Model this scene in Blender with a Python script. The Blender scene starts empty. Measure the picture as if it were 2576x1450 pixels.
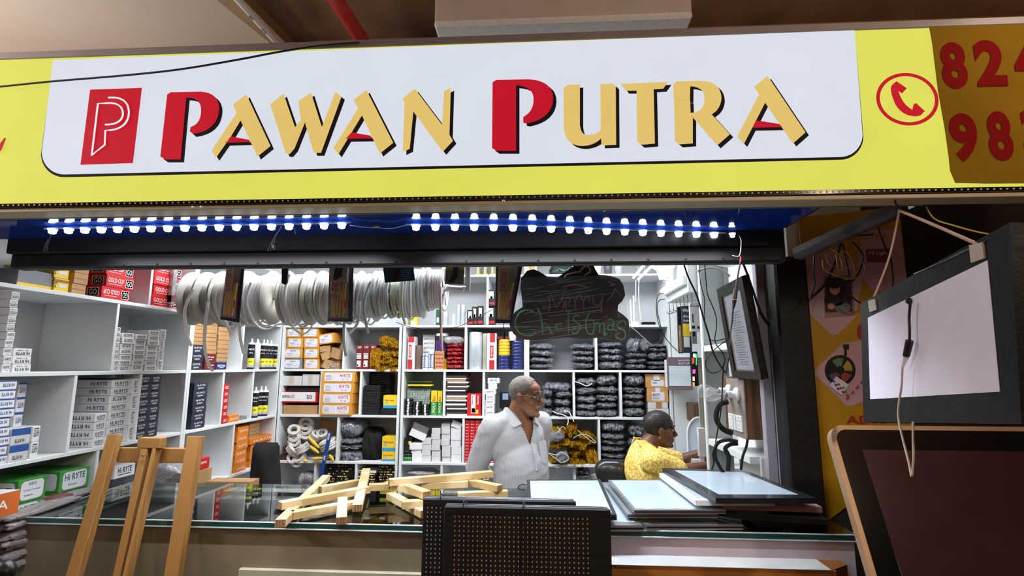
import bpy, bmesh, math, random
from mathutils import Vector, Matrix, noise
from math import sin, cos, pi, radians
SC = bpy.context.scene
COL = SC.collection
rnd = random.Random(7)
# ---------------------------------------------------------------- camera, world, lights, exposure
FPX = 1320.0; YAW = .0610366; PIT = .1470665; ROL = .0027888
CAM = Vector((0, 0, 1.6))
_f = Vector((-sin(YAW)*cos(PIT), cos(YAW)*cos(PIT), sin(PIT)))
_r0 = Vector((cos(YAW), sin(YAW), 0)); _u0 = _r0.cross(_f)
_r = cos(ROL)*_r0 + sin(ROL)*_u0; _u = cos(ROL)*_u0 - sin(ROL)*_r0
cd = bpy.data.cameras.new('camera'); cam = bpy.data.objects.new('camera', cd); COL.objects.link(cam)
cd.sensor_width = 36; cd.lens = 36*FPX/2576; cd.clip_start = .02; cd.clip_end = 60
cam.matrix_world = Matrix(((_r.x, _u.x, -_f.x, 0), (_r.y, _u.y, -_f.y, 0), (_r.z, _u.z, -_f.z, CAM.z), (0, 0, 0, 1)))
SC.camera = cam
vs = SC.view_settings; vs.view_transform = 'Standard'; vs.look = 'None'; vs.gamma = 1; vs.use_curve_mapping = False
vs.exposure = 0.0
SC.cycles.use_denoising = True
SC.cycles.max_bounces = 8; SC.cycles.transparent_max_bounces = 12; SC.cycles.sample_clamp_indirect = 4
SC.cycles.caustics_reflective = False; SC.cycles.caustics_refractive = False
W = bpy.data.worlds.new('night_street'); SC.world = W; W.use_nodes = True
W.node_tree.nodes['Background'].inputs[0].default_value = (.30, .22, .15, 1)
W.node_tree.nodes['Background'].inputs[1].default_value = .12
def area(name, loc, rot, sx, sy, power, col=(1, 1, 1)):
    l = bpy.data.lights.new(name, 'AREA'); l.shape = 'RECTANGLE'; l.size = sx; l.size_y = sy; l.energy = power; l.color = col
    o = bpy.data.objects.new(name, l); COL.objects.link(o); o.location = loc; o.rotation_euler = rot; return o
area('shop_ceiling_light', (-1.0, 3.2, 2.66), (0, 0, 0), 2.2, .6, 74, (.93, .97, 1))
area('shop_ceiling_light_rear', (.45, 3.55, 2.66), (0, 0, 0), .9, .5, 26, (.93, .97, 1))
area('canopy_strip_light', (-1.2, 1.87, 2.07), (radians(12), 0, 0), 1.1, .015, 12, (.88, .95, 1)).data.spread = radians(125)
area('canopy_strip_light_right', (.15, 1.87, 2.07), (radians(12), 0, 0), 1.1, .015, 12, (.88, .95, 1)).data.spread = radians(125)
area('passage_lamp', (.3, -1.6, 3.0), (radians(-8), 0, 0), 1.6, .6, 16, (1, .84, .66))
def bulb(name, loc, power, col, r=.12):
    l = bpy.data.lights.new(name, 'POINT'); l.energy = power; l.color = col; l.shadow_soft_size = r
    o = bpy.data.objects.new(name, l); COL.objects.link(o); o.location = loc; return o
bulb('passage_fill_left', (-2.1, .5, 2.05), 6, (1, .93, .9))  # added fill from low in front, lifts the left ceiling
bulb('soffit_fill_left', (-3.1, 1.15, 2.6), 115, (1, .94, .9), .2)  # added fill that brightens the cream soffit, no fitting there
bulb('soffit_fill_right', (1.7, 1.2, 2.8), 8, (1, .8, .62), .15)  # added fill for the brown ceiling and the air unit
bulb('passage_fill_centre', (.9, .45, 2.3), 13, (1, .82, .68))  # added fill over the passage, no lamp hangs here
bulb('passage_fill_rear', (-1.2, -1.6, 2.7), 14, (1, .88, .74))  # added fill from behind the camera
bulb('passage_fill_right', (2.0, -.6, 2.7), 55, (1, .74, .5))  # added fill for the dark right side of the passage
# ---------------------------------------------------------------- pixel rays of the photograph -> points at real depths
def ray(x, y): return _r*((x-1288)/FPX) - _u*((y-725)/FPX) + _f
def onY(x, y, v): d = ray(x, y); return CAM + d*((v-CAM.y)/d.y)
def onX(x, y, v): d = ray(x, y); return CAM + d*((v-CAM.x)/d.x)
def onZ(x, y, v): d = ray(x, y); return CAM + d*((v-CAM.z)/d.z)
CR = {1: (0, 0, 1.9815), 2: (1276, 0, 1.9815), 3: (0, 660, 4.8333), 4: (0, 920, 4.8333), 5: (440, 660, 4.8333), 6: (440, 920, 4.5313),
      7: (860, 660, 4.8333), 8: (860, 920, 4.5313), 11: (1260, 640, 4.8333), 12: (1180, 920, 4.5306), 13: (1480, 920, 4.531),
      14: (1640, 640, 4.8333), 15: (0, 1150, 3.903), 16: (600, 1150, 3.903), 17: (1200, 1150, 2.576), 18: (1976, 480, 1.495), 0: (0, 0, 1)}
def K(c, x, y): a = CR[c]; return a[0]+x/a[2], a[1]+y/a[2]
# ---------------------------------------------------------------- materials
def lin(c):
    return tuple(((v/255)/12.92 if v/255 <= .04045 else ((v/255+.055)/1.055)**2.4) for v in c)
MATS = {}
def mat(name, rgb, rough=.55, metal=0, var=.08, scale=8, bump=0, bscale=60, emis=0, alpha=1, trans=0, coat=0, spec=.5, rgb2=None, tex='noise', stretch=None, ior=1.45):
    if name in MATS: return MATS[name]
    m = bpy.data.materials.new(name); m.use_nodes = True; nt = m.node_tree; N = nt.nodes; L = nt.links
    b = N['Principled BSDF']; c = lin(rgb)
    tc = N.new('ShaderNodeTexCoord'); mp = N.new('ShaderNodeMapping'); L.new(tc.outputs['Object'], mp.inputs[0])
    if stretch: mp.inputs['Scale'].default_value = stretch
    if tex == 'wave':
        t = N.new('ShaderNodeTexWave'); t.inputs['Scale'].default_value = scale; t.inputs['Distortion'].default_value = 5; t.inputs['Detail'].default_value = 2; t.inputs['Detail Scale'].default_value = 1.2
    elif tex == 'voronoi':
        t = N.new('ShaderNodeTexVoronoi'); t.inputs['Scale'].default_value = scale
    else:
        t = N.new('ShaderNodeTexNoise'); t.inputs['Scale'].default_value = scale; t.inputs['Detail'].default_value = 4
    L.new(mp.outputs[0], t.inputs[0])
    r = N.new('ShaderNodeValToRGB'); L.new(t.outputs['Distance' if tex == 'voronoi' else ('Fac' if 'Fac' in t.outputs else 0)], r.inputs[0])
    c2 = lin(rgb2) if rgb2 else tuple(v*(1-var*2) for v in c); c1 = c if rgb2 else tuple(min(1, v*(1+var)) for v in c)
    r.color_ramp.elements[0].color = (*c2, 1); r.color_ramp.elements[1].color = (*c1, 1)
    r.color_ramp.elements[0].position = .3; r.color_ramp.elements[1].position = .7
    L.new(r.outputs[0], b.inputs['Base Color'])
    b.inputs['Roughness'].default_value = rough; b.inputs['Metallic'].default_value = metal; b.inputs['Specular IOR Level'].default_value = spec
    b.inputs['Alpha'].default_value = alpha; b.inputs['Transmission Weight'].default_value = trans; b.inputs['Coat Weight'].default_value = coat; b.inputs['IOR'].default_value = ior
    if emis:
        L.new(r.outputs[0], b.inputs['Emission Color']); b.inputs['Emission Strength'].default_value = emis
    if bump:
        n2 = N.new('ShaderNodeTexNoise'); n2.inputs['Scale'].default_value = bscale; n2.inputs['Detail'].default_value = 3; L.new(mp.outputs[0], n2.inputs[0])
        bp = N.new('ShaderNodeBump'); bp.inputs['Strength'].default_value = bump; bp.inputs['Distance'].default_value = .01 if bump < 1 else .032
        L.new(n2.outputs[0], bp.inputs['Height']); L.new(bp.outputs[0], b.inputs['Normal'])
    MATS[name] = m; return m
def glow(name, rgb, st):      # lit vinyl / lamps: gives off light
    if name in MATS: return MATS[name]
    m = mat(name, rgb, .45, var=.015, scale=5); b = m.node_tree.nodes['Principled BSDF']
    L = m.node_tree.links; src = b.inputs['Base Color'].links[0].from_socket
    mx = m.node_tree.nodes.new('ShaderNodeMix'); mx.data_type = 'RGBA'; mx.inputs[0].default_value = .93; b.inputs['Specular IOR Level'].default_value = .12; b.inputs['Roughness'].default_value = .75; mx.inputs[7].default_value = (0, 0, 0, 1)
    L.new(src, mx.inputs[6]); L.new(mx.outputs[2], b.inputs['Base Color']); L.new(src, b.inputs['Emission Color']); b.inputs['Emission Strength'].default_value = st
    return m
def thin(name, rgb, rough=.08, a=.2, bump=0, bscale=30):   # clear film or pane
    return mat(name, rgb, rough, alpha=a, bump=bump, bscale=bscale, var=.03, coat=.6)
# ---------------------------------------------------------------- mesh builder
class MB:
    def __init__(s): s.v = []; s.f = []; s.m = []; s.sm = []
    def add(s, vs_, fs, mi=0, M=None, smooth=False):
        o = len(s.v); s.v += [tuple((M @ Vector(v)) if M else v) for v in vs_]
        for f in fs: s.f.append(tuple(i+o for i in f)); s.m.append(mi); s.sm.append(smooth)
        return s
    def box(s, x0, x1, y0, y1, z0, z1, mi=0, c=.0015, M=None):
        if x0 > x1: x0, x1 = x1, x0
        if y0 > y1: y0, y1 = y1, y0
        if z0 > z1: z0, z1 = z1, z0
        c = min(c, (x1-x0)*.3, (y1-y0)*.3, (z1-z0)*.3)
        X = (x0, x1); Y = (y0, y1); Z = (z0, z1); vs_ = []; ix = {}
        for i in (0, 1):
            for j in (0, 1):
                for k in (0, 1):
                    a = (c if i == 0 else -c, c if j == 0 else -c, c if k == 0 else -c)
                    for t in range(3):
                        p = [X[i]+a[0], Y[j]+a[1], Z[k]+a[2]]; p[t] = (X[i], Y[j], Z[k])[t]
                        ix[i, j, k, t] = len(vs_); vs_.append(tuple(p))
        F = []
        for i in (0, 1):
            q = [ix[i, 0, 0, 0], ix[i, 1, 0, 0], ix[i, 1, 1, 0], ix[i, 0, 1, 0]]; F.append(q if i else q[::-1])
            q = [ix[0, i, 0, 1], ix[0, i, 1, 1], ix[1, i, 1, 1], ix[1, i, 0, 1]]; F.append(q if i else q[::-1])
            q = [ix[0, 0, i, 2], ix[1, 0, i, 2], ix[1, 1, i, 2], ix[0, 1, i, 2]]; F.append(q if i else q[::-1])
        for a in (0, 1):
            for b in (0, 1):
                q = [ix[a, b, 0, 0], ix[a, b, 1, 0], ix[a, b, 1, 1], ix[a, b, 0, 1]]; F.append(q[::-1] if a == b else q)
                q = [ix[a, 0, b, 0], ix[a, 0, b, 2], ix[a, 1, b, 2], ix[a, 1, b, 0]]; F.append(q if a == b else q[::-1])
                q = [ix[0, a, b, 1], ix[1, a, b, 1], ix[1, a, b, 2], ix[0, a, b, 2]]; F.append(q if a == b else q[::-1])
                for k in (0, 1):
                    q = [ix[a, b, k, 0], ix[a, b, k, 1], ix[a, b, k, 2]]; F.append(q if (a+b+k) % 2 else q[::-1])
        return s.add(vs_, F, mi, M)
    def cyl(s, p0, p1, r0, r1=None, n=16, mi=0, caps=True):
        r1 = r0 if r1 is None else r1; p0 = Vector(p0); p1 = Vector(p1); d = (p1-p0).normalized()
        a = d.orthogonal().normalized(); b = d.cross(a); vs_ = []
        for p, r in ((p0, r0), (p1, r1)):
            for i in range(n): t = 2*pi*i/n; vs_.append(p+a*(r*cos(t))+b*(r*sin(t)))
        s.add(vs_, [(i, (i+1) % n, n+(i+1) % n, n+i) for i in range(n)], mi, smooth=True)
        if caps: s.add(vs_, [tuple(range(n))[::-1], tuple(range(n, 2*n))], mi)
        return s
    def tube(s, pts, r, n=8, mi=0, closed=False, sy=1.0):
        P = [Vector(p) for p in pts]; m = len(P); vs_ = []; ref = None
        for i, p in enumerate(P):
            d = (P[(i+1) % m if closed else min(i+1, m-1)]-P[i-1 if (closed or i) else 0])
            d = d.normalized() if d.length > 1e-9 else Vector((0, 0, 1))
            if ref is None: ref = d.orthogonal().normalized()
            ref = (ref-d*ref.dot(d)); ref = ref.normalized() if ref.length > 1e-6 else d.orthogonal().normalized()
            b = d.cross(ref); rr = r[i] if isinstance(r, (list, tuple)) else r
            for k in range(n): t = 2*pi*k/n; vs_.append(p+ref*(rr*cos(t))+b*(rr*sy*sin(t)))
        F = []
        for i in range(m if closed else m-1):
            for k in range(n): j = (i+1) % m; F.append((i*n+k, i*n+(k+1) % n, j*n+(k+1) % n, j*n+k))
        s.add(vs_, F, mi, smooth=True)
        if not closed: s.add(vs_[:n]+vs_[-n:], [tuple(range(n))[::-1], tuple(range(n, 2*n))], mi)
        return s
    def lathe(s, prof, n=24, mi=0, M=None, ax='z'):
        vs_ = []
        for r, h in prof:
            for i in range(n):
                t = 2*pi*i/n; c_, s_ = r*cos(t), r*sin(t)
                vs_.append((c_, s_, h) if ax == 'z' else ((h, c_, s_) if ax == 'x' else (s_, h, c_)))
        F = [(j*n+i, j*n+(i+1) % n, (j+1)*n+(i+1) % n, (j+1)*n+i) for j in range(len(prof)-1) for i in range(n)]
        return s.add(vs_, F, mi, M, True)
    def prism(s, pts, d, mi=0, mside=None):     # planar outline given as 3D points, extruded by vector d
        P = [Vector(p) for p in pts]; n = len(P); d = Vector(d)
        nm = Vector((0, 0, 0))
        for i in range(n): nm += (P[i]-P[0]).cross(P[(i+1) % n]-P[0])
        if nm.dot(d) > 0: P = P[::-1]
        s.add(P+[p+d for p in P], [tuple(range(n))], mi)
        s.add([p+d for p in P], [tuple(range(n))[::-1]], mi)
        s.add(P+[p+d for p in P], [(i, i+n, (i+1) % n+n, (i+1) % n) for i in range(n)], mi if mside is None else mside)
        return s
    def quad(s, a, b, c, d, mi=0): return s.add([a, b, c, d], [(0, 1, 2, 3)], mi)
    def ell(s, c, r, mi=0, n=12, M=None, e=1.0):
        vs_ = []; c = Vector(c)
        def sg(v): return math.copysign(abs(v)**e, v)
        for j in range(n+1):
            a = -pi/2+pi*j/n
            for i in range(2*n): t = pi*i/n; vs_.append(c+Vector((r[0]*sg(cos(a))*sg(cos(t)), r[1]*sg(cos(a))*sg(sin(t)), r[2]*sg(sin(a)))))
        k = 2*n
        return s.add(vs_, [(j*k+i, j*k+(i+1) % k, (j+1)*k+(i+1) % k, (j+1)*k+i) for j in range(n) for i in range(k)], mi, M, True)
    def mesh(s, name, mats):
        me = bpy.data.meshes.new(name); me.from_pydata([tuple(v) for v in s.v], [], s.f)
        for m in (mats if isinstance(mats, (list, tuple)) else [mats]): me.materials.append(m)
        me.polygons.foreach_set('material_index', s.m); me.polygons.foreach_set('use_smooth', s.sm); me.update(); return me
    def build(s, name, mats, parent=None, origin=None):
        if origin is not None:
            o_ = Vector(origin); s.v = [tuple(Vector(v)-o_) for v in s.v]
        o = bpy.data.objects.new(name, s.mesh(name, mats)); COL.objects.link(o)
        if parent is not None: o.parent = parent; 
        if origin is not None: o.location = origin
        return o
def local(o):  # a child's mesh is in its parent's frame when its parent stands at the origin
    return o
def tag(o, label, cat, group=None, kind=None):
    if label: o['label'] = label
    if cat: o['category'] = cat
    if group: o['group'] = group
    if kind: o['kind'] = kind
    return o
def empty(name, loc=(0, 0, 0)):
    o = bpy.data.objects.new(name, None); COL.objects.link(o); o.location = loc; o.empty_display_size = .05; return o
def struct(o): o['kind'] = 'structure'; return o
class Thing:        # an Empty at the base, parts built in world coordinates and moved into its frame
    def __init__(s, name, base, label, cat, group=None):
        s.b = Vector(base); s.o = empty(name, base); tag(s.o, label, cat, group)
    def part(s, name, mb, mats, label=None, par=None):
        mb.v = [tuple(Vector(v)-s.b) for v in mb.v]
        o = bpy.data.objects.new(name, mb.mesh(name, mats)); COL.objects.link(o); o.parent = par or s.o
        if label: o['label'] = label
        return o
def solo(name, mb, mats, label, cat, group=None, base=None):
    if base is None:
        xs = [v[0] for v in mb.v]; ys = [v[1] for v in mb.v]; zs = [v[2] for v in mb.v]
        base = ((min(xs)+max(xs))/2, (min(ys)+max(ys))/2, min(zs))
    b = Vector(base); mb.v = [tuple(Vector(v)-b) for v in mb.v]
    o = bpy.data.objects.new(name, mb.mesh(name, mats)); COL.objects.link(o); o.location = b
    return tag(o, label, cat, group)
# lettering from the built-in font, cached
_TX = {}
def txt(s, bold=0):
    if (s, bold) in _TX: return _TX[s, bold]
    cu = bpy.data.curves.new('t', 'FONT'); cu.body = s; cu.size = 1; cu.resolution_u = 10 if bold > .03 else 2; cu.offset = bold
    o = bpy.data.objects.new('t', cu); COL.objects.link(o)
    me = bpy.data.meshes.new_from_object(o.evaluated_get(bpy.context.evaluated_depsgraph_get()))
    V = [v.co.copy() for v in me.vertices]; F = [tuple(p.vertices) for p in me.polygons]
    bpy.data.objects.remove(o); bpy.data.meshes.remove(me)
    if V:
        x0 = min(v.x for v in V); x1 = max(v.x for v in V); y0 = min(v.y for v in V); y1 = max(v.y for v in V)
        V = [((v.x-x0)/(x1-x0)-.5, (v.y-y0)/(y1-y0)-.5) for v in V]
    _TX[s, bold] = (V, F); return V, F
def put_text(mb, s, c, U, V, mi, bold=.012):   # c centre, U half... full width vector, V full height vector
    v, f = txt(s, bold); c = Vector(c); U = Vector(U); V = Vector(V)
    mb.add([c+U*a+V*b for a, b in v], f, mi)
def cat_pts(P, n=6):   # smooth curve through points
    P = [Vector(p) for p in P]; out = []
    for i in range(len(P)-1):
        p0 = P[max(i-1, 0)]; p1 = P[i]; p2 = P[i+1]; p3 = P[min(i+2, len(P)-1)]
        for k in range(n):
            t = k/n; out.append(.5*((2*p1)+(p2-p0)*t+(2*p0-5*p1+4*p2-p3)*t*t+(3*p1-p0-3*p2+p3)*t**3))
    out.append(P[-1]); return out
def ordn(k, n):   # k = 0 lowest
    if n == 1: return 'only one'
    if k == 0: return 'lowest'
    if k == n-1: return 'topmost'
    return ['', 'second', 'third', 'fourth', 'fifth', 'sixth', 'seventh', 'eighth', 'ninth', 'tenth', 'eleventh', 'twelfth', 'thirteenth', 'fourteenth', 'fifteenth', 'sixteenth', 'seventeenth', 'eighteenth', 'nineteenth', 'twentieth', 'twenty-first', 'twenty-second', 'twenty-third'][k]+' from the bottom'
# ---------------------------------------------------------------- colours
WHITE = mat('white_laminate', (222, 226, 228), .45, var=.04, scale=4, bump=.05)
WHITE2 = mat('grey_laminate_lining', (196, 198, 202), .55, var=.05, scale=3)
WALLM = mat('white_wall_paint', (226, 231, 234), .6, var=.04, scale=3, bump=.1, bscale=30)
DARK = mat('sooty_black_steel', (14, 13, 15), .6, .0, var=.3, scale=9, bump=.25, bscale=25, rgb2=(8, 7, 8))
PURP = mat('dark_plum_steel', (22, 18, 23), .6, .0, var=.2, scale=6)
BEIGE = mat('beige_laminate', (132, 120, 98), .45, var=.07, scale=5, rgb2=(116, 105, 84), bump=.04)
BLACK = mat('black_plastic', (16, 16, 18), .35, var=.1)
BLKG = mat('black_gloss', (12, 12, 14), .12, var=.1, coat=.5)
INK = mat('navy_ink', (38, 42, 70), .6, var=.02)
INKB = mat('black_ink', (24, 22, 24), .6, var=.02)
REDI = mat('red_ink', (178, 28, 36), .5, var=.03)
CARD = mat('white_carton', (226, 226, 228), .55, var=.04, scale=12)
CARDG = mat('pale_grey_carton', (206, 204, 206), .6, var=.05, scale=14)
KRAFT = mat('kraft_cardboard', (176, 136, 92), .75, var=.1, scale=10)
ORAN = mat('orange_carton', (208, 146, 56), .6, var=.06, scale=10)
ORAN2 = mat('bright_orange_carton', (222, 128, 40), .55, var=.06, scale=10)
LABEL = mat('paper_label', (216, 214, 224), .6, var=.03, scale=12)
REDC = mat('red_carton', (196, 32, 40), .4, var=.07, scale=10)
MAROON = mat('maroon_carton', (110, 28, 32), .45, var=.08)
NAVY = mat('navy_carton', (38, 46, 66), .45, var=.1)
BLUEC = mat('blue_print', (40, 84, 152), .45, var=.05)
GREEN = mat('green_carton', (62, 140, 60), .45, var=.06)
YELL = mat('yellow_carton', (236, 200, 40), .45, var=.05)
CYAN = mat('sky_blue_print', (60, 150, 200), .45, var=.05)
STEEL = mat('galvanised_steel', (190, 192, 194), .35, .8, var=.12, scale=30, bump=.1)
ALU = mat('brushed_aluminium', (196, 200, 206), .3, .85, var=.05, scale=20)
WPLAS = mat('white_plastic', (236, 238, 238), .3, var=.02)
FLANGE = mat('pale_reel_board', (208, 205, 198), .7, var=.04, scale=6)
WOOD = mat('pine_batten', (214, 180, 122), .6, tex='wave', scale=9, stretch=(1, .12, 1), rgb2=(176, 136, 84), bump=.08)
WOODX = mat('pine_batten_x', (232, 206, 160), .6, tex='wave', scale=9, stretch=(.12, 1, 1), rgb2=(204, 170, 118), bump=.08)
WOODZ = mat('pine_batten_z', (168, 122, 66), .6, tex='wave', scale=34, stretch=(1.4, 1.4, .06), rgb2=(148, 104, 54), bump=.08)
ENDG = mat('pine_end_grain', (178, 132, 92), .8, tex='wave', scale=30, rgb2=(140, 98, 62))
# ================================================================ THE SETTING
YB, XL, XR = 4.3, -2.2, 1.15
Z0, Z1, Z2, Z3, Z4 = 2.343, 1.922, 1.558, 1.188, .822
def S(name, mb, m): return struct(mb.build(name, m))
S('floor', MB().box(-6, 5, -4, 6, -.1, 0, c=0), mat('grey_stone_floor', (120, 112, 104), .4, var=.1, scale=2, bump=.05))
S('wall_left', MB().box(-2.72, -2.62, 2.3, 4.8, 0, 2.7, c=0), WALLM)
S('wall_back', MB().box(-2.72, 1.55, 4.68, 4.8, 0, 2.7, c=0), WALLM)
S('wall_right', MB().box(1.15, 1.25, 2.5, 3.3, 0, 2.7, c=0), WALLM); S('wall_right_rear', MB().box(1.4, 1.55, 3.42, 4.68, 0, 2.7, c=0), WALLM); S('wall_right_column', MB().box(1.02, 1.4, 4.3, 4.68, 0, 2.7, c=0), WALLM); S('trim_14', MB().box(1.25, 1.4, 3.42, 3.5, 0, 2.7, c=0), WALLM)
S('ceiling', MB().box(-2.62, 1.4, 2.46, 4.68, 2.7, 2.8, c=0), WALLM)
# shop front steelwork
LY = 1.97; BZ = 2.108
zl0 = onY(1000, 668, LY+.04).z; zl1_ = onY(1000, 627, LY).z
S('trim_1', MB().box(-2.195, onY(1990, 650, LY).x, LY+.04, LY+.09, zl0, 2.75, c=.002), DARK)
S('trim_2', MB().box(-2.195, onY(1935, 615, LY).x, LY, LY+.04, zl1_, BZ+.08, c=.004)
.box(-2.195, onY(1980, 660, LY).x, LY+.025, LY+.04, zl0+.002, zl1_, c=.004), PURP)
mb = MB()
for i in range(22): mb.ell((-2.12+i*.14, LY+.024, zl0+.012), (.005, .003, .005), n=5)
S('trim_3', mb, DARK)
mb = MB().box(1.055, 1.2, 2.43, 2.53, 0, 2.1, c=.01)
S('trim_4', mb, DARK)
# white aluminium jamb beside the pillar
S('trim_5', MB().box(1.02, 1.065, 2.56, 2.6, 0, 2.5, c=.003).box(1.068, 1.09, 2.56, 2.6, 0, 2.5, c=.003).box(1.092, 1.15, 2.56, 2.6, 0, 2.5, c=.003), mat('lilac_grey_aluminium', (176, 174, 186), .4, .2, var=.05))
# canopy underside : blue acrylic sheet
BLUE = mat('glossy_blue_acrylic', (14, 62, 170), .07, var=.05, scale=2, coat=.3)
S('trim_6', MB().box(-3.3, onZ(1925, 600, BZ).x, 1.68, LY+.001, BZ, BZ+.005, c=0), BLUE)
S('trim_7', MB().box(-3.3, onZ(1925, 600, BZ).x+.02, 1.68, LY, BZ+.006, BZ+.08, c=0), DARK)
# slanted side arm of the canopy, right
a = onY(2275, 520, 1.75); b = onY(2005, 640, 2.1)
mb = MB(); mb.tube([a, b], .03, 4, 0)
S('trim_8', mb, mat('grime_grey_steel', (88, 80, 78), .6, .3, var=.3, scale=12))
# passage ceiling above the sign and dark building wall behind
CREAM = mat('cream_soffit_panel', (206, 192, 178), .7, var=.04, scale=1.5)
BRN = mat('brown_soffit', (134, 100, 72), .8, var=.15, scale=4, bump=.2)
BRN2 = mat('tan_beam_paint', (168, 140, 104), .75, var=.1, scale=5)
zc = 3.25
A = [onZ(x, y, zc) for x, y in ((545, 0), (690, 118))]
xa = A[0].x
ze = .97
mb = MB()
mb.prism([(A[0].x+(A[0].x-A[1].x)*8, A[0].y+(A[0].y-A[1].y)*8, zc), (A[1].x+(A[1].x-A[0].x)*3, A[1].y+(A[1].y-A[0].y)*3, zc), (-7, 3.2, zc), (-7, -1, zc)], (0, 0, .05))
S('ceiling_left', mb, CREAM)
S('ceiling_passage', MB().box(-7, 6, -4, 3.2, zc+.06, zc+.16, c=0), BRN)
S('trim_13', MB().box(-7, 6, 2.5, 2.6, 2.75, zc+.06, c=0), BRN)
S('wall_street_left', MB().box(-4.6, -4.5, -4, 2.6, 0, zc+.06, c=0), BRN)
S('wall_street_right', MB().box(3.2, 3.3, 1.0, 3.2, 0, zc+.06, c=0), mat('dim_violet_shopfront', (60, 40, 52), .7, var=.3, scale=6))
a = [onZ(x, y, zc) for x, y in ((545, 0), (690, 118), (722, 112), (612, 0))]
d0 = a[0]-a[1]; d1 = a[3]-a[2]
S('trim_9', MB().prism([a[0]+d0*6, a[1]-d0*2, a[2]-d1*2, a[3]+d1*6], (0, 0, .059)), BRN2)
a = onZ(598, 0, zc-.03); b = onZ(735, 150, zc-.03)
t = Thing('conduit_pipe', a, 'white plastic conduit running along the tan ceiling beam above the sign', 'pipe')
mb = MB().cyl(a+(a-b)*1.5, b, .014, mi=0); t.part('pipe', mb, WPLAS)
mb = MB()
for k, s_ in enumerate(('AK', 'DN', 'XT')):
    q = a+(b-a)*(.22+.22*k); mb = MB(); put_text(mb, s_, q+Vector((-.0, 0, -.0146)), (b-a).normalized()*.035, Vector((.014, 0, 0)), 0); t.part('printed_mark', mb, INKB)
a = onZ(845, 0, zc-.04); b = onZ(905, 92, zc-.04); d = (b-a)
mb = MB().cyl(a-d*2, b+d*.6, .034, n=20)
solo('sprinkler_pipe', mb, mat('red_pipe_paint', (190, 52, 50), .35, var=.05), 'red painted fire pipe on the brown ceiling above the sign', 'pipe')
# ================================================================ THE LIT SIGN
YS = 1.6
sg = Thing('shop_sign', (-.1, YS+.07, 2.12), 'long backlit yellow and white fascia sign reading PAWAN PUTRA above the counter', 'sign')
GW = glow('lit_white_vinyl', (222, 228, 240), .93); GY = glow('lit_yellow_vinyl', (230, 229, 98), .9); GG = glow('lit_gold_vinyl', (236, 203, 116), .88)
GR = glow('lit_red_vinyl', (206, 24, 44), .85); GK = glow('lit_black_vinyl', (28, 22, 26), .7)
GO = mat('unlit_ochre_vinyl', (132, 102, 24), .9, var=.07, scale=4, spec=.05); GRD = mat('unlit_red_print', (120, 20, 20), .9, var=.05, spec=.05)
def sp(x, y, l=0): return onY(x, y, YS-.0012*l)
x0, x1 = -2.6, onY(2640, 300, YS).x
zb = (onY(0, 515, YS).z+onY(2400, 470, YS).z)/2; zt = (onY(100, 152, YS).z+onY(2340, 66, YS).z)/2
sg.part('housing', MB().box(x0, x1+.6, YS+.004, YS+.075, zb-.004, zt+.028, c=.003), mat('sign_housing', (150, 140, 128), .5, var=.06))
sg.part('top_rail', MB().box(x0, x1+.6, YS-.006, YS+.004, zt, zt+.026, c=.002), mat('grey_sign_rail', (140, 132, 134), .45, .3, var=.06))
sg.part('yellow_face', MB().box(x0, x1, YS-.0004, YS+.0035, zb, zt, c=0), GY, 'lit yellow vinyl face')
# white field with rounded lower corners and black keyline
def rounded(xl_t, xl_b, xr_t, xr_b, yb_l, yb_r, r, l, off=0):
    pts = [K(0, *xl_t)]
    P = [xl_t]
    n = 10
    for i in range(n+1):
        a = pi - (pi/2)*i/n
        P.append((xl_b+r+r*cos(a), yb_l-r+r*sin(a)))
    for i in range(n+1):
        a = pi/2-(pi/2)*i/n
        P.append((xr_b-r+r*cos(a), yb_r-r+r*sin(a)))
    P.append(xr_t)
    return [sp(x, y, l) for x, y in P]
sg.part('keyline', MB().prism(rounded((134, 152), 103, (2150, 77), 2172, 446, 402, 58, 1), (0, .0008, 0)), GK, 'black keyline round the white field')
sg.part('white_field', MB().prism(rounded((133, 151.5), 105, (2150, 76), 2170, 439, 395, 56, 2), (0, .0008, 0)), GW, 'lit white field behind the lettering')
def curve_pts(P):   # 'c' entries: quadratic handles (x,y,'c')
    out = []; i = 0; n = len(P)
    while i < n:
        p = P[i]
        if len(p) == 3:
            a = P[i-1]; b = P[(i+1) % n]
            for k in range(1, 8): t = k/8; out.append(((1-t)**2*a[0]+2*t*(1-t)*p[0]+t*t*b[0], (1-t)**2*a[1]+2*t*(1-t)*p[1]+t*t*b[1]))
        else: out.append(p)
        i += 1
    return out
def glyph(c, P, m, nm, sh=True, l=4, off=(17, 15)):
    Q = curve_pts(P)
    o = sg.part(nm, MB().prism([sp(*K(c, x, y), l) for x, y in Q], (0, .0006, 0)), m)
    if sh: sg.part('drop_shadow', MB().prism([sp(*K(c, x+off[0], y+off[1]), 3) for x, y in Q], (0, .0006, 0)), GK, par=o)
    return o
C = 'c'
# logo block
glyph(1, [(449, 447), (707, 438), (662, 813), (401, 822)], GR, 'logo_block', sh=False)
WL = glow('lit_white_line', (244, 238, 240), 1.0)
lp = [K(1, *q) for q in curve_pts([(541, 487), (640, 478, C), (643, 560), (640, 650, C), (525, 651), (522, 722), (457, 776), (488, 517), (540, 514), (612, 512, C), (613, 568), (608, 622, C), (525, 622)])]
sg.part('logo_line', MB().tube([sp(x, y, 5) for x, y in lp], .0028, 6), WL, 'thin white monogram line')
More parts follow.
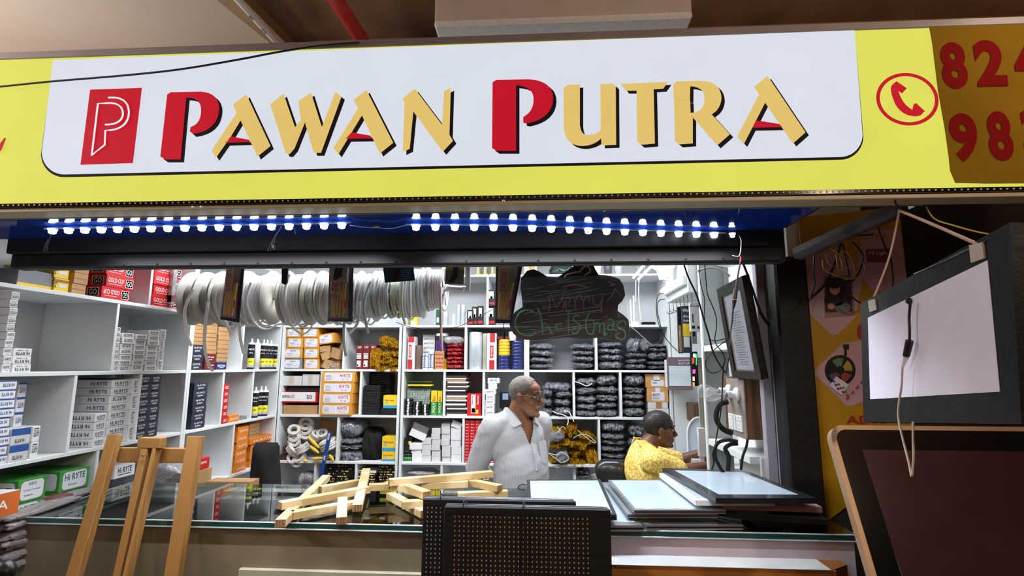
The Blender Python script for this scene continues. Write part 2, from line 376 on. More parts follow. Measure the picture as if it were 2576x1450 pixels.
# letters PAWAN
glyph(1, [(833, 472), (850, 460), (1000, 457), (1090, 462, C), (1092, 540), (1088, 650, C), (962, 668), (946, 655), (950, 634), (1005, 615, C), (1002, 545), (1000, 485, C), (928, 486), (900, 795), (822, 795), (799, 780)], GR, 'letter')
def Aglyph(c, dx, P): return glyph(c, P, GG, 'letter')
glyph(1, [(1228, 471), (1348, 728), (1283, 781), (1199, 600), (1152, 678), (1076, 787), (1055, 750), (1178, 565), (1162, 520)], GG, 'letter')
glyph(1, [(1150, 680), (1240, 697), (1250, 708), (1120, 712)], GR, 'crossbar')
glyph(1, [(1347, 519), (1413, 467), (1470, 634), (1500, 600), (1488, 508), (1498, 497), (1550, 462), (1604, 634), (1672, 458), (1702, 482), (1600, 762), (1564, 762), (1520, 610), (1468, 740), (1444, 768), (1425, 766)], GG, 'letter')
glyph(1, [(1826, 448), (1960, 712), (1893, 766), (1804, 575), (1686, 770), (1662, 738), (1784, 542), (1764, 497)], GG, 'letter')
glyph(1, [(1752, 660), (1845, 676), (1858, 690), (1722, 692)], GR, 'crossbar')
glyph(1, [(2005, 492), (2068, 443), (2203, 622), (2214, 455), (2247, 437), (2240, 672), (2258, 702), (2207, 757), (2060, 556), (2042, 742), (2008, 758), (2016, 508)], GG, 'letter')
# PUTRA
glyph(2, [(-73, 410), (-55, 399), (100, 395), (228, 400, C), (229, 490), (226, 590, C), (97, 616), (80, 612), (80, 583), (134, 555, C), (131, 490), (128, 430, C), (44, 425), (44, 752), (-55, 752), (-76, 738)], GR, 'letter')
glyph(2, [(281, 440), (300, 423), (362, 422), (362, 620), (366, 672, C), (400, 674), (452, 672, C), (466, 645), (464, 420), (525, 416), (541, 430), (543, 722), (470, 725), (468, 690), (430, 728, C), (370, 728), (290, 724, C), (283, 640)], GG, 'letter')
glyph(2, [(566, 418), (802, 408), (778, 442), (730, 445), (736, 716), (668, 722), (648, 706), (645, 452), (590, 452)], GG, 'letter')
glyph(2, [(826, 424), (844, 406), (960, 403), (1066, 404, C), (1068, 490), (1064, 545, C), (1019, 570), (1110, 670), (1047, 725), (925, 585), (925, 715), (858, 720), (836, 702), (832, 500), (912, 500), (914, 563), (984, 560, C), (984, 490), (982, 432, C), (912, 430), (911, 499), (831, 499)], GG, 'letter')
glyph(2, [(1298, 378), (1487, 660), (1424, 716), (1286, 512), (1180, 718), (1146, 682), (1256, 470), (1231, 433)], GG, 'letter')
glyph(2, [(1240, 600), (1356, 618), (1370, 634), (1222, 637)], GR, 'crossbar')
# phone emblem
pc = sp(*K(2, 1994, 494), 4); R1 = (sp(*K(2, 2150, 494), 4)-pc).length; R2 = (sp(*K(2, 1994, 626), 4)-pc).length
mb = MB(); n = 48
vo = [pc+Vector((R1*cos(2*pi*i/n), 0, R2*sin(2*pi*i/n))) for i in range(n)]; vi = [pc+Vector(((R1-.011)*cos(2*pi*i/n), 0, (R2-.011)*sin(2*pi*i/n))) for i in range(n)]
mb.add(vo+vi, [(i, (i+1) % n, n+(i+1) % n, n+i) for i in range(n)])
sg.part('phone_ring', mb, GR, 'red ring')
glyph(2, [(1940, 405), (1992, 440), (1968, 466), (1950, 452), (1968, 520, C), (2020, 548), (2026, 520), (2038, 514), (2082, 554), (2060, 576), (2040, 580), (1970, 580, C), (1935, 520), (1900, 440, C), (1920, 422)], GR, 'phone_handset', sh=False)
# unlit covered right end with the telephone numbers
pts = [K(2, *q) for q in ((2108, 135), (2122, 210), (2150, 440), (2185, 640), (2204, 775), (2212, 850), (2238, 910), (2400, 914), (2660, 912), (2660, 118))]
sg.part('dark_cover', MB().prism([sp(x, y, 6) for x, y in pts], (0, .004, 0)), GO, 'unlit brown-yellow cover over the right end')
GL = {'8': None}
def digits(s_, x0_, y0_, x1_, y1_):
    a = sp(*K(2, x0_, y0_), 8); b = sp(*K(2, x1_, y1_), 8); mb = MB()
    put_text(mb, s_, (a+b)/2, Vector((b.x-a.x, 0, 0)), Vector((0, 0, a.z-b.z)), 0, bold=.045)
    sg.part('telephone_digit', mb, GRD)
digits('8', 2150, 212, 2306, 440); digits('2', 2316, 202, 2500, 428); digits('4', 2510, 192, 2680, 418)
digits('9', 2195, 566, 2362, 806); digits('8', 2380, 556, 2535, 800); digits('3', 2552, 548, 2700, 790)
# stray stroke at left edge
glyph(1, [(-10, 730), (22, 686), (30, 690), (8, 745), (-10, 770)], GR, 'letter_stroke', sh=False)
# LED tape under the face
mb = MB().box(x0, x1+.6, YS-.01, YS+.0035, zb-.016, zb-.003, c=.001)
mt = MB()
i = 0; x = x0
while x < x1+.05:
    mt.box(x, x+.004, YS-.0125, YS-.0098, zb-.0125, zb-.0075, c=0); x += .0185
led = Thing('led_tape', (0, YS, zb-.016), 'unlit black LED tape with tiny square chips along the bottom edge of the sign', 'light strip')
led.part('tape', mb, BLKG); o = led.part('led_chips', mt, mat('led_chip', (190, 176, 140), .4, var=.05), 'pale square chips'); o['kind'] = 'stuff'
# underside boards of the fascia
S('trim_10', MB().box(x0, x1+.6, YS+.0, 1.675, zb-.03, zb-.017, c=.002), mat('ivory_fascia_base', (196, 184, 150), .5, var=.06, scale=4))
S('trim_11', MB().box(x0, 1.2, 1.676, 1.683, min(zb-.03, BZ-.004), BZ+.03, c=.001), BEIGE)
SCW = ['leftmost, one of a pair', 'second from the left, one of a pair', 'under the letter N', 'close to the LED tape, centre', 'left of the wire loop', 'farthest right']
for i, (px, py) in enumerate(((487, 520), (507, 519), (1142, 536), (1267, 504), (1520, 529), (1930, 520))):
    q = onZ(px, py, zb-.03); solo('screw', MB().cyl(q, q+Vector((0, 0, -.004)), .005, n=8), STEEL, 'small screw head under the sign fascia, '+SCW[i], 'screw', 'screws under the fascia')
# black cable sagging over the sign
P = cat_pts([sp(*q, 12) for q in ((-60, 222), (0, 218), (130, 205), (300, 191), (450, 175), (600, 150), (700, 131), (800, 116), (890, 108))]+[Vector((onY(905, 100, YS).x, YS+.02, zt+.032))])
solo('sagging_cable', MB().tube(P, .0034, 8), BLACK, 'black cable sagging across the upper left of the lit sign', 'cable')
# air conditioner box above the sign
ya = 2.0
a = onY(1093, 48, ya); b = onY(1742, 42, ya)
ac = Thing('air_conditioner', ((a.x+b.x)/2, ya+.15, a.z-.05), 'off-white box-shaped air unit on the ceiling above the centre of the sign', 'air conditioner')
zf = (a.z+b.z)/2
ac.part('front_panel', MB().box(a.x, b.x, ya, ya+.02, zf, 3.24, c=.008), mat('ac_shaded_plastic', (190, 176, 166), .5, var=.04))  # front face coloured in a shaded tone of the same plastic
ac.part('body', MB().box(a.x, b.x, ya+.015, ya+.26, zf+.005, 3.24, c=.02), mat('ac_lit_plastic', (218, 214, 210), .4, var=.06, scale=60))  # paler tone stands for sign light on the underside
ac.part('bottom_lip', MB().box(a.x, b.x, ya-.008, ya+.1, zf-.022, zf+.01, c=.01), MATS['ac_lit_plastic'], 'rounded bottom lip in the lit tone')
# ================================================================ canopy LED module strips
PUCK = glow('led_lens_glow', (225, 240, 255), 9.0)
def ledstrip(name, pts, n, lab):
    # pts: pixel ends on the plane z = 2.165
    P = [onZ(x, y, BZ-.0165) for x, y in pts]; C_ = cat_pts(P, 8)
    L_ = [0]
    for i in range(len(C_)-1): L_.append(L_[-1]+(C_[i+1]-C_[i]).length)
    def at(s_):
        for i in range(len(C_)-1):
            if L_[i+1] >= s_: return C_[i]+(C_[i+1]-C_[i])*((s_-L_[i])/(L_[i+1]-L_[i]))
        return C_[-1]
    t = Thing(name, C_[0], lab, 'light strip')
    t.part('carrier_tape', MB().tube([p+Vector((0, 0, .008)) for p in C_], .007, 6, sy=.35), WPLAS)
    for i in range(n):
        q = at(L_[-1]*(i+.5)/n)
        o = t.part('led_lens', MB().lathe([(0, -.013), (.008, -.0135), (.0125, -.010), (.0125, -.002), (.015, .0), (.015, .005), (0, .006)], 14, M=Matrix.Translation(q)), PUCK)
    return t
ledstrip('led_module_strip', [(112, 580), (300, 576), (500, 572), (700, 569), (882, 565)], 18, 'glowing LED module strip under the blue canopy, left of the gap')
ledstrip('led_module_strip', [(1022, 570), (1300, 572), (1560, 582), (1862, 592)], 18, 'glowing LED module strip under the blue canopy, right of the gap')
P = cat_pts([onZ(*q, BZ-.012) for q in ((880, 567), (920, 572), (950, 573), (985, 575), (1024, 566))])
solo('strip_joint_wire', MB().tube(P, .0016, 6), WPLAS, 'thin white wire joining the two glowing LED strips', 'wire')
q = onZ(948, 571, BZ-.012); solo('tape_wrap', MB().cyl(q-Vector((.008, 0, 0)), q+Vector((.008, 0, 0)), .004, n=8), YELL, 'scrap of yellow tape round the wire between LED strips', 'tape')
# frayed strings tying the strips
def string(pts, lab, r=.0014, m=None, z=None, cat='string', nm='tie_string'):
    solo(nm, MB().tube(cat_pts(pts), r, 5), m or mat('frayed_grey_string', (120, 104, 104), .9), lab, cat)
def tassel(pts, end, lab):
    mb = MB(); mb.tube(cat_pts(pts), .0022, 5)
    for k in range(9): mb.tube(cat_pts([pts[-1], (Vector(pts[-1])+Vector(end))/2+Vector((rnd.uniform(-.008, .008), rnd.uniform(-.004, .004), 0)), Vector(end)+Vector((rnd.uniform(-.016, .016), rnd.uniform(-.006, .006), rnd.uniform(-.01, .02)))]), .0008, 4)
    solo('tie_string', mb, mat('frayed_grey_string', (120, 104, 104), .9), lab, 'string')
tassel([onY(112, 560, 1.86), onY(122, 575, 1.86), onY(128, 596, 1.86)], onY(112, 630, 1.86), 'frayed string tied round the far left end of the LED strip')
tassel([onY(725, 541, 1.84), onY(712, 565, 1.84), onY(692, 595, 1.84)], onY(681, 628, 1.84), 'frayed string dangling below the middle of the left LED strip')
string([onY(725, 541, 1.84), onY(738, 570, 1.84), onY(744, 590, 1.84)], 'short loose string end beside the frayed middle tie')
string([onY(*q, 1.72) for q in ((1733, 497), (1720, 515), (1726, 545), (1738, 556), (1746, 530), (1740, 500), (1735, 497))], 'dark looped wire tie hanging below the sign over the right LED strip', .0016, BLACK, cat='wire', nm='wire_loop')
string([onY(1738, 556, 1.72), onY(1732, 575, 1.78), onY(1722, 590, 1.84)], 'dark wire tail under the looped tie', .0012, BLACK, cat='wire', nm='wire_tail')
string([onY(*q, 1.9) for q in ((1858, 592), (1864, 605), (1863, 630), (1858, 645), (1842, 643))], 'thin white lead hanging from the right end of the LED strip', .0013, WPLAS, cat='wire', nm='lead_wire')
# ================================================================ SHELVING
def xb(px, py=932, Y=YB): return onY(px, py, Y).x
T = .009
def unit_back(label, xa, xc, boards, divs, ztop, mats=(WHITE,)):
    t = Thing('shelving_unit', ((xa+xc)/2, YB+.17, 0), label, 'shelf', 'white laminate shelving round the shop')
    t.part('side_panel', MB().box(xa, xa+.02, YB, YB+.36, 0, ztop), WHITE)
    t.part('side_panel', MB().box(xc-.02, xc, YB, YB+.36, 0, ztop), WHITE)
    t.part('back_panel', MB().box(xa+.02, xc-.02, YB+.345, YB+.36, .1, ztop), WHITE2)
    for z in boards: t.part('shelf_board', MB().box(xa+.02, xc-.02, YB+.002, YB+.345, z-T, z+T), WHITE)
    for px, py, za, zz in divs:
        x = xb(px, py); t.part('divider', MB().box(x-.009, x+.009, YB+.004, YB+.345, za+T, zz-T), WHITE)
    return t
xu = [XL+.004, xb(1011), xb(1325), xb(1690)]
unit_back('white back-wall shelving bay on the left, between the corner and the wide upright', xu[0], xu[1]-.012, [.45, Z4, Z3, Z2, Z1],
    [(865, 870, Z2, Z1), (806, 990, Z3, Z2), (906, 990, Z3, Z2), (848, 1110, Z4, Z3), (791, 1200, .45, Z4), (894, 1200, .45, Z4)], Z1+.01)
unit_back('white back-wall shelving bay behind the standing man', xu[1], xu[2]-.001, [.45, Z4, Z3, Z2, Z1, Z0],
    [(1171, 870, Z2, Z1), (1117, 990, Z3, Z2), (1216, 990, Z3, Z2), (1165, 1110, Z4, Z3), (1226, 760, Z1, Z0), (1110, 1200, .45, Z4)], 2.68)
unit_back('white back-wall shelving bay on the right, full of silvery parcels', xu[2], xu[3], [.45, Z4, Z3, Z2, Z1, Z0],
    [(1500, 870, Z2, Z1), (1444, 990, Z3, Z2), (1562, 990, Z3, Z2), (1508, 1110, Z4, Z3), (1446, 1200, .45, Z4), (1495, 760, Z1, Z0)], 2.68)
def unit_left(label, ya, yc, boards, divs):
    t = Thing('shelving_unit', (XL-.2, (ya+yc)/2, 0), label, 'shelf', 'white laminate shelving round the shop')
    t.part('side_panel', MB().box(XL-.4, XL, ya, ya+.02, 0, 2.68), WHITE)
    t.part('side_panel', MB().box(XL-.4, XL, yc-.02, yc, 0, 2.68), WHITE)
    t.part('back_panel', MB().box(XL-.415, XL-.4, ya, yc, 0, 2.68), WHITE2)
    for z in boards: t.part('shelf_board', MB().box(XL-.4, XL-.002, ya+.02, yc-.02, z-T, z+T), WHITE)
    for px, py, za, zz in divs:
        y = onX(px, py, XL).y; t.part('divider', MB().box(XL-.4, XL-.004, y-.009, y+.009, za+T, zz-T), WHITE)
    return t
yv = onX(475, 930, XL).y
unit_left('white shelving bay on the left wall nearest the street', 1.69, yv, [.45, Z4, Z3, Z2, Z1, 2.36],
    [(382, 720, Z1, 2.36), (292, 850, Z2, Z1), (183, 1040, Z3, Z2), (352, 1000, Z3, Z2), (247, 1160, Z4, Z3)])
unit_left('white shelving bay on the left wall beside the back corner', yv+.002, YB, [.45, Z4, Z3, Z2, Z1, 2.36],
    [(612, 880, Z2, Z1), (561, 1000, Z3, Z2), (636, 1000, Z3, Z2), (587, 1130, Z4, Z3), (540, 1280, .45, Z4)])
# ================================================================ printed cartons
def deco(mb, O, U, V, n, D):
    O = Vector(O)+Vector(n)*.0005; U = Vector(U); V = Vector(V); e = Vector(n)
    for d in D:
        k, u0, v0, u1, v1, mi = d[:6]
        if k == 'r': mb.quad(O+U*u0+V*v0, O+U*u1+V*v0, O+U*u1+V*v1, O+U*u0+V*v1, mi)
        elif k == 'o':   # rounded label
            P = []; r = min((u1-u0)*U.length, (v1-v0)*V.length)*.22; ru = r/U.length; rv = r/V.length
            for cx_, cy_, a0 in ((u1-ru, v1-rv, 0), (u0+ru, v1-rv, 90), (u0+ru, v0+rv, 180), (u1-ru, v0+rv, 270)):
                for q in range(4): a = radians(a0+30*q); P.append(O+U*(cx_+ru*cos(a))+V*(cy_+rv*sin(a)))
            mb.add(P, [tuple(range(len(P)))], mi)
        else:
            f = d[7] if len(d) > 7 else 1
            O2 = O+e*.0005
            if f == 2: put_text(mb, d[6], O2+U*((u0+u1)/2)+V*((v0+v1)/2), V*(v1-v0), -U*(u1-u0), mi)
            else: put_text(mb, d[6], O2+U*((u0+u1)/2)+V*((v0+v1)/2), U*(u1-u0)*f, V*(v1-v0)*f, mi)
class Style:
    def __init__(s, mats, D, label_part=None): s.m = mats; s.D = D; s.lp = label_part
def box_thing(name, x0, x1, y0, y1, z0, z1, st, face, label, cat='box', group=None, rot=0, tilt=0, deco_side=None):
    c = Vector(((x0+x1)/2, (y0+y1)/2, z0)); hx, hy, h = abs(x1-x0)/2, abs(y1-y0)/2, z1-z0
    mb = MB().box(-hx, hx, -hy, hy, 0, h, 0)
    def put(m, D, f):
        if f == '-Y': deco(m, (-hx, -hy, 0), (2*hx, 0, 0), (0, 0, h), (0, -1, 0), D)
        else: deco(m, (hx, -hy, 0), (0, 2*hy, 0), (0, 0, h), (1, 0, 0), D)
    ml = MB() if st.lp else mb
    put(ml, st.D, face)
    if deco_side: put(mb, deco_side, '-Y')
    o = mb.build(name, st.m); o.location = c; o.rotation_euler = (0, radians(tilt), radians(rot)); tag(o, label, cat, group)
    if st.lp and ml.v: ml.build(st.lp, st.m, o)
    return o
hi = lambda f=1, m=1: [('t', .16, .34, .84, .78, m, 'Hi RYTE', f)] + ([('r', .2, .2, .8, .26, m)] if f == 1 else [('r', .2, .82, .8, .88, m)])
S_HI = Style([CARD, INK], hi()); S_HIU = Style([CARD, INK], hi(-1)); S_HIV = Style([CARD, INK], [('t', .3, .12, .72, .88, 1, 'Hi RYTE', 2), ('r', .18, .2, .22, .8, 1)])
S_HIB = Style([CARD, INKB], [('t', .15, .45, .85, .8, 1, 'Hi RYTE'), ('t', .3, .14, .7, .3, 1, '12V - 2 Amp')])
S_HIBU = Style([CARD, INKB], [('t', .12, .16, .88, .54, 1, 'Hi RYTE', -1), ('t', .2, .66, .8, .84, 1, '12V - 2 Amp', -1)])
S_PLAIN = Style([CARD], []); S_PLG = Style([CARDG], []); S_KR = Style([KRAFT, mat('kraft_tape', (150, 108, 66), .4)], [('r', 0, .44, 1, .56, 1)])
S_GOLD = Style([REDC, mat('white_print', (238, 232, 228), .5, var=.02), mat('dark_red_print', (140, 20, 34), .45)],
               [('r', .7, .14, .97, .86, 1), ('r', .715, .18, .955, .82, 2), ('t', .06, .4, .62, .78, 1, 'GOLD CUP'), ('r', .1, .24, .55, .27, 1), ('t', .74, .26, .93, .74, 1, 'GO')])
WPR = MATS['white_print']
S_NAVY = Style([NAVY, WPR], [('t', .12, .55, .42, .78, 1, 'Hi RYTE'), ('t', .15, .2, .38, .42, 1, '120W'), ('t', .6, .55, .88, .78, 1, 'Hi RYTE'), ('t', .63, .2, .86, .42, 1, '120W')])
S_NAVY1 = Style([NAVY, WPR], [('t', .2, .58, .8, .8, 1, 'Hi RYTE'), ('t', .28, .2, .7, .42, 1, '60W')])
S_MAR = Style([MAROON, WPR], [('t', .18, .45, .82, .75, 1, 'adLyte'), ('r', .3, .24, .7, .3, 1)])
S_ADB = Style([mat('royal_blue_carton', (34, 48, 110), .4), WPR], [('t', .12, .4, .88, .72, 1, 'astmax'), ('r', .3, .24, .7, .3, 1)])
PT = [('t', .12, .3+.14*i, .12+.28*(1-.12*(i % 3)), .36+.14*i, 2, 'Power output rating' if i % 2 else 'Input Voltage 220') for i in range(3)]
S_OHI = Style([ORAN, LABEL, REDI, INKB], [('o', .08, .12, .92, .9, 1), ('t', .55, .48, .86, .8, 2, 'Hi RYTE'), ('t', .62, .26, .8, .34, 3, 'o - o')]+[('t', .13, .24+.13*i, .3-.02*(i % 2), .3+.13*i, 3, 'Rated Power') for i in range(4)], 'paper_label')
S_OL = Style([ORAN, LABEL, INKB], [('o', .1, .12, .88, .88, 1), ('t', .38, .66, .64, .8, 2, 'Hi RYTE'), ('t', .2, .42, .5, .5, 2, 'Model No.'), ('t', .2, .24, .44, .32, 2, 'Output'), ('r', .55, .3, .8, .32, 2)], 'paper_label')
S_GR = Style([GREEN, LABEL, mat('green_ink', (40, 84, 60), .6)], [('o', .1, .08, .9, .92, 1), ('t', .16, .5, .84, .82, 2, 'Hi RYTE'), ('t', .3, .24, .6, .34, 2, 'Driver')], 'paper_label')
S_GR2 = Style([GREEN, LABEL, MATS['green_ink']], [('o', .1, .08, .9, .92, 1), ('t', .36, .7, .62, .84, 2, 'Hi RYTE'), ('t', .2, .46, .78, .54, 2, 'Output Voltage'), ('t', .25, .24, .55, .32, 2, 'Model No.')], 'paper_label')
S_OO = Style([ORAN2, WPR], [('t', .15, .3, .85, .62, 1, 'Hi RYTE')])
S_BLU = Style([CARD, BLUEC, INK], [('r', 0, .86, 1, 1, 1), ('t', .2, .3, .85, .66, 1, 'Hi RYTE', -1)])
S_BLW = Style([CARDG, BLUEC, INK], [('r', 0, .58, 1, 1, 1), ('t', .2, .14, .7, .36, 2, 'Hi RYTE', -1)])
S_YB = Style([YELL, CYAN, REDI, WPR], [('r', 0, 0, 1, .24, 1), ('t', .12, .55, .75, .7, 2, 'Fast track'), ('r', .12, .36, .32, .48, 1), ('t', .15, .38, .29, .46, 3, '4A')])
S_PF = Style([GREEN, YELL, WPR, REDI], [('r', .55, 0, 1, 1, 1), ('t', .14, .25, .52, .75, 2, 'POLY'), ('t', .54, .25, .78, .75, 3, 'fix')])
S_PFV = Style([GREEN, YELL, WPR, REDI], [('r', 0, .55, 1, 1, 1), ('t', .25, .12, .72, .52, 2, 'POLY', 2), ('t', .25, .56, .72, .78, 3, 'fix', 2)])
def zrect(c, x0, y0, x1, y1, Y):
    a = K(c, x0, (y0+y1)/2); b = K(c, x1, (y0+y1)/2); m = K(c, (x0+x1)/2, y0); n = K(c, (x0+x1)/2, y1)
    return onY(*a, Y).x, onY(*b, Y).x, onY(*n, Y).z, onY(*m, Y).z
def B(name, c, r, Y, dep, st, label, cat='box', group=None, z0=None, rot=0, gap=0):
    X0, X1, za, zz = zrect(c, *r, Y)
    if z0 is not None: za = z0
    return box_thing(name, X0+gap, X1-gap, Y, Y+dep, za, zz, st, '-Y', label, cat, group, rot)
def lcol(name, c, xn, xf, yref, zs, h, styles, X, dep, labf, cat='box', group=None, jit=.004, sideD=None, skip=()):
    """a column of cartons on the left wall: near/far pixel edges of the front faces, resting on zs"""
    ya = onX(*K(c, xn, yref), X).y; yb = onX(*K(c, xf, yref), X).y; n = len(styles); z = zs; hs = h if isinstance(h, list) else [h]*n
    for k, st in enumerate(styles):
        d = rnd.uniform(-jit, jit); xx = X+rnd.uniform(-jit, 0)
        if k not in skip:
            box_thing(name, xx-dep, xx, ya+d+.001, yb+d-.001, z+.0004, z+hs[k]-.0006, st, '+X', labf.replace('#', ordn(k, n)), cat, group, deco_side=sideD)
        z += hs[k]
# ---- left wall, nearest bay
X0_ = XL-.03
SD = [('t', .25, .3, .6, .7, 1, 'Hi RYTE')]
lcol('small_carton', 3, 20, 130, 1280, Z2+T, .0335, [S_HIB, S_HIB, S_HIB, S_HIB, S_HIB, S_HIBU, S_HIBU, S_HIBU, S_HIBU, S_HIBU, S_HIBU][:10], XL-.012, .1, 'small white adapter carton, # in the leaning pile at far left', group='white adapter cartons at far left')
lcol('small_carton', 3, 140, 372, 1280, Z2+T, .0335, [S_HIBU, S_HIBU, S_HIBU], XL-.02, .1, 'small white adapter carton, # of three beside the leaning pile', group='white adapter cartons at far left')
for i, (xa, xf, n, stl, lab) in enumerate([(1372, 1440, 8, 'u', 'in column beside upright'), (1443, 1600, 7, 'm', 'in second column from upright'), (1606, 1755, 8, 'u', 'in third column from upright'), (1760, 1905, 8, 'h', 'in fourth column from upright')]):
    sts = [S_HIU if (stl == 'u' and k > 1) or (stl == 'm' and k > 2) else S_HI for k in range(n)]
    if i == 2: sts = [S_HIU]*3+[S_HI]*5
    lcol('small_carton', 3, xa, xf, 1260, Z2+T, .0282 if n == 8 else .0285, sts[:n-(i == 2)], XL-.012, .2, 'small white carton, # '+lab+', left wall', group='white power supply cartons, upper stack')
lcol('small_carton', 3, 1916, 1990, 1260, Z2+T, .059, [S_HIV]*4, XL-.012, .2, 'upright white carton, # at right edge of the upper stack', group='white cartons on end')
lcol('carton', 3, 1560, 2000, 700, Z2+T+.19, .036, [S_PLG], XL-.1, .2, 'grey-white long carton lying on top behind the small white cartons')
# top shelf
zt_ = Z1+T
lcol('carton', 3, 190, 650, 250, zt_, .075, [Style([mat('grey_carton', (128, 128, 136), .6), YELL], [('r', 0, 0, 1, .2, 1)])], XL-.02, .25, 'long grey and yellow carton at the left end of the top shelf')
lcol('carton', 3, 655, 840, 250, zt_, .06, [Style([YELL, mat('brown_print', (150, 84, 40), .5), INK, LABEL], [('r', .0, .7, 1, .9, 1), ('t', .04, .25, .2, .7, 2, '2"'), ('r', .3, .3, .85, .55, 3)])]*2, XL-.01, .25, 'yellow and brown carton, # of two on the top shelf', group='yellow cartons on the top shelf')
lcol('kraft_carton', 3, 880, 1060, 320, zt_, .052, [S_KR]*4, XL-.03, .22, 'brown kraft carton, # between yellow and red cartons', group='brown cartons on the top shelf')
lcol('cable_carton', 3, 1265, 1610, 330, zt_, .062, [Style(S_GOLD.m, [(d if d[0] != 't' else (*d[:7], -1)) for d in S_GOLD.D])]+[S_GOLD]*3, XL-.006, .2, 'red GOLD CUP carton, # in the left red stack', group='red cable cartons on the top shelf', jit=.012, sideD=[('r', .62, .14, .93, .86, 1), ('r', .64, .18, .91, .82, 2), ('t', .67, .26, .88, .74, 1, 'GO')])
lcol('cable_carton', 3, 1850, 2190, 470, zt_, .062, [S_GOLD]*5, XL-.012, .2, 'red GOLD CUP carton, # in the red stack beside reels', group='red cable cartons on the top shelf', jit=.008)
# lower shelf of nearest bay
z_ = Z3+T
lcol('blue_carton', 4, -120, 105, 1000, z_, .0375, [S_BLU]*9, XL-.01, .22, 'white blue-striped carton, # in stack at left edge', group='blue striped cartons', jit=.006)
lcol('blue_carton', 4, 130, 240, 1000, z_+.13, .065, [S_BLU]*3, XL-.09, .12, 'narrow blue-striped carton, # behind the blue topped cartons', group='narrow blue cartons')
ya = onX(*K(4, 130, 960), XL).y
lcol('blue_topped_carton', 4, 130, 365, 960, z_, .068, [S_BLW]*2, XL-.005, .1, 'grey carton with dark blue top half, # of two beside the blue striped stack', group='blue topped cartons', sideD=None)
lcol('white_carton', 4, 375, 470, 980, z_, .068, [S_HIU]*2, XL-.02, .1, 'small white carton, # of two squeezed beside the blue topped cartons', group='small white cartons beside blue topped')
sD = [('t', .62, .3, .93, .75, 1, 'Hi RYTE'), ('r', .2, .45, .3, .55, 1)]
sDu = [('t', .6, .25, .92, .7, 1, 'Hi RYTE', -1), ('r', .2, .45, .3, .55, 1)]
lcol('adapter_carton', 4, 1125, 1270, 960, z_, .0405, [S_HI, S_HI, S_HI, S_HI], XL-.008, .3, 'white carton, # in near column of the lower white stack', group='white adapter cartons, lower stack', sideD=sDu, jit=.003)
lcol('adapter_carton', 4, 1275, 1520, 960, z_, .0405, [S_HI, S_HI, S_HI, S_HI, S_HI, S_HIU, S_HI, S_HI], XL-.03, .3, 'white adapter carton, # in broad column, lower white stack', group='white adapter cartons, lower stack', sideD=sD, jit=.004)
lcol('adapter_carton', 4, 1540, 1620, 960, z_, .082, [S_HIV]*4, XL-.006, .25, 'upright white carton, # between white and navy stacks', group='white cartons on end')
lcol('navy_carton', 4, 1625, 1905, 860, z_+.002, .0425, [S_NAVY]*8, XL-.012, .25, 'navy driver carton, # in the nearest navy stack', group='navy driver cartons', jit=.003)
lcol('long_carton', 4, 1340, 1640, 170, z_+.33, .03, [Style([CARDG, INKB], hi())], XL-.1, .25, 'grey-white carton lying on the very top of the lower white stack')
# green cartons below
z_ = Z4+T
lcol('green_carton', 15, 560, 850, 330, z_, .094, [S_GR2, S_GR2, S_GR], XL-.01, .26, 'green labelled carton, # in the stack next to the easel', group='green driver cartons', jit=.008, sideD=[('o', .5, .1, .95, .9, 1)])
lcol('green_carton', 15, 150, 430, 380, z_, .094, [S_GR, S_GR, S_GR2], XL-.01, .26, 'green labelled carton, # in the far left green stack', group='green driver cartons', jit=.008, sideD=[('o', .5, .1, .95, .9, 1), ('t', .6, .3, .9, .7, 2, 'Hi RYTE')])
# ---- left wall, rear bay
z_ = Z2+T
lcol('navy_carton', 5, 190, 345, 1250, z_, .0525, [S_NAVY1]*3, XL-.01, .2, 'small navy carton, # of three beside the upright', group='navy cartons under the reels')
lcol('kraft_carton', 5, 228, 345, 990, z_+.1585, .05, [S_KR]*3, XL-.02, .2, 'brown kraft carton, # on top of the three small navy cartons', group='brown kraft cartons under the reels')
lcol('maroon_carton', 5, 362, 495, 1260, z_, .052, [S_MAR]*2, XL-.01, .2, 'maroon printed carton, # of two under the brown cartons', group='maroon cartons')
lcol('kraft_carton', 5, 375, 505, 1050, z_+.1045, .055, [S_KR]*4, XL-.02, .2, 'brown kraft carton, # on top of the two maroon cartons', group='brown kraft cartons under the reels')
lcol('blue_carton', 5, 502, 630, 1260, z_, .052, [S_ADB], XL-.01, .2, 'dark blue printed carton at the bottom of the brown carton pile')
lcol('kraft_carton', 5, 520, 655, 1050, z_+.053, .06, [S_KR]*4, XL-.02, .2, 'brown kraft carton, # on top of the dark blue carton', group='brown kraft cartons under the reels')
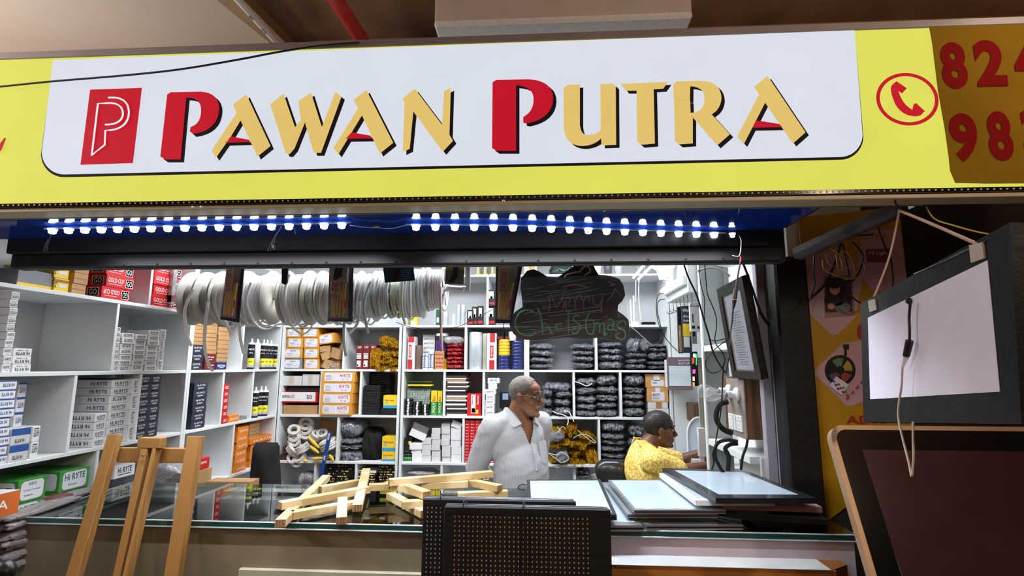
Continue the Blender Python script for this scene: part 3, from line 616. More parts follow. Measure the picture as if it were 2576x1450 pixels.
# silicone cartridges
SIL = None
def tube_cart(x, y, z, h, r, label, white=False):
    t = Thing('sealant_cartridge', (x, y, z), label, 'sealant tube', 'sealant cartridges standing on the left wall shelves')
    t.part('barrel', MB().lathe([(0, z), (r, z), (r, z+h*.84), (r*.92, z+h*.86), (0, z+h*.86)], 18, M=Matrix.Translation((x, y, 0))), WPLAS)
    t.part('nozzle_tip', MB().lathe([(r*.5, z+h*.86), (r*.3, z+h*.9), (r*.2, z+h*1.0), (0, z+h*1.0)], 12, M=Matrix.Translation((x, y, 0))), WPLAS)
    if not white:
        def band(a, b, m, nm, txts=()):
            mb = MB().lathe([(r+.0006, z+h*a), (r+.0006, z+h*b)], 18, M=Matrix.Translation((x, y, 0)))
            d = Vector((-x, -y, 0)).normalized(); s_ = Vector((0, 0, 1)).cross(-d).normalized()*-1
            for s__, zz, w_, hh in txts: put_text(mb, s__, Vector((x, y, z+h*zz))+d*(r+.0012), Vector((-d.y, d.x, 0))*w_, Vector((0, 0, hh)), 1)
            t.part(nm, mb, m)
        band(.36, .8, [mat('black_sleeve', (22, 22, 34), .35), WPR], 'printed_sleeve', (('FEVI', .64, r*1.5, .014), ('SEAL', .53, r*1.2, .008)))
        band(.36-.22, .36, [mat('yellow_sleeve', (232, 226, 60), .4), INKB], 'yellow_band', (('GP', .25, r, .012),))
        band(.0, .06, [MATS['black_sleeve'], WPR], 'base_band')
    return t
for i, (px, wh) in enumerate(((915, 0), (985, 1), (1062, 0), (1105, 0), (1150, 0), (1215, 0))):
    q = onX(*K(5, px, 1280), XL-.04)
    tube_cart(q.x, q.y, Z2+T, .235, .0245, ['sealant cartridge with black sleeve, leftmost on the upper shelf', 'plain white sealant cartridge without sleeve, second on the upper shelf', 'sealant cartridge with black sleeve, just right of the plain white one', 'sealant cartridge with black sleeve, middle of the upper group', 'sealant cartridge with black sleeve, second from the right on the upper shelf', 'sealant cartridge with black sleeve, nearest the corner on the upper shelf'][i], wh)
for i, px in enumerate((905, 965, 1015, 1090, 1135)):
    q = onX(*K(6, px, 560), XL-.04 - (.03 if i % 2 else 0))
    tube_cart(q.x, q.y, Z3+T, .235, .0245, 'sealant cartridge with black sleeve on the lower shelf, '+['leftmost', 'second from left', 'middle one', 'second from the corner', 'nearest the corner'][i])
for i in range(2):
    q = onX(*K(5, 1000+100*i, 1240), XL-.13); tube_cart(q.x, q.y, Z2+T, .235, .0245, 'sealant cartridge in the back row behind the upper group, '+['left', 'right'][i]+' one')
z_ = Z3+T
lcol('navy_carton', 6, 190, 345, 640, z_+.002, .0475, [S_NAVY1]*6, XL-.012, .25, 'dark navy carton, # in the rear left bay’s stack', group='dark navy cartons', jit=.004)
lcol('red_carton', 6, 540, 600, 600, z_, .045, [Style([REDC, WPR], [('t', .2, .3, .8, .7, 1, 'LED')])]*6, XL-.01, .2, 'small red carton, # in the thin red stack', group='small red cartons')
lcol('orange_carton', 6, 618, 735, 590, z_, .05, [S_OO], XL-.01, .08, 'single small orange carton beside the thin red stack')
for i, px in enumerate((752, 775, 800)):
    q = onX(*K(6, px, 610), XL-.03)
    solo('tiny_can', MB().cyl((q.x, q.y, z_), (q.x, q.y, z_+.03-.004*i), .011, n=12).cyl((q.x, q.y, z_+.03-.004*i), (q.x, q.y, z_+.036-.004*i), .007, n=10), STEEL, 'tiny silvery metal fitting, '+['left', 'middle', 'right'][i]+' of three beside the small orange carton', 'fitting', 'tiny metal fittings')
z_ = Z4+T
lcol('orange_carton', 6, 690, 815, 1170, z_, .053, [S_OO]*6, XL-.01, .2, 'orange printed carton, # in stack beside the black bag', group='orange cartons in the left corner', jit=.006)
lcol('kraft_carton', 6, 850, 960, 760, z_+.21, .055, [S_KR]*2, XL-.04, .15, 'brown kraft carton, # behind the orange stack', group='brown cartons in the left corner')
lcol('orange_carton', 6, 860, 1135, 860, z_+.17, .045, [S_OO], XL-.02, .2, 'wide orange carton lying above the dark cloth bag')
lcol('orange_carton', 6, 860, 1135, 1000, z_, .055, [S_OO]*3, XL-.03, .2, 'orange carton, # in pile hidden behind black bag', group='orange cartons in the left corner')
# red flat box and brown carton low on left
lcol('red_box', 6, 250, 385, 1290, .97, .065, [Style([REDC, WPR], [('t', .25, .5, .75, .75, 1, 'astmax')])], XL+.12, .1, 'red carton with white print behind the wooden easel')
lcol('support_carton', 6, 200, 420, 1380, .46, .508, [S_KR], XL+.125, .12, 'tall brown carton under the red one')
B('kraft_box', 6, (345, 1325, 850, 1400), 2.9, .1, Style([KRAFT], []), 'brown cardboard box standing behind the counter glass', z0=0)
# ---- back wall cartons
zb2 = Z2+T; zb3 = Z3+T; zb4 = Z4+T
rows = [((1355, 820, 1535, 945), (1545, 815, 1745, 940)), ((1360, 950, 1555, 1068), (1560, 945, 1755, 1062)), ((1315, 1070, 1545, 1192), (1560, 1062, 1750, 1185)), ((1305, 1197, 1540, 1300), (1560, 1187, 1750, 1300))]
for j, rw in enumerate(rows):
    for i, r in enumerate(rw):
        zl = [Z2+T+.0012+.0875*k for k in (3, 2, 1, 0)][j]
        X0, X1, za, zz = zrect(5, *r, 4.32)
        box_thing('orange_carton', X0+.001, X1-.001, 4.32+.003*j, 4.56, zl, zl+.086, Style([MATS['grey_carton'], LABEL, INKB], S_OL.D, 'paper_label') if (j, i) == (3, 0) else S_OL, '-Y',
            ('grey' if (j, i) == (3, 0) else 'orange')+' labelled carton, '+['topmost', 'third from the bottom', 'second from the bottom', 'lowest'][j]+' in the '+['left', 'right'][i]+' corner column', 'box', 'labelled orange cartons in the corner')
box_thing('orange_carton', *[zrect(5, 1757, 880, 1960, 1020, 4.31)[k] for k in (0, 1)], 4.31, 4.5, zb2+.21, zb2+.295, S_OL, '-Y', 'orange labelled carton tilted on top of the open brown boxes', 'box', rot=-6, tilt=-8)
def openbox(c, r, Y, lab, rot=0, tilt=0, z0=None, m=None, dep=.1, flap=True):
    X0, X1, za, zz = zrect(c, *r, Y); za = z0 if z0 is not None else za
    cx = (X0+X1)/2; hx = (X1-X0)/2; h = zz-za; th = .002
    M_ = Matrix.Translation((cx, Y+dep/2, za)) @ Matrix.Rotation(radians(rot), 4, 'Z') @ Matrix.Rotation(radians(tilt), 4, 'Y')
    mb = MB()
    mb.box(-hx, hx, -dep/2, dep/2, 0, th, c=0, M=M_).box(-hx, -hx+th, -dep/2, dep/2, 0, h, c=0, M=M_).box(hx-th, hx, -dep/2, dep/2, 0, h, c=0, M=M_).box(-hx, hx, -dep/2, -dep/2+th, 0, h, c=0, M=M_).box(-hx, hx, dep/2-th, dep/2, 0, h, c=0, M=M_)
    o = solo('open_carton', mb, m or KRAFT, lab, 'box', 'opened small cartons')
    if flap:
        f = MB().box(-hx, hx, 0, th, 0, h*.7, c=0, M=M_ @ Matrix.Translation((0, dep/2, h)) @ Matrix.Rotation(radians(-20), 4, 'X'))
        f.v = [tuple(Vector(v)-o.location) for v in f.v]; f.build('flap', m or KRAFT, o)
    return o
openbox(5, (1760, 1015, 1885, 1090), 4.33, 'small opened brown carton at the left of the jumbled heap', 8, -10)
openbox(5, (1890, 1045, 2010, 1170), 4.31, 'small opened brown carton facing out of the jumbled heap', -12, 14)
openbox(5, (1770, 1090, 1885, 1180), 4.32, 'brown carton lying crookedly in the middle of the jumbled heap', 20, -18)
openbox(5, (1745, 1190, 1880, 1300), 4.31, 'brown carton tipped forward at the foot of the jumbled heap', 30, 20, z0=zb2)
openbox(5, (1880, 1170, 2010, 1290), 4.34, 'brown carton holding loose metal fittings at the foot of the heap', -5, 0, z0=zb2)
mb = MB()
for k in range(26):
    q = onY(*K(5, rnd.uniform(1870, 1990), rnd.uniform(1230, 1290)), 4.315); mb.cyl(q, q+Vector((rnd.uniform(-.015, .015), rnd.uniform(-.01, .01), rnd.uniform(-.01, .014))), .003, n=6)
o = solo('loose_fittings', mb, STEEL, 'heap of tiny silvery metal fittings spilling out of the brown cartons', 'fittings'); o['kind'] = 'stuff'
# row B unit 1
for i, r in enumerate(((1232, 118, 1442, 248), (1452, 100, 1645, 235))):
    B('tan_carton', 6, r, 4.33, .2, Style([CARDG, mat('tan_tape', (196, 186, 168), .4)], [('r', .35, 0, .6, 1, 1)]), ['pale carton marked with a felt pen curve, left of a pair high on the shelf', 'pale taped carton, right of a pair high on the shelf'][i], z0=Z3+T+.232)
mb = MB()
for k in range(5): mb.box(xb(722), xb(800), 4.33+.01*k, 4.5, Z3+T+.185+.009*k, Z3+T+.192+.009*k)
solo('dark_strip_pile', mb, mat('dark_packet', (48, 46, 50), .4), 'pile of dark flat strips between the pale cartons and the flat white box', 'strips')
bb = B('shoe_style_box', 6, (1235, 455, 1620, 575), 4.33, .22, Style([KRAFT], []), 'wide brown box whose white lid reads astmax LED', z0=zb3)
X0, X1, za, zz = zrect(6, 1190, 345, 1620, 452, 4.318)
mb = MB().box(X0, X1, 4.318, 4.57, zb3+.096, zb3+.183, 0); deco(mb, (X0, 4.318, zb3+.096), (X1-X0, 0, 0), (0, 0, .087), (0, -1, 0), [('r', .02, .12, .95, .97, 1), ('t', .07, .45, .28, .72, 3, 'astmax'), ('t', .3, .45, .4, .72, 2, 'LED'), ('t', .72, .3, .86, .7, 3, '50')])
mb.v = [tuple(Vector(v)-bb.location) for v in mb.v]; mb.build('lid', [REDC, CARD, REDI, INKB], bb)['label'] = 'white and red lid'
for k in range(4):
    X0, X1, za, zz = zrect(6, 1660-14*k, 110+118*k, 2080-14*k, 225+118*k, 4.31); zl = zb3+.0005+(3-k)*.0875
    box_thing('orange_carton', max(X0, xb(806, 990)+.0105), X1-.012, 4.285, 4.6, zl, zl+.0865, S_OHI, '-Y', 'wide orange Hi RYTE carton, '+['topmost', 'third from the bottom', 'second from the bottom', 'lowest'][k]+' of the wide stack', 'box', 'wide labelled orange cartons')
# black driver stacks
def slabs(c, r, Y, n, lab, m, mats, dep=.2, z0=None, grp=None, cat='packet', name='black_adapter', jit=.004):
    X0, X1, za, zz = zrect(c, *r, Y); za = z0 if z0 is not None else za; h = (zz-za)/n
    for k in range(n):
        d = rnd.uniform(-jit, jit); mm = mats[k % len(mats)] if isinstance(mats, list) else mats
        mb = MB().box(X0+d, X1+d, Y+abs(d), Y+dep, za+k*h+.0004, za+(k+1)*h-.001, c=.0018)
        if m: m(mb, X0+d, X1+d, Y+abs(d), za+k*h, h, k)
        solo(name, mb, mm if isinstance(mm, tuple) else [mm], lab.replace('#', ordn(k, n)), cat, grp)
BLKA = mat('black_adapter_plastic', (26, 26, 28), .4, var=.2)
def ribs(mb, a, b, Y, z, h, k):
    for i in range(9): x = a+(b-a)*(i+.5)/9; mb.box(x-.002, x+.002, Y-.0015, Y, z+h*.3, z+h*.7, 1, c=0)
RB = (BLKA, mat('dull_terminal', (84, 84, 84), .4, .5))
slabs(8, (240, 228, 430, 560), 4.32, 18, 'thin black driver unit, # in the front black stack', ribs, [RB], z0=zb3, grp='thin black driver units, front stack', dep=.12)
slabs(8, (318, 92, 545, 560), 4.46, 22, 'thin black driver unit, # in the tall rear stack', ribs, [RB], z0=zb3, grp='thin black driver units, rear stack', dep=.14)
slabs(8, (436, 490, 622, 562), 4.32, 4, 'thin black driver unit, # under the yellow carton', ribs, [RB], z0=zb3, grp='thin black driver units, low pile', dep=.12)
B('yellow_carton', 8, (472, 342, 634, 488), 4.32, .1, S_YB, 'yellow and blue carton standing on the low black pile', z0=onY(*K(8, 550, 489), 4.32).z)
B('yellow_carton', 8, (455, 980, 622, 1130), 4.33, .15, S_YB, 'yellow and blue carton, lower of two beside the wide upright', z0=zb4)
B('yellow_carton', 8, (458, 812, 630, 978), 4.33, .15, S_YB, 'yellow and blue carton, upper of two beside the wide upright', z0=onY(*K(8, 540, 980), 4.33).z+.0008)
# row A unit 1 : maroon packs
for i in range(3):
    B('maroon_pack', 7, (172+83*i, 1010-2*i, 252+83*i, 1298), 4.33, .12, Style([MAROON, WPR, ORAN2], [('t', .2, .87, .8, .95, 1, 'LED')]+[('r', .1, .44+.06*k, .8, .48+.06*k, 1) for k in range(4)]+[('r', .15, .1, .75, .36, 1), ('r', .2, .13, .4, .2, 2)]), 'tall maroon bulb pack, '+['left', 'middle', 'right'][i]+' of three beside the gold foil', z0=zb2, group='maroon bulb packs')
# row B unit 2
B('polyfix_carton', 8, (757, 186, 1028, 236), 4.33, .1, S_PF, 'green and yellow POLYfix carton lying on top of the grey strips', z0=zb3+.268)
B('yellow_strip_box', 8, (750, 237, 1025, 262), 4.325, .1, Style([YELL, INKB], [('t', .1, .3, .6, .7, 1, 'adhesive tape')]), 'thin yellow carton under the lying POLYfix carton', z0=zb3+.2475)
gm = (mat('grey_green_pack', (150, 164, 154), .5), INKB)
def gl(mb, a, b, Y, z, h, k):
    for i in range(14):
        if rnd.random() < .8: x = a+(b-a)*(i+.5)/14; mb.box(x-.002, x+.003*rnd.random(), Y-.0012, Y, z+h*.3, z+h*.8, 1, c=0)
slabs(8, (737, 264, 1000, 562), 4.36, 7, 'grey-green flat pack, # in the pile under the POLYfix carton', gl, [gm], z0=zb3, grp='grey-green flat packs', dep=.15, name='grey_green_pack', cat='box')
for i, (xa, xc, n) in enumerate(((712, 808, 6), (820, 905, 5), (915, 995, 4))):
    X0, X1, _, _ = zrect(8, xa, 400, xc, 560, 4.325); h = .0225
    for k in range(n):
        cx = (X0+X1)/2+rnd.uniform(-.003, .003); r_ = (X1-X0)/2; z = zb3+h*k
        mb = MB().lathe([(r_*.4, z+.001), (r_*.95, z+.001), (r_, z+.004), (r_, z+h-.004), (r_*.95, z+h-.001), (r_*.4, z+h-.001), (r_*.4, z+.001)], 18, M=Matrix.Translation((cx, 4.325-.012+r_, 0)))
        mb.box(cx-.007, cx+.007, 4.325-.0145, 4.325-.01, z+.002, z+h-.002, 1, c=0)
        solo('tape_roll', mb, [BLKA, WPR], 'small black tape roll, '+ordn(k, n)+' in the '+['left', 'middle', 'right'][i]+' pile of rolls', 'tape roll', 'black tape rolls')
B('polyfix_carton', 8, (1016, 286, 1083, 563), 4.33, .12, S_PFV, 'green and yellow POLYfix carton standing on end, left of two', z0=zb3)
B('polyfix_carton', 8, (1090, 290, 1142, 564), 4.33, .12, Style(S_PFV.m, [(*d[:6], *( (d[6], d[7]) if len(d) > 6 else ())) for d in S_PFV.D]), 'green and yellow POLYfix carton standing on end, right of two', z0=zb3)
pk = [(CARD,), (mat('dark_brown_pack', (60, 48, 44), .5),), (BLKA,), (CARD,), (MATS['dark_brown_pack'],), (CARD,), (MATS['dark_brown_pack'],), (CARDG,), (KRAFT,)]
slabs(8, (1182, 92, 1420, 578), 4.32, 21, 'thin flat pack, # in the mixed white and dark pile', None, pk, z0=zb3, grp='mixed flat packs', dep=.17, name='flat_pack', jit=.012)
B('tape_carton', 8, (1425, 322, 1585, 578), 4.33, .14, Style([REDC, WPR, GREEN, YELL, INKB], [('r', .3, .12, .62, .96, 1), ('t', .34, .5, .46, .92, 4, 'Adhesive Tape', 2), ('t', .7, .5, .85, .92, 1, 'Aarson', 2), ('o', .34, .14, .6, .34, 2), ('o', .58, .1, .82, .28, 3)]), 'red and white tape carton with pictures of tape rolls', z0=zb3)
hs = [62, 62, 52, 58, 60, 66, 60]
zz0 = zb3
wx = [(1636, 1734), (1634, 1736), (1636, 1740), (1640, 1742), (1628, 1752), (1668, 1765), (1660, 1795)]
for k in range(7):
    X0, X1, _, _ = zrect(8, wx[k][0], 300, wx[k][1], 400, 4.33); h = hs[k]/4.53/1320*4.33
    box_thing('white_carton', X0, X1, 4.33, 4.45, zz0, zz0+h-.001, Style([CARD, INKB], [('t', .2, .4, .8, .7, 1, 'Hi RYTE')]) if k != 5 else S_PLAIN, '-Y', 'small white carton, '+ordn(k, 7)+' in wobbly stack beside the man', 'box', 'wobbly stack of white cartons'); zz0 += h
t = Thing('card_machine', (xb(1268), 4.38, zb3), 'black payment or biometric terminal with small lit screen behind the man’s head', 'device')
X0, X1, za, zz = zrect(8, 1795, 302, 1925, 497, 4.36)
t.part('body', MB().box(X0, X1, 4.36, 4.40, za, zz, c=.008), BLACK); t.part('foot', MB().box(X0+.02, X1-.02, 4.36, 4.44, zb3, za+.004, c=.004), BLACK)
X0, X1, za, zz = zrect(8, 1832, 318, 1897, 390, 4.36); t.part('screen', MB().box(X0, X1, 4.3585, 4.3605, za, zz, c=0), glow('small_lit_screen', (150, 178, 210), .9), 'pale lit screen')
X0, X1, za, zz = zrect(8, 1770, 548, 1880, 572, 4.33)
solo('white_dish', MB().lathe([(0, zb3), (.03, zb3), (.05, zb3+.008), (.046, zb3+.009), (0, zb3+.004)], 20, M=Matrix.Translation(((X0+X1)/2, 4.4, 0))), WPLAS, 'flat white dish on the shelf under the black terminal', 'dish')
# row C unit 2 : loose white cartons
cols = [(792, 905, [(1040, 1130, 'W'), (968, 1038, 'W')]), (910, 1012, [(1068, 1130), (1003, 1066), (942, 1001), (874, 940)]), (1022, 1120, [(1075, 1130), (1006, 1073), (940, 1004), (884, 938), (820, 882), (756, 818)]),
        (1134, 1230, [(1078, 1133), (955, 1076), (884, 953), (824, 882), (766, 822), (704, 764)]), (1242, 1356, [(1050, 1133), (970, 1048), (896, 968), (816, 894), (740, 814)])]
for i, (xa, xc, ys) in enumerate(cols):
    z = zb4
    for k, q in enumerate(ys):
        h = (q[1]-q[0])/4.5313/1320*4.34; X0, X1, _, _ = zrect(8, xa, q[0], xc, q[1], 4.34); d = rnd.uniform(-.004, .004)
        box_thing('white_carton', X0+d, X1+d, 4.34+rnd.uniform(0, .01), 4.5, z, z+h-.001, S_PLAIN if (i == 4 or i == 0) else S_PLG, '-Y', 'blank white carton, '+ordn(k, len(ys))+', '+['first', 'second', 'third', 'fourth', 'fifth'][i]+' column of the white heap', 'box', 'blank white cartons'); z += h
X0, X1, za, zz = zrect(8, 765, 885, 905, 968, 4.33); box_thing('white_carton', X0, X1, 4.335, 4.45, za+.004, zz, S_PLAIN, '-Y', 'blank white carton jutting out above the first column of the white heap', 'box', 'blank white cartons', rot=4)
X0, X1, za, zz = zrect(8, 1225, 640, 1340, 720, 4.34); box_thing('white_carton', X0, X1, 4.34, 4.45, za+.006, zz, S_PLAIN, '-Y', 'blank white carton lying askew on the topmost right of the white heap', 'box', 'blank white cartons', rot=10, tilt=22)
openbox(8, (740, 745, 925, 830), 4.33, 'opened white carton with raised flap on top of the white heap', 12, 24, m=CARD, dep=.12)
for k in range(5):
    q = onY(*K(8, 748, 950+38*k), 4.34); m_ = GREEN if k in (3, 4) else BLKA
    solo('battery_cell', MB().cyl((q.x-.03, 4.36, q.z), (q.x+.03, 4.36, q.z), .013, n=12), m_, ('green' if k > 2 else 'dark')+' cylinder cell, '+ordn(4-k, 5)+' in the short pile left of the white heap', 'battery', 'cylinder cells')
B('black_yellow_pack', 8, (715, 822, 800, 885), 4.34, .1, Style([BLKA, YELL], [('r', .55, .2, .9, .6, 1)]), 'small black and yellow pack left of the white heap', z0=zb4+.118)
B('black_pack', 8, (708, 885, 770, 935), 4.35, .1, Style([BLKA], []), 'small black pack under the black and yellow pack', z0=zb4+.0765)
# red grid of small cartons
X0, X1, za, zz = zrect(8, 1398, 622, 1752, 1122, 4.325); nc = 6; nr = 14; w_ = (X1-X0)/nc; h_ = (zz-zb4)/nr
smr = Style([REDC, WPR], [('t', .18, .34, .82, .66, 1, '88 w.')])
for j in range(nr):
    for i in range(nc):
        o = box_thing('small_red_carton', X0+w_*i+.0008, X0+w_*(i+1)-.0008, 4.325+rnd.uniform(0, .003), 4.45, zb4+h_*j, zb4+h_*(j+1)-.0012, smr, '-Y', 'small red carton, column '+['one', 'two', 'three', 'four', 'five', 'six'][i]+', '+ordn(j, nr)+' in the red wall', 'box', 'wall of small red cartons')
# brown cartons, right
for k, (r, st, lab) in enumerate((((685, 470, 915, 562), S_PLG, 'pale carton at the bottom of the taped carton stack on the right'), ((680, 402, 905, 468), Style([CARDG, mat('brown_tape', (160, 120, 70), .3)], [('r', .4, 0, .7, 1, 1)]), 'white carton with brown tape in the carton stack on the right'),
        ((670, 242, 910, 398), Style([mat('tan_carton', (198, 150, 92), .5), LABEL, INKB, REDI], [('r', .22, .12, .82, .7, 1), ('r', .4, .7, .62, 1, 1), ('t', .26, .4, .6, .6, 2, 'MENISCO PVT'), ('t', .26, .2, .6, .32, 2, 'DELHI 0212')], 'paper_label'), 'brown carton with square white address label on the right'),
        ((652, 92, 915, 262), Style([MATS['tan_carton'], LABEL, INKB], [('o', .24, .1, .8, .55, 1), ('r', .35, .5, .62, .95, 1), ('t', .3, .3, .5, .42, 2, 'Sticker')], 'paper_label'), 'topmost brown carton with torn white label on the right'))):
    X0, X1, za, zz = zrect(13, *r, 4.33)
    box_thing('parcel_carton', X0, min(X1, xu[3]-.02), 4.33, 4.55, [zb3, zb3+.0695, zb3+.118, zb3+.233][k], [zb3+.068, zb3+.117, zb3+.232, zb3+.34][k], st, '-Y', lab)
# ================================================================ row A/0 misc goods
def cylr(c, r, Y, m, lab, name, cat, z0, bands=(), n=20, group=None):
    X0, X1, za, zz = zrect(c, *r, Y); R_ = (X1-X0)/2; cx = (X0+X1)/2; ms = [m]; h = zz-z0
    mb = MB().lathe([(0, z0), (R_*.96, z0), (R_, z0+.003), (R_, zz-.003), (R_*.96, zz), (R_*.5, zz), (R_*.5, zz-.01), (0, zz-.01)], n, M=Matrix.Translation((cx, Y+R_, 0)))
    for a, b, m_ in bands: ms.append(m_); mb.lathe([(R_+.0008, z0+h*a), (R_+.0008, z0+h*b)], n, len(ms)-1, M=Matrix.Translation((cx, Y+R_, 0)))
    return solo(name, mb, ms, lab, cat, group)
SLV = mat('silvery_film_roll', (196, 202, 208), .25, .3, var=.06, bump=.1)
B('adhesive_box', 7, (800, 905, 885, 1288), 4.33, .1, Style([CARD, REDI, INKB], [('r', .05, .0, .7, .3, 1), ('r', .05, .82, .9, 1, 1), ('r', .15, .36, .55, .75, 1), ('t', .24, .4, .46, .7, 0, 'EPIC WORKER', 2)]), 'tall slim white and red box reading EPIC WORKER beside the brown roll', z0=zb2)
cylr(7, (888, 1010, 965, 1290), 4.34, mat('brown_film_roll', (110, 84, 76), .4), 'narrow brown roll standing next to the left white and red box', 'film_roll', 'roll', zb2)
cylr(7, (972, 1110, 1045, 1292), 4.33, CARDG, 'pale roll printed with blue letters, left of two', 'tape_roll_pack', 'roll', zb2, ((.1, .12, BLUEC), (.8, .82, BLUEC)))
cylr(7, (1048, 1080, 1116, 1292), 4.335, CARDG, 'pale roll printed with blue letters, right of two', 'tape_roll_pack', 'roll', zb2, ((.1, .12, BLUEC), (.8, .82, BLUEC)))
for px, nm in ((1010, 'left'), (1082, 'right')):
    mb = MB(); q = onY(*K(7, px, 1205), 4.328); put_text(mb, 'lwon', q, Vector((0, 0, -.11)), Vector((.022, 0, 0)), 0)
    for o in [o for o in COL.objects if o.get('label', '').startswith('pale roll printed with blue letters, '+nm)]:
        mb.v = [tuple(Vector(v)-o.location) for v in mb.v]; mb.build('lettering', BLUEC, o)
B('white_dispenser', 7, (985, 880, 1130, 1080), 4.42, .03, Style([CARDG, INKB], [('t', .1, .2+.13*i, .9, .26+.13*i, 1, 'size 8 10 12 16') for i in range(6)]), 'sheet of grey printed figures standing behind the pale rolls', z0=zb2)
X0, X1, za, zz = zrect(7, 1128, 865, 1200, 1075, 4.34)
cylr(7, (1128, 865, 1285, 1090), 4.36, BLKA, 'dark purple and yellow paint tin behind the dangling strip', 'paint_tin', 'tin', zb2, ((.5, .8, mat('purple_print', (72, 40, 110), .4)), (.0, .3, YELL), (.93, 1.0, CARD)))
B('striped_pack', 7, (1130, 1080, 1240, 1292), 4.33, .03, Style([KRAFT, REDI, CARD], [('r', .1+.18*i, .1+.22*k, .22+.18*i, .2+.22*k, 1) for i in range(5) for k in range(4)]), 'red striped beige packet standing in front of the paint tin', z0=zb2)
cylr(7, (1533, 848, 1700, 1296), 4.33, SLV, 'thick silvery-white roll of film standing on the shelf', 'film_roll', 'roll', zb2)
cylr(7, (1704, 865, 1775, 1296), 4.36, mat('beige_film_roll', (176, 170, 156), .4), 'narrow beige roll beside the thick silvery roll', 'film_roll', 'roll', zb2)
B('adhesive_box', 7, (1765, 865, 1878, 1297), 4.32, .08, Style([CARD, REDI], [('r', .25, .0, .8, .26, 1), ('r', .3, .75, .85, 1, 1), ('r', .3, .32, .7, .66, 1), ('t', .4, .36, .6, .62, 0, 'EPIC WORKER', 2)]), 'tall white and red box reading EPIC WORKER next to the yellow rolls', z0=zb2)
zq = zb2
for i, (m, lab) in enumerate([(mat('navy_tape', (34, 44, 100), .2, coat=.5), 'navy')]*4+[(mat('yellow_tape', (214, 176, 36), .2, coat=.5), 'yellow')]*5):
    X0, X1, _, _ = zrect(7, 1897, 1000, 2040, 1100, 4.33); R_ = (X1-X0)/2; h = .0293 if i < 4 else .0262
    mb = MB().lathe([(R_*.5, zq), (R_*.97, zq), (R_, zq+.002), (R_, zq+h-.003), (R_*.97, zq+h-.001), (R_*.5, zq+h-.001), (R_*.5, zq)], 20, M=Matrix.Translation(((X0+X1)/2, 4.33+R_, 0)))
    solo('tape_roll', mb, m, lab+' insulating tape roll, '+(ordn(i, 4) if i < 4 else ordn(i-4, 5))+' in the two-coloured column', 'tape roll', 'insulating tape rolls'); zq += h
B('red_lid_box', 7, (1883, 905, 2030, 958), 4.34, .08, Style([MAROON], []), 'dark red pack on top of the yellow tape rolls', z0=zq+.0005)
zq = zb2
for i in range(9):
    X0, X1, _, _ = zrect(7, 2062, 1000, 2205, 1100, 4.33); R_ = (X1-X0)/2; h = .0262
    solo('tape_roll', MB().lathe([(R_*.5, zq), (R_*.97, zq), (R_, zq+.002), (R_, zq+h-.003), (R_*.97, zq+h-.001), (R_*.5, zq+h-.001), (R_*.5, zq)], 20, M=Matrix.Translation(((X0+X1)/2, 4.33+R_, 0))), MATS['navy_tape'], 'navy insulating tape roll, '+ordn(i, 9)+' in the all-navy column', 'tape roll', 'insulating tape rolls'); zq += h
cylr(7, (2025, 842, 2118, 955), 4.34, CARDG, 'short white roll on top of the navy tape column', 'tape_roll', 'tape roll', zq+.001)
# row 0
z1 = Z1+T
cylr(7, (1392, 515, 1440, 740), 4.35, SLV, 'clear silvery roll, left of the pair on the upper shelf', 'film_roll', 'roll', z1)
cylr(7, (1442, 515, 1498, 740), 4.34, SLV, 'clear silvery roll, right of the pair on the upper shelf', 'film_roll', 'roll', z1)
cylr(7, (1340, 630, 1372, 740), 4.34, WPLAS, 'small white bottle left of the clear rolls', 'bottle', 'bottle', z1)
cylr(7, (1504, 645, 1520, 740), 4.34, WPLAS, 'thin white tube between clear rolls and black packs', 'tube', 'tube', z1)
cylr(7, (1215, 600, 1290, 740), 4.36, SLV, 'stubby silvery roll behind the last reel', 'film_roll', 'roll', z1)
B('green_pack', 7, (1145, 575, 1190, 740), 4.35, .06, Style([mat('dark_green_pack', (20, 80, 50), .4), WPR], [('r', .2, .2, .8, .5, 1)]), 'dark green pack behind the hanging pink strip', z0=z1)
B('gold_pack', 7, (838, 665, 915, 740), 4.35, .06, Style([YELL, LABEL], [('r', .1, .1, .9, .5, 1)]), 'pale yellow pack under the big white reel', z0=z1)
bl = Style([BLKA, WPR, REDI], [('r', .08, .1, .9, .24, 2), ('r', .2, .45, .75, .9, 1), ('o', .35, .3, .65, .6, 0)])
for i, (r, lab) in enumerate((((1523, 580, 1598, 738), 'lowest left'), ((1580, 542, 1648, 738), 'second from left'), ((1650, 532, 1718, 738), 'third from left'), ((1758, 535, 1868, 738), 'beyond the upright, lower'), ((1770, 335, 1868, 534), 'beyond the upright, upper'))):
    Y = 4.33+.02*(i % 2)
    B('blister_pack', 7, r, Y, .05, bl, 'black, white and red lamp pack on the upper shelf, '+lab, z0=z1 if i < 4 else onY(*K(7, 1800, 534), 4.33).z, group='black and red lamp packs')
z0_ = Z0+T
for i, px in enumerate((1655, 1740, 1830)):
    q = onY(*K(7, px, 140), 4.36)
    mb = MB().box(q.x-.028, q.x+.028, 4.35, 4.37, z0_, z0_+.02, c=.006).box(q.x-.01, q.x+.01, 4.35, 4.37, z0_+.018, z0_+.09, c=.004)
    solo('glue_spreader', mb, mat('pale_yellow_plastic', (214, 208, 130), .35), 'pale yellow plastic spreader standing on the highest shelf, '+['left', 'middle', 'right'][i]+' of three', 'tool', 'yellow spreaders')
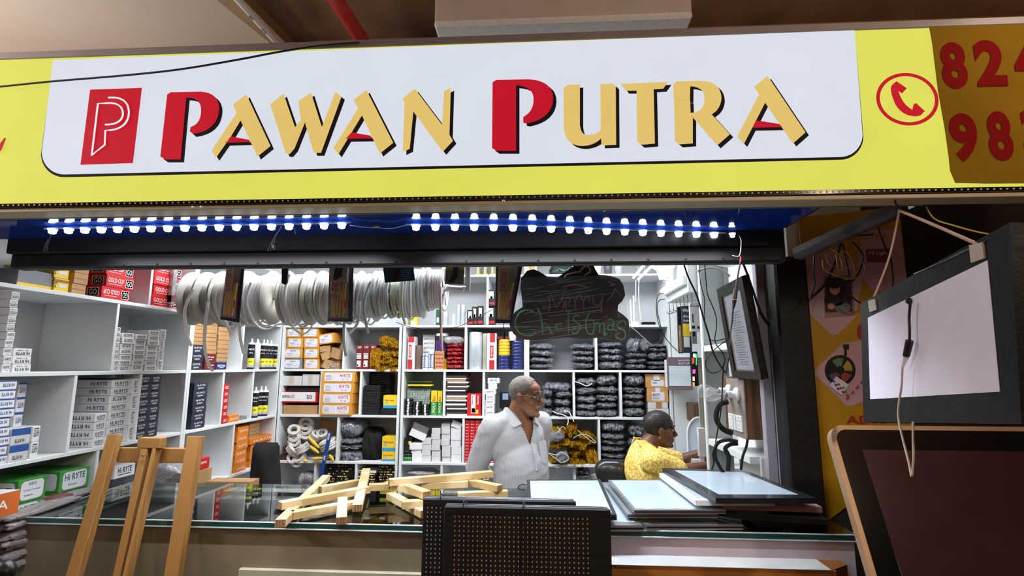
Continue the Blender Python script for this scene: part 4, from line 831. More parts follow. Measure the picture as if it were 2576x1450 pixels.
for i, px in enumerate((1700, 1785)):
    q = onY(*K(7, px, 140), 4.36); solo('grey_bottle', MB().lathe([(0, z0_), (.02, z0_), (.02, z0_+.07), (.008, z0_+.09), (.008, z0_+.11), (0, z0_+.11)], 14, M=Matrix.Translation((q.x, 4.42, 0))), mat('grey_plastic', (150, 152, 150), .4), 'grey bottle behind the yellow spreaders, '+['left', 'right'][i]+' one', 'bottle')
for k in range(6):
    X0, X1, za, zz = zrect(11, 262, 150, 440, 230, 4.34)
    solo('thin_plank', MB().box(X0, X1, 4.34, 4.5, z0_+.013*k, z0_+.0125+.013*k, c=.001), WOODX, 'thin light wooden strip, '+ordn(k, 6)+' in the strip pile above the Christmas board', 'wood', 'light wooden strips')
# ================================================================ wrapped parcels, coils, reels, hanging goods
def bagmesh(name, seed, mt, wr=.2, nx=40, nr=30):
    V = []; F = []; sd = Vector((seed*7.3, seed*3.1, 0))
    for i in range(nx+1):
        u = -1+2*i/nx; h = max(.03, (1-abs(u)**3.2))**.55; wy = max(.55, (1-abs(u)**8))
        for k in range(nr):
            a = 2*pi*k/nr; y = math.copysign(abs(cos(a))**.7, cos(a))*wy; z = math.copysign(abs(sin(a))**.85, sin(a))*h
            p = Vector((u*(1+.05*noise.noise(Vector((y*2, z*2, seed)))), y, z))
            n1 = noise.noise(Vector((u*2.2, y*2, z*1.5))+sd); n2 = 1-abs(noise.noise(Vector((u*6, y*3, z*5))+sd))*2; n3 = 1-abs(noise.noise(Vector((u*14, y*7, z*9))+sd))*2
            s_ = 1+wr*n1+wr*.7*(n2-.5)+wr*.5*(n3-.5)
            V.append((p.x*(1+.04*n2), p.y*s_, p.z*s_*(1+.3*n1*abs(u))))
    for i in range(nx):
        for k in range(nr): F.append((i*nr+k, i*nr+(k+1) % nr, (i+1)*nr+(k+1) % nr, (i+1)*nr+k))
    F.append(tuple(range(nr))[::-1]); F.append(tuple(range(nx*nr, (nx+1)*nr)))
    me = bpy.data.meshes.new(name); me.from_pydata(V, [], F); me.materials.append(mt)
    me.polygons.foreach_set('use_smooth', [True]*len(F)); me.update(); return me
FOIL = mat('silvery_film_glints', (232, 236, 246), .12, .1, scale=11, rgb2=(104, 110, 126), bump=1.0, bscale=15, coat=1, stretch=(1, 1.6, 2.5))  # pale and dark ramp paints crinkle glints along with the varied contents
GOLD = mat('gold_foil', (246, 200, 50), .18, .8, scale=6, rgb2=(190, 136, 24), bump=1.0, bscale=8, stretch=(1, 1.5, 2))
CLEARW = mat('cloudy_plastic_wrap', (150, 146, 150), .25, .1, var=.15, scale=5, bump=.8, bscale=8, coat=.5)
REDF = mat('red_plastic_film', (186, 28, 40), .2, .1, var=.2, bump=.9, bscale=9, coat=.6)
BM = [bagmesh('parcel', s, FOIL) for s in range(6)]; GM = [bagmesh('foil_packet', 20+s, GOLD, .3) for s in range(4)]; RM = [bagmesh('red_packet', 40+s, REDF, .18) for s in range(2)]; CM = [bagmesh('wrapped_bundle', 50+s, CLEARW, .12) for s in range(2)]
def place(name, me, c, r, Y, dy, label, cat, group=None, ry=0, rz=0, hs=1.0):
    X0, X1, za, zz = zrect(c, *r, Y)
    o = bpy.data.objects.new(name, me); COL.objects.link(o); o.location = ((X0+X1)/2, Y+dy, (za+zz)/2); o.scale = ((X1-X0)/2, dy, (zz-za)/2*hs)
    o.rotation_euler = (rnd.uniform(-.05, .05), radians(ry)+rnd.uniform(-.03, .03), radians(rz)); return tag(o, label, cat, group)
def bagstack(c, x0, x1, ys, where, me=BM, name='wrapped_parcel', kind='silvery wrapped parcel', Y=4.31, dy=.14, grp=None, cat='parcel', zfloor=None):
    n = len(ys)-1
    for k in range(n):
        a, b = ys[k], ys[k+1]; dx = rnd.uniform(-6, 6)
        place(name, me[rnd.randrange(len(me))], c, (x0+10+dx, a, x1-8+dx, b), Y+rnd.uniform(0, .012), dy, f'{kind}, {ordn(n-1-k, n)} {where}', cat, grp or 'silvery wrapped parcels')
W_ = 'in the right bay’s '
bagstack(11, 335, 660, [1078, 1160, 1245, 1325, 1395], 'in the first column below the Christmas board')
bagstack(11, 830, 1140, [1085, 1165, 1240, 1320, 1395], 'in the second column below the Christmas board')
bagstack(11, 1180, 1510, [1065, 1140, 1215, 1300, 1395], 'in the third column, right of the upper divider')
bagstack(11, 1520, 1800, [1195, 1265, 1335, 1395], 'in the fourth column, under the white cupboard')
bagstack(11, 1770, 2040, [1080, 1130, 1190, 1290, 1345, 1395], 'in the fifth column, against the white wall')
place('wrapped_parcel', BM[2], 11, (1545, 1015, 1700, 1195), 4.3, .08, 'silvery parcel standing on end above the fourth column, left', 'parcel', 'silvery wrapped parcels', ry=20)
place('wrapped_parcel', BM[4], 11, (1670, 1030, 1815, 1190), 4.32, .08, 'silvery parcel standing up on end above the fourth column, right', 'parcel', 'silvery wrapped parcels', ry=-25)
bagstack(12, 825, 960, [270, 370, 480, 585], 'in the heap directly behind the man')
bagstack(12, 960, 1180, [300, 380, 470, 585], 'in the heap right of the standing man')
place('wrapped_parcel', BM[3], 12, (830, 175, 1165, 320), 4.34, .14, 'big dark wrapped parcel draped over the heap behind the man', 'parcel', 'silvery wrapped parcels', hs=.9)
bagstack(12, 1205, 1475, [140, 240, 335, 430, 510, 590], 'in the column left of centre, middle shelf')
bagstack(13, 75, 355, [105, 240, 330, 420, 500, 595], 'in the column right of centre, middle shelf')
bagstack(13, 390, 665, [95, 235, 320, 395, 485, 592], 'in the column beside the taped cartons')
bagstack(13, 135, 445, [635, 770, 850, 920, 1000, 1060, 1115], 'in the column behind the seated man')
bagstack(13, 450, 660, [670, 830, 960, 1110], 'beside the head of the seated man')
bagstack(6, 1850, 2140, [625, 830, 900, 960, 1120], 'in the dark heap left of the yellow cartons', Y=4.33, dy=.13)
bagstack(12, 1230, 1400, [1200, 1260, 1310], 'on the lowest shelf beside the black chair')
# loops of white flat cable sticking out of parcels
def wire(pts, c, Y, r, m, label, cat='wire', name='cable', grp=None, n=5, sy=1.0):
    P = cat_pts([onY(*K(c, *q[:2]), q[2] if len(q) > 2 else Y) for q in pts], n)
    return solo(name, MB().tube(P, r, 6, sy=sy), m, label, cat, grp)
wire([(950, 520), (985, 540), (1060, 560), (1120, 590), (1130, 640), (1118, 680)], 12, 4.29, .004, WPLAS, 'white cable end hanging out of the heap right of the man’s chin, left one')
wire([(1080, 520), (1140, 530), (1165, 580), (1195, 640)], 12, 4.29, .004, WPLAS, 'white cable end hanging out of the heap right of the man’s chin, right one')
wire([(1210, 145), (1200, 180), (1260, 200), (1340, 235), (1400, 205)], 12, 4.29, .004, WPLAS, 'white flat cable loop on the topmost parcel left of centre')
wire([(520, 810), (490, 930), (520, 900), (560, 880)], 13, 4.3, .004, WPLAS, 'white cable loop in front of the lower parcels beside the seated man')
# gold foil
for i, (r, ry) in enumerate((((420, 920, 720, 1060), 20), ((330, 1040, 470, 1330), 70), ((430, 1070, 715, 1180), -5), ((440, 1160, 715, 1270), 4), ((360, 1250, 710, 1340), 2))):
    place('foil_packet', GM[i % 4], 7, r, 4.30, .1, 'crumpled gold foil packet beside the maroon packs, '+['at the top', 'upright at the left', 'upper middle', 'lower middle', 'drooping over the shelf edge'][i], 'packet', 'gold foil packets, upper shelf', ry=ry if ry < 45 else 0)
gl_ = [((905, 690, 1110, 860), 10), ((1100, 640, 1240, 830), 0), ((1230, 760, 1470, 900), 28), ((905, 850, 1180, 960), -8), ((1120, 870, 1360, 980), 6), ((1110, 960, 1350, 1050), -4), ((905, 1040, 1140, 1140), 5), ((1130, 1050, 1340, 1190), 12), ((1330, 930, 1480, 1180), -20)]
for i, (r, ry) in enumerate(gl_):
    place('foil_packet', GM[(i+1) % 4], 12, r, 4.30+.015*(i % 3), .1, 'crumpled gold foil packet right of the standing man, '+['at upper left', 'at upper centre', 'at upper right', 'left of middle', 'in the middle', 'below the middle', 'at lower left', 'at the bottom', 'at lower right'][i], 'packet', 'gold foil packets, lower shelf', ry=ry)
for i, r in enumerate(((905, 755, 1085, 870), (990, 990, 1140, 1120), (940, 1150, 1060, 1185), (1140, 1150, 1240, 1180))):
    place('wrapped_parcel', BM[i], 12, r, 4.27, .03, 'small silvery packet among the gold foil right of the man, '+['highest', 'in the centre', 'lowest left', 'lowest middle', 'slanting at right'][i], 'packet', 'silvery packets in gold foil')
for i, pts in enumerate(([(1000, 700), (1040, 740), (1010, 770), (1060, 700), (1100, 720)], [(1190, 830), (1240, 800), (1340, 790), (1440, 870), (1420, 880), (1330, 820), (1240, 740)], [(905, 1000), (1000, 1020), (1060, 990), (1140, 1060), (1060, 1110), (1010, 1080), (905, 1000)])):
    wire(pts, 12, 4.26, .0035, mat('grey_white_cable', (190, 188, 186), .4), 'pale cable loop on the gold foil packets, '+['upper left', 'upper right', 'lower left'][i])
# red packets
for k in range(7):
    ys = [905, 985, 1040, 1090, 1140, 1190, 1240, 1298]
    place('red_packet', RM[k % 2], 7, (1255, ys[k]-4, 1478, ys[k+1]+4), 4.33, .09, f'red plastic packet, {ordn(6-k, 7)} in the red pile left of the silvery roll', 'packet', 'red plastic packets')
place('white_packet', CM[0], 7, (1225, 900, 1480, 1000), 4.31, .04, 'white film packet lying over the top of the red pile', 'packet')
# black cloth and dark lumps
BLC = mat('black_cloth', (20, 20, 23), .9, var=.2, bump=.3, bscale=40)
BK = bagmesh('dark_bundle', 77, BLC, .2)
place('black_bundle', BK, 8, (200, 725, 455, 1100), 4.36, .1, 'shapeless black bundle between the wrapped parcels and the yellow cartons', 'bundle')
# white cable coils
def coil(c, x, y, R_, Y, tl, lab, m=None, n=4, rr=None):
    q = onY(*K(c, x, y), Y); rw = R_/CR[c][2]/1320*Y; mb = MB(); rr = rw*.14
    M_ = Matrix.Translation(q) @ Matrix.Rotation(radians(tl[0]), 4, 'X') @ Matrix.Rotation(radians(tl[1]), 4, 'Y')
    for a in range(n):
        for b in range(2):
            R1_ = rw*(.82-.2*b); z = (a-(n-1)/2)*rr*1.5
            mb.tube([M_ @ Vector((R1_*cos(t*2*pi/20)*(1+.05*sin(3*t+a)), R1_*sin(t*2*pi/20)*.9, z+rr*.3*sin(t+a*2))) for t in range(20)], rr, 6, closed=True)
    return solo('cable_coil', mb, m or mat('white_cable_wrap', (206, 202, 198), .35, var=.05), lab, 'cable coil', 'coils of white cable')
nm_ = ['at the top left', 'second down on the left', 'third down on the left', 'at the top middle', 'second down in the middle', 'third down in the middle', 'lower left, tilted', 'standing at lower centre left', 'lying at lower left', 'lying at lower centre', 'behind the blue box, upper', 'round the blue box', 'at the right edge, upper', 'bottom middle']
for i, a in enumerate([(1360, 740, 75, (60, 10)), (1365, 815, 72, (75, 0)), (1360, 870, 70, (80, 5)), (1500, 665, 88, (80, 8)), (1500, 725, 85, (80, -5)), (1500, 780, 80, (70, 10)), (1370, 950, 95, (30, 40)), (1450, 950, 95, (10, -30)), (1350, 1060, 75, (70, 20)), (1420, 1050, 80, (60, -15)), (1620, 800, 75, (30, 30)), (1750, 900, 110, (15, -20)), (1680, 780, 70, (50, 0)), (1400, 1100, 70, (80, 0))]):
    coil(6, a[0], a[1], a[2], 4.40 if i in (3, 4, 5, 10, 12) else 4.34, a[3], 'coil of white cable in the corner heap, '+nm_[i])
for i in range(2): B('dark_brown_box', 6, ((1225, 925, 1318, 1010), (1180, 1020, 1283, 1100))[i], 4.33-.0*i, .1, Style([mat('dark_wine_carton', (62, 34, 32), .5)], []), 'small dark wine-red box at the left of the cable coils, '+['upper', 'lower'][i]+' one', z0=(zb4+.062, zb4)[i])
X0, X1, za, zz = zrect(6, 1600, 650, 1850, 760, 4.45)
solo('cardboard_flap', MB().box(-.09, .09, 0, .004, -.05, .05, M=Matrix.Translation(((X0+X1)/2, 4.5, (za+zz)/2)) @ Matrix.Rotation(.35, 4, 'Y')), KRAFT, 'slanting brown cardboard piece behind the cable coils', 'cardboard')
for i, (a, b) in enumerate((((1520, 815), (1640, 940)), ((1540, 920), (1640, 1000)), ((1570, 1065), (1690, 1060)), ((1760, 1020), (1810, 1090)), ((1470, 1080), (1510, 1100)))):
    p, q = onY(*K(6, *a), 4.28), onY(*K(6, *b), 4.28)
    solo('yellow_tool_packet', MB().tube([p, (p+q)/2, q], [.01, .016, .008], 8), mat('yellow_tool', (226, 190, 60), .35), 'yellow packed piece among the cable coils, '+['highest', 'second highest', 'lying flat low', 'at the right end', 'smallest at bottom left'][i], 'tool', 'yellow pieces in the coil heap')
a, b = onY(*K(6, 1765, 755), 4.2), onY(*K(6, 1660, 1270), 4.16)
b = a+(b-a)*((a.z-.01)/(a.z-b.z))
d = (b-a).normalized(); s_ = d.cross(Vector((0, 1, 0))).normalized()*.013
mb = MB().prism([a-s_, a+s_, b+s_, b-s_], (0, .018, 0))
put_text(mb, 'MAGIK', a+d*.04+Vector((0, -.001, 0)), d*.05, -s_*1.2 if s_.x < 0 else s_*1.2, 1); put_text(mb, '20W', a+d*.2+Vector((0, -.001, 0)), d*.035, -s_*1.2 if s_.x < 0 else s_*1.2, 1)
solo('tube_light_box', mb, [mat('blue_lamp_box', (28, 62, 130), .35), WPR], 'long slim blue lamp box standing slanted in front of the cable coils', 'box')
# lowest visible shelf: dark blister heaps
for i, (c, r, nn) in enumerate(((6, (1710, 1160, 2050, 1330), 9), (8, (180, 1165, 400, 1290), 5), (8, (405, 1170, 610, 1330), 8))):
    ms = [(BLKA, YELL, WPR)]
    def pr(mb, a, b, Y, z, h, k):
        for q in range(6):
            x = a+(b-a)*rnd.random()*.9; mb.box(x, x+rnd.uniform(.006, .02), Y-.001, Y, z+h*.3, z+h*.7, 1 if rnd.random() < .6 else 2, c=0)
    X0, X1, za, zz = zrect(c, *r, 4.33); h = .02
    for k in range(nn):
        d = rnd.uniform(-.008, .008); mb = MB().box(X0+d+.008, X1+d-.008, 4.33+abs(d), 4.5, .459+.2+h*k+.0004, .459+.2+h*(k+1)-.002, 0); pr(mb, X0+d+.008, X1+d-.008, 4.33+abs(d), .659+h*k, h, k)
        solo('dark_flat_packet', mb, [WPR if (i == 1 and k == nn-1) else BLKA, YELL, WPR], f'dark flat packet with small yellow marks, {ordn(k, nn)} in the '+['left', 'middle', 'right'][i]+' low pile', 'packet', 'dark flat packets on the lowest shelf')
    solo('low_box', MB().box(X0+.004, X1-.004, 4.34, 4.55, .4595, .658, 0), BLKA, 'black box under the '+['left', 'middle', 'right'][i]+' pile of dark flat packets', 'box')
place('clear_bag', CM[0], 6, (1380, 1230, 1580, 1390), 4.3, .08, 'cloudy plastic bag on the lowest shelf in the corner', 'bag')
place('paper_bundle', CM[1], 8, (715, 1200, 1080, 1270), 4.32, .08, 'pile of white papers on the lowest shelf right of the wide upright', 'papers')
# standing black cloth bag in the corner
tb = Thing('cloth_bag', (onY(*K(6, 960, 1300), 3.7).x, 3.75, .42), 'tall black cloth bag standing in the left corner before the orange cartons', 'bag')
mb = MB(); n = 24; P0 = [(830, 1390), (1125, 1385), (1110, 1150), (1120, 1050), (1118, 890), (1050, 905), (940, 905), (895, 875), (860, 880), (845, 1000), (835, 1150), (812, 1300)]
zs = [.42, .6, .75, .9, 1.02, 1.12]
L_ = []
for k, (xa, xc, y) in enumerate(((810, 1150, 1450), (812, 1140, 1380), (822, 1135, 1240), (840, 1118, 1080), (848, 1116, 950), (862, 1112, 895))):
    a = onY(*K(6, xa, y), 3.68); b = onY(*K(6, xc, y), 3.68); L_.append((a, b))
vs_ = []
for k, (a, b) in enumerate(L_):
    for i in range(n):
        t = 2*pi*i/n; cx_ = cos(t); c_ = (a+b)/2; w = (b.x-a.x)/2*(1+.03*noise.noise(Vector((i*.7, k*.9, 3))))
        vs_.append((c_.x+w*math.copysign(abs(cx_)**.6, cx_), 3.75+(.07+.012*sin(5*t+k))*math.copysign(abs(sin(t))**.8, sin(t))*(1 if k < 5 else .3), a.z if k else .42))
tb.part('sack', MB().add(vs_, [(j*n+i, j*n+(i+1) % n, (j+1)*n+(i+1) % n, (j+1)*n+i) for j in range(5) for i in range(n)]+[tuple(range(n))[::-1], tuple(range(5*n, 6*n))], 0, smooth=True), BLC)
solo('low_shelf_block', MB().box(tb.b.x-.14, tb.b.x+.14, 3.6, 3.9, 0, .419), KRAFT, 'brown carton on the floor carrying the black cloth bag', 'box')
o = place('wrapped_bundle', CM[0], 15, (1090, 60, 1715, 300), 3.0, .08, 'grey translucent wrapped bundle behind the easel, above the counter glass', 'bundle'); o.scale.z *= 1.05
lcol('white_carton', 15, 1130, 1330, 70, Z4+T+.17, .07, [S_HI], XL-.06, .2, 'white printed carton peeking out above the grey wrapped bundle')
lcol('white_carton', 15, 1690, 1770, 130, Z4+T, .1, [S_HI]*3, XL-.04, .2, 'white printed carton, # right of the grey wrapped bundle', group='white cartons behind the bundle')
# ---------------------------------------------------------------- reels of LED strip on the hanging rod
FLW = mat('white_silicone_strip', (246, 246, 248), .35, var=.03, scale=20)
rk = Thing('reel_rack', (-.5, 2.95, 2.1), 'steel hanging rod and slotted bracket that carry the row of white reels', 'rack')
YR = 2.95
pa, pb = onY(487, 752, YR), onY(880, 744, YR); pc_, pd = onY(885, 748, YR), onY(1166, 726, YR)
rk.part('rod', MB().cyl(pa-Vector((.1, 0, 0)), pb+Vector((.02, 0, 0)), .012), STEEL); rk.part('rod', MB().cyl(pc_, pd, .012), STEEL)
a = onY(*K(7, 1275, 320), YR-.01); b = onY(*K(7, 1480, 330), YR-.01); rk.part('sleeve', MB().cyl(a, b, .019), STEEL, 'thick steel sleeve at the right end')
X0, X1, za, zz = zrect(7, 1500, 60, 1552, 350, YR-.02); mb = MB().box(X0, X1, YR-.02, YR-.017, za, 2.7, c=0).box(X1-.003, X1, YR-.02, YR+.02, za, 2.7, c=0)
rk.part('slotted_angle', mb, STEEL)
rk.part('bolt', MB().cyl(b+Vector((-.002, -.02, .005)), b+Vector((.016, -.02, .005)), .011, n=6), STEEL)
rk.part('slotted_angle', MB().box(pa.x-.16, pa.x-.13, YR-.01, YR+.02, pa.z-.03, 2.7, c=0).box(pa.x-.16, pa.x-.08, YR-.01, YR-.007, pa.z-.02, pa.z+.02, c=0), STEEL)
names = ['first', 'second', 'third', 'fourth', 'fifth', 'sixth', 'seventh']
def reel(xL, xR, y, Rpx, lab, coilR=.8, spoke=False, m=FLW, stripe=None, loops=5, Y=YR, left=True, right=True, fm=None):
    a = onY(xL, y, Y); b = onY(xR, y, Y); z = a.z; R_ = Rpx/1320*Y*1.0
    t = Thing('strip_reel', ((a.x+b.x)/2, Y, z-R_), lab, 'reel', 'reels of LED strip on the rod')
    F_ = fm or FLANGE
    def flange(x):
        mb = MB(); Mx = Matrix.Translation((x, Y, z))
        if not spoke: mb.lathe([(.013, -.0018), (R_*.99, -.0018), (R_, 0), (R_*.99, .0018), (.013, .0018), (.013, -.0018)], 48, 0, Mx, 'x')
        else:
            mb.lathe([(R_*.84, -.002), (R_, -.002), (R_, .002), (R_*.84, .002), (R_*.84, -.002)], 40, 0, Mx, 'x').lathe([(.014, -.002), (R_*.3, -.002), (R_*.3, .002), (.014, .002), (.014, -.002)], 24, 0, Mx, 'x')
            for i in range(6):
                an = pi/3*i+.3; u = Vector((0, cos(an), sin(an))); v = Vector((0, -sin(an), cos(an)))
                mb.prism([Vector((x-.0018, Y, z))+u*R_*p+v*R_*q for p, q in ((.27, -.12), (.86, -.17), (.86, .17), (.27, .12))], (.0036, 0, 0))
        t.part('flange', mb, F_)
    if left: flange(a.x)
    if right: flange(b.x)
    mb = MB(); w = b.x-a.x-.006; n = max(3, round(w/.0085)); rc = R_*coilR; pr = [(rc*.6, a.x+.003)]
    for i in range(n):
        x = a.x+.003+w*i/n; s_ = w/n
        pr += [(rc*.965, x+s_*.04), (rc, x+s_*.25), (rc, x+s_*.75), (rc*.965, x+s_*.96)]
    pr += [(rc*.6, b.x-.003)]
    mb.lathe([(r_, h) for r_, h in pr], 44, 0, Matrix.Translation((0, Y, z)), 'x')
    t.part('wound_strip', mb, m)
    if stripe:
        mb = MB()
        for k in range(stripe[1]): x = a.x+.003+w*(k+.5)/stripe[1]; mb.lathe([(rc+.0012, x-.0009), (rc+.0012, x+.0009)], 44, 0, Matrix.Translation((0, Y, z)), 'x')
        t.part('strip_edge', mb, stripe[0], 'thin coloured edge of the wound strip')
    mb = MB()
    for k in range(loops):
        x = a.x+.006+w*rnd.random()*.9; s0 = rnd.uniform(.03, .3)*R_
        mb.tube([Vector((x+.006*sin(i*.6+k)+.01*noise.noise(Vector((i*.2, k, 0))), Y+rc*1.02*cos(2*pi*i/28), z-s0*(.5-.5*sin(2*pi*i/28)) + rc*1.02*sin(2*pi*i/28))) for i in range(28)], .0052, 6, closed=True)
    if loops: t.part('slack_loops', mb, m)
    return t
DGR = mat('grey_strip', (170, 168, 168), .4, var=.05)
reel(487, 522, 752, 70, 'large pale reel at the far left end of the rod', .6, m=DGR, loops=2)
reel(526, 560, 752, 70, 'large pale reel, second from the left on the rod', .6, m=DGR, loops=1)
reel(564, 620, 750, 70, 'large reel of white strip behind the left hanging tool pack', .8, loops=3)
reel(628, 688, 750, 70, 'large white reel just right of the left tool pack', .82, loops=6)
reel(726, 780, 750, 71, 'large white reel with loose loops near the middle', .82, loops=6)
reel(784, 814, 750, 71, 'large reel wound with green edged strip', .62, stripe=(mat('green_edge', (50, 150, 90), .4), 4), loops=2)
reel(817, 880, 750, 70, 'large white reel behind the right hanging tool pack', .84, stripe=(mat('pink_edge', (170, 110, 120), .4), 5), loops=4)
REEL2 = mat('white_reel_plastic', (214, 216, 216), .35)
reel(888, 905, 748, 62, 'small spoked reel right of the second tool pack', .75, True, fm=REEL2, loops=3)
reel(912, 948, 746, 66, 'white reel wound with grey striped strip', .85, False, stripe=(mat('grey_edge', (150, 156, 158), .4), 5), fm=REEL2, loops=2)
reel(958, 985, 742, 62, 'spoked reel under the blue hanging card', .8, True, fm=REEL2, stripe=(MATS['grey_edge'], 5), loops=2)
reel(990, 1020, 742, 60, 'spoked reel with pale yellow-green strip', .7, True, fm=REEL2, m=mat('ivory_strip', (226, 228, 208), .4), loops=6)
reel(1030, 1066, 738, 66, 'reel with broad purple-edged white strip', .93, False, fm=REEL2, stripe=(mat('purple_edge', (120, 96, 120), .4), 4), loops=1)
reel(1078, 1118, 728, 58, 'spoked reel with pinkish strip at the right end of the rod', .86, True, fm=REEL2, stripe=(MATS['pink_edge'], 6), loops=1)
for i, (c, pts, lab, m_) in enumerate([
    (5, [(230, 330), (150, 480), (118, 620), (130, 760), (150, 900), (200, 1020)], 'white strip end hanging below the first reel', 0),
    (5, [(405, 480), (385, 640), (365, 800), (360, 1000), (380, 1150), (420, 1260), (465, 1325)], 'longest white strip end hanging down to the middle shelf', 0),
    (5, [(590, 500), (600, 690), (630, 745), (655, 810), (700, 880)], 'short white strip end below the left tool pack', 0),
    (5, [(800, 400), (778, 600), (785, 800), (800, 950), (840, 1115)], 'white strip end hanging right of the left tool pack', 0),
    (5, [(930, 250), (870, 450), (900, 600), (970, 740), (1060, 810), (1160, 810), (1240, 760), (1330, 750)], 'white strip loop sagging under the fourth reel', 0),
    (5, [(1345, 670), (1335, 500), (1350, 300), (1400, 150)], 'white strip end lying over the fifth reel', 0),
    (5, [(1370, 560), (1390, 700), (1450, 800), (1540, 870), (1620, 840), (1690, 730)], 'white strip loop sagging above the orange cartons', 0),
    (5, [(2060, 720), (2050, 900), (2060, 1030), (2080, 1145)], 'blue edged white strip hanging below the right tool pack', 1),
    (5, [(2245, 480), (2235, 680), (2200, 780), (2120, 865)], 'white strip end curling left below the small reels', 0),
    (7, [(350, 240), (290, 400), (272, 550), (285, 700), (320, 865)], 'grey striped strip end hanging above the gold foil', 2),
    (7, [(740, 240), (730, 450), (740, 620), (770, 760)], 'ivory strip end hanging beside the reel bracket', 3),
    (7, [(830, 250), (832, 450), (836, 650)], 'broad white strip end hanging before the purple-edged reel', 0),
    (7, [(1200, 300), (1203, 600), (1207, 850), (1218, 1085)], 'long straight pinkish strip hanging down to the red packets', 4)]):
    ms = [FLW, mat('pale_blue_strip', (176, 200, 214), .4), mat('striped_grey_strip', (190, 200, 198), .4), MATS['ivory_strip'], mat('pink_strip', (228, 200, 200), .4)][m_]
    wire([(*p, YR-.17) for p in pts], c, YR, .0082, ms, lab, 'LED strip', 'strip_end', 'loose strip ends below the reels', sy=.4)
wire([(660, 730), (800, 780), (1000, 815), (1200, 825), (1450, 770), (1650, 670), (1860, 560)], 7, 2.8, .0016, BLACK, 'thin black cord sagging across in front of the upper shelves', 'cord', 'cord')
rl = Thing('hanging_rail', (-.6, 2.625, 2.115), 'thin steel rail behind the lintel from which the packs hang', 'rail')
rl.part('rail', MB().cyl((-1.9, 2.63, 2.125), (.1, 2.63, 2.125), .005), STEEL)
for x in (-1.85, -.6, .05): rl.part('hanger', MB().cyl((x, 2.63, 2.125), (x, 2.63, 2.7), .003, n=8), STEEL)
# ---------------------------------------------------------------- hanging tool packs
def pack(c, quad, Y, lab, text, tx, sticks, rotup=1):
    P = [onY(*K(c, *q), Y) for q in quad]; ce = sum(P, Vector())/4
    t = Thing('tool_pack', (ce.x, Y, min(p.z for p in P)), lab, 'pack', 'hanging tool packs')
    def bl(u, v, y=0): a = P[0].lerp(P[1], u); b = P[3].lerp(P[2], u); q = a.lerp(b, v); return Vector((q.x, Y+y, q.z))
    t.part('backing_card', MB().prism([bl(-.02, 0), bl(1.02, 0), bl(1.02, 1.0), bl(-.02, 1.0)], (0, .004, 0)), mat('dark_navy_card', (22, 26, 52), .35))
    t.part('grey_field', MB().prism([bl(.08, 0, -.001), bl(.84, 0, -.001), bl(.84, .93, -.001), bl(.08, .93, -.001)], (0, .0008, 0)), mat('taupe_print', (120, 106, 92), .4, var=.1))
    for u0, u1, v0, v1 in sticks:
        mb = MB().tube([bl(u0, v0, -.008), bl((u0+u1)/2, (v0+v1)/2, -.01), bl(u1, v1, -.008)], .0055, 8)
        t.part('yellow_stick', mb, mat('ochre_stick', (206, 160, 52), .4))
    t.part('red_band', MB().prism([bl(.7, .62, -.016), bl(.82, .62, -.016), bl(.82, .76, -.016), bl(.7, .76, -.016)], (0, .004, 0)), REDI)
    mb = MB().prism([bl(.1, 0, -.018), bl(.55, 0, -.018), bl(.55, .5, -.018), bl(.1, .5, -.018)], (0, .001, 0))
    q = bl(.32, tx, -.0195); put_text(mb, text, q, bl(.32, tx+.2)-bl(.32, tx-.2) if rotup > 0 else bl(.32, tx-.2)-bl(.32, tx+.2), (bl(.47, tx)-bl(.17, tx))*(1 if rotup > 0 else -1), 1, .03)
    t.part('printed_label', mb, [mat('sand_label', (176, 150, 104), .4), mat('magenta_print', (166, 30, 80), .4)])
    mb = MB(); nx, nz = 10, 24
    V = []
    for j in range(nz+1):
        for i in range(nx+1):
            u = .04+.88*i/nx; v = .95*j/nz; V.append(bl(u, v, -.022-.006*sin(pi*i/nx)-.004*noise.noise(Vector((i*.7, j*.6, Y)))))
    mb.add(V, [(j*(nx+1)+i, j*(nx+1)+i+1, (j+1)*(nx+1)+i+1, (j+1)*(nx+1)+i) for j in range(nz) for i in range(nx)], 0, smooth=True)
    t.part('clear_pouch', mb, thin('clear_pouch_film', (225, 225, 225), .08, .16, .6, 40))
    return t
st = [(.2, .22, .45, .9), (.32, .3, .5, .92), (.42, .4, .5, .88), (.55, .5, .45, .92), (.62, .66, .3, .9), (.74, .7, .3, .85)]
pack(5, [(632, 60), (840, 60), (775, 735), (555, 695)], 2.62, 'hanging tool pack with yellow sticks and magenta lettering at the left', 'URON', .26, st)
pack(5, [(1885, 60), (2165, 60), (2150, 725), (1862, 722)], 2.62, 'hanging tool pack with yellow sticks, second from the left', 'ON', .38, st)
pack(7, [(1880, 40), (2190, 40), (2060, 745), (1868, 740)], 2.62, 'hanging tool pack with yellow sticks left of the Christmas board', 'URON', .26, st)
def card(c, quad, Y, lab, m, extra=None):
    P = [onY(*K(c, *q), Y) for q in quad]; ce = sum(P, Vector())/4
    t = Thing('hanging_card', (ce.x, Y, min(p.z for p in P)), lab, 'pack', 'hanging blister cards')
    t.part('card', MB().prism(P, (0, .003, 0)), m)
    for nm, q, mm, d in extra or (): t.part(nm, MB().prism([onY(*K(c, *p), Y-d) for p in q], (0, d*.9, 0)), mm)
    return t
t = card(7, [(500, 50), (870, 50), (888, 222), (520, 250)], 2.62, 'dark blue blister card with black gadget hanging among the reels', mat('petrol_card', (30, 66, 96), .35),
     [('gadget', [(560, 50), (690, 50), (640, 160), (620, 215), (600, 215), (570, 140)], BLKG, .02), ('brown_patch', [(640, 150), (695, 150), (695, 195), (640, 195)], MAROON, .002)])
mb = MB()
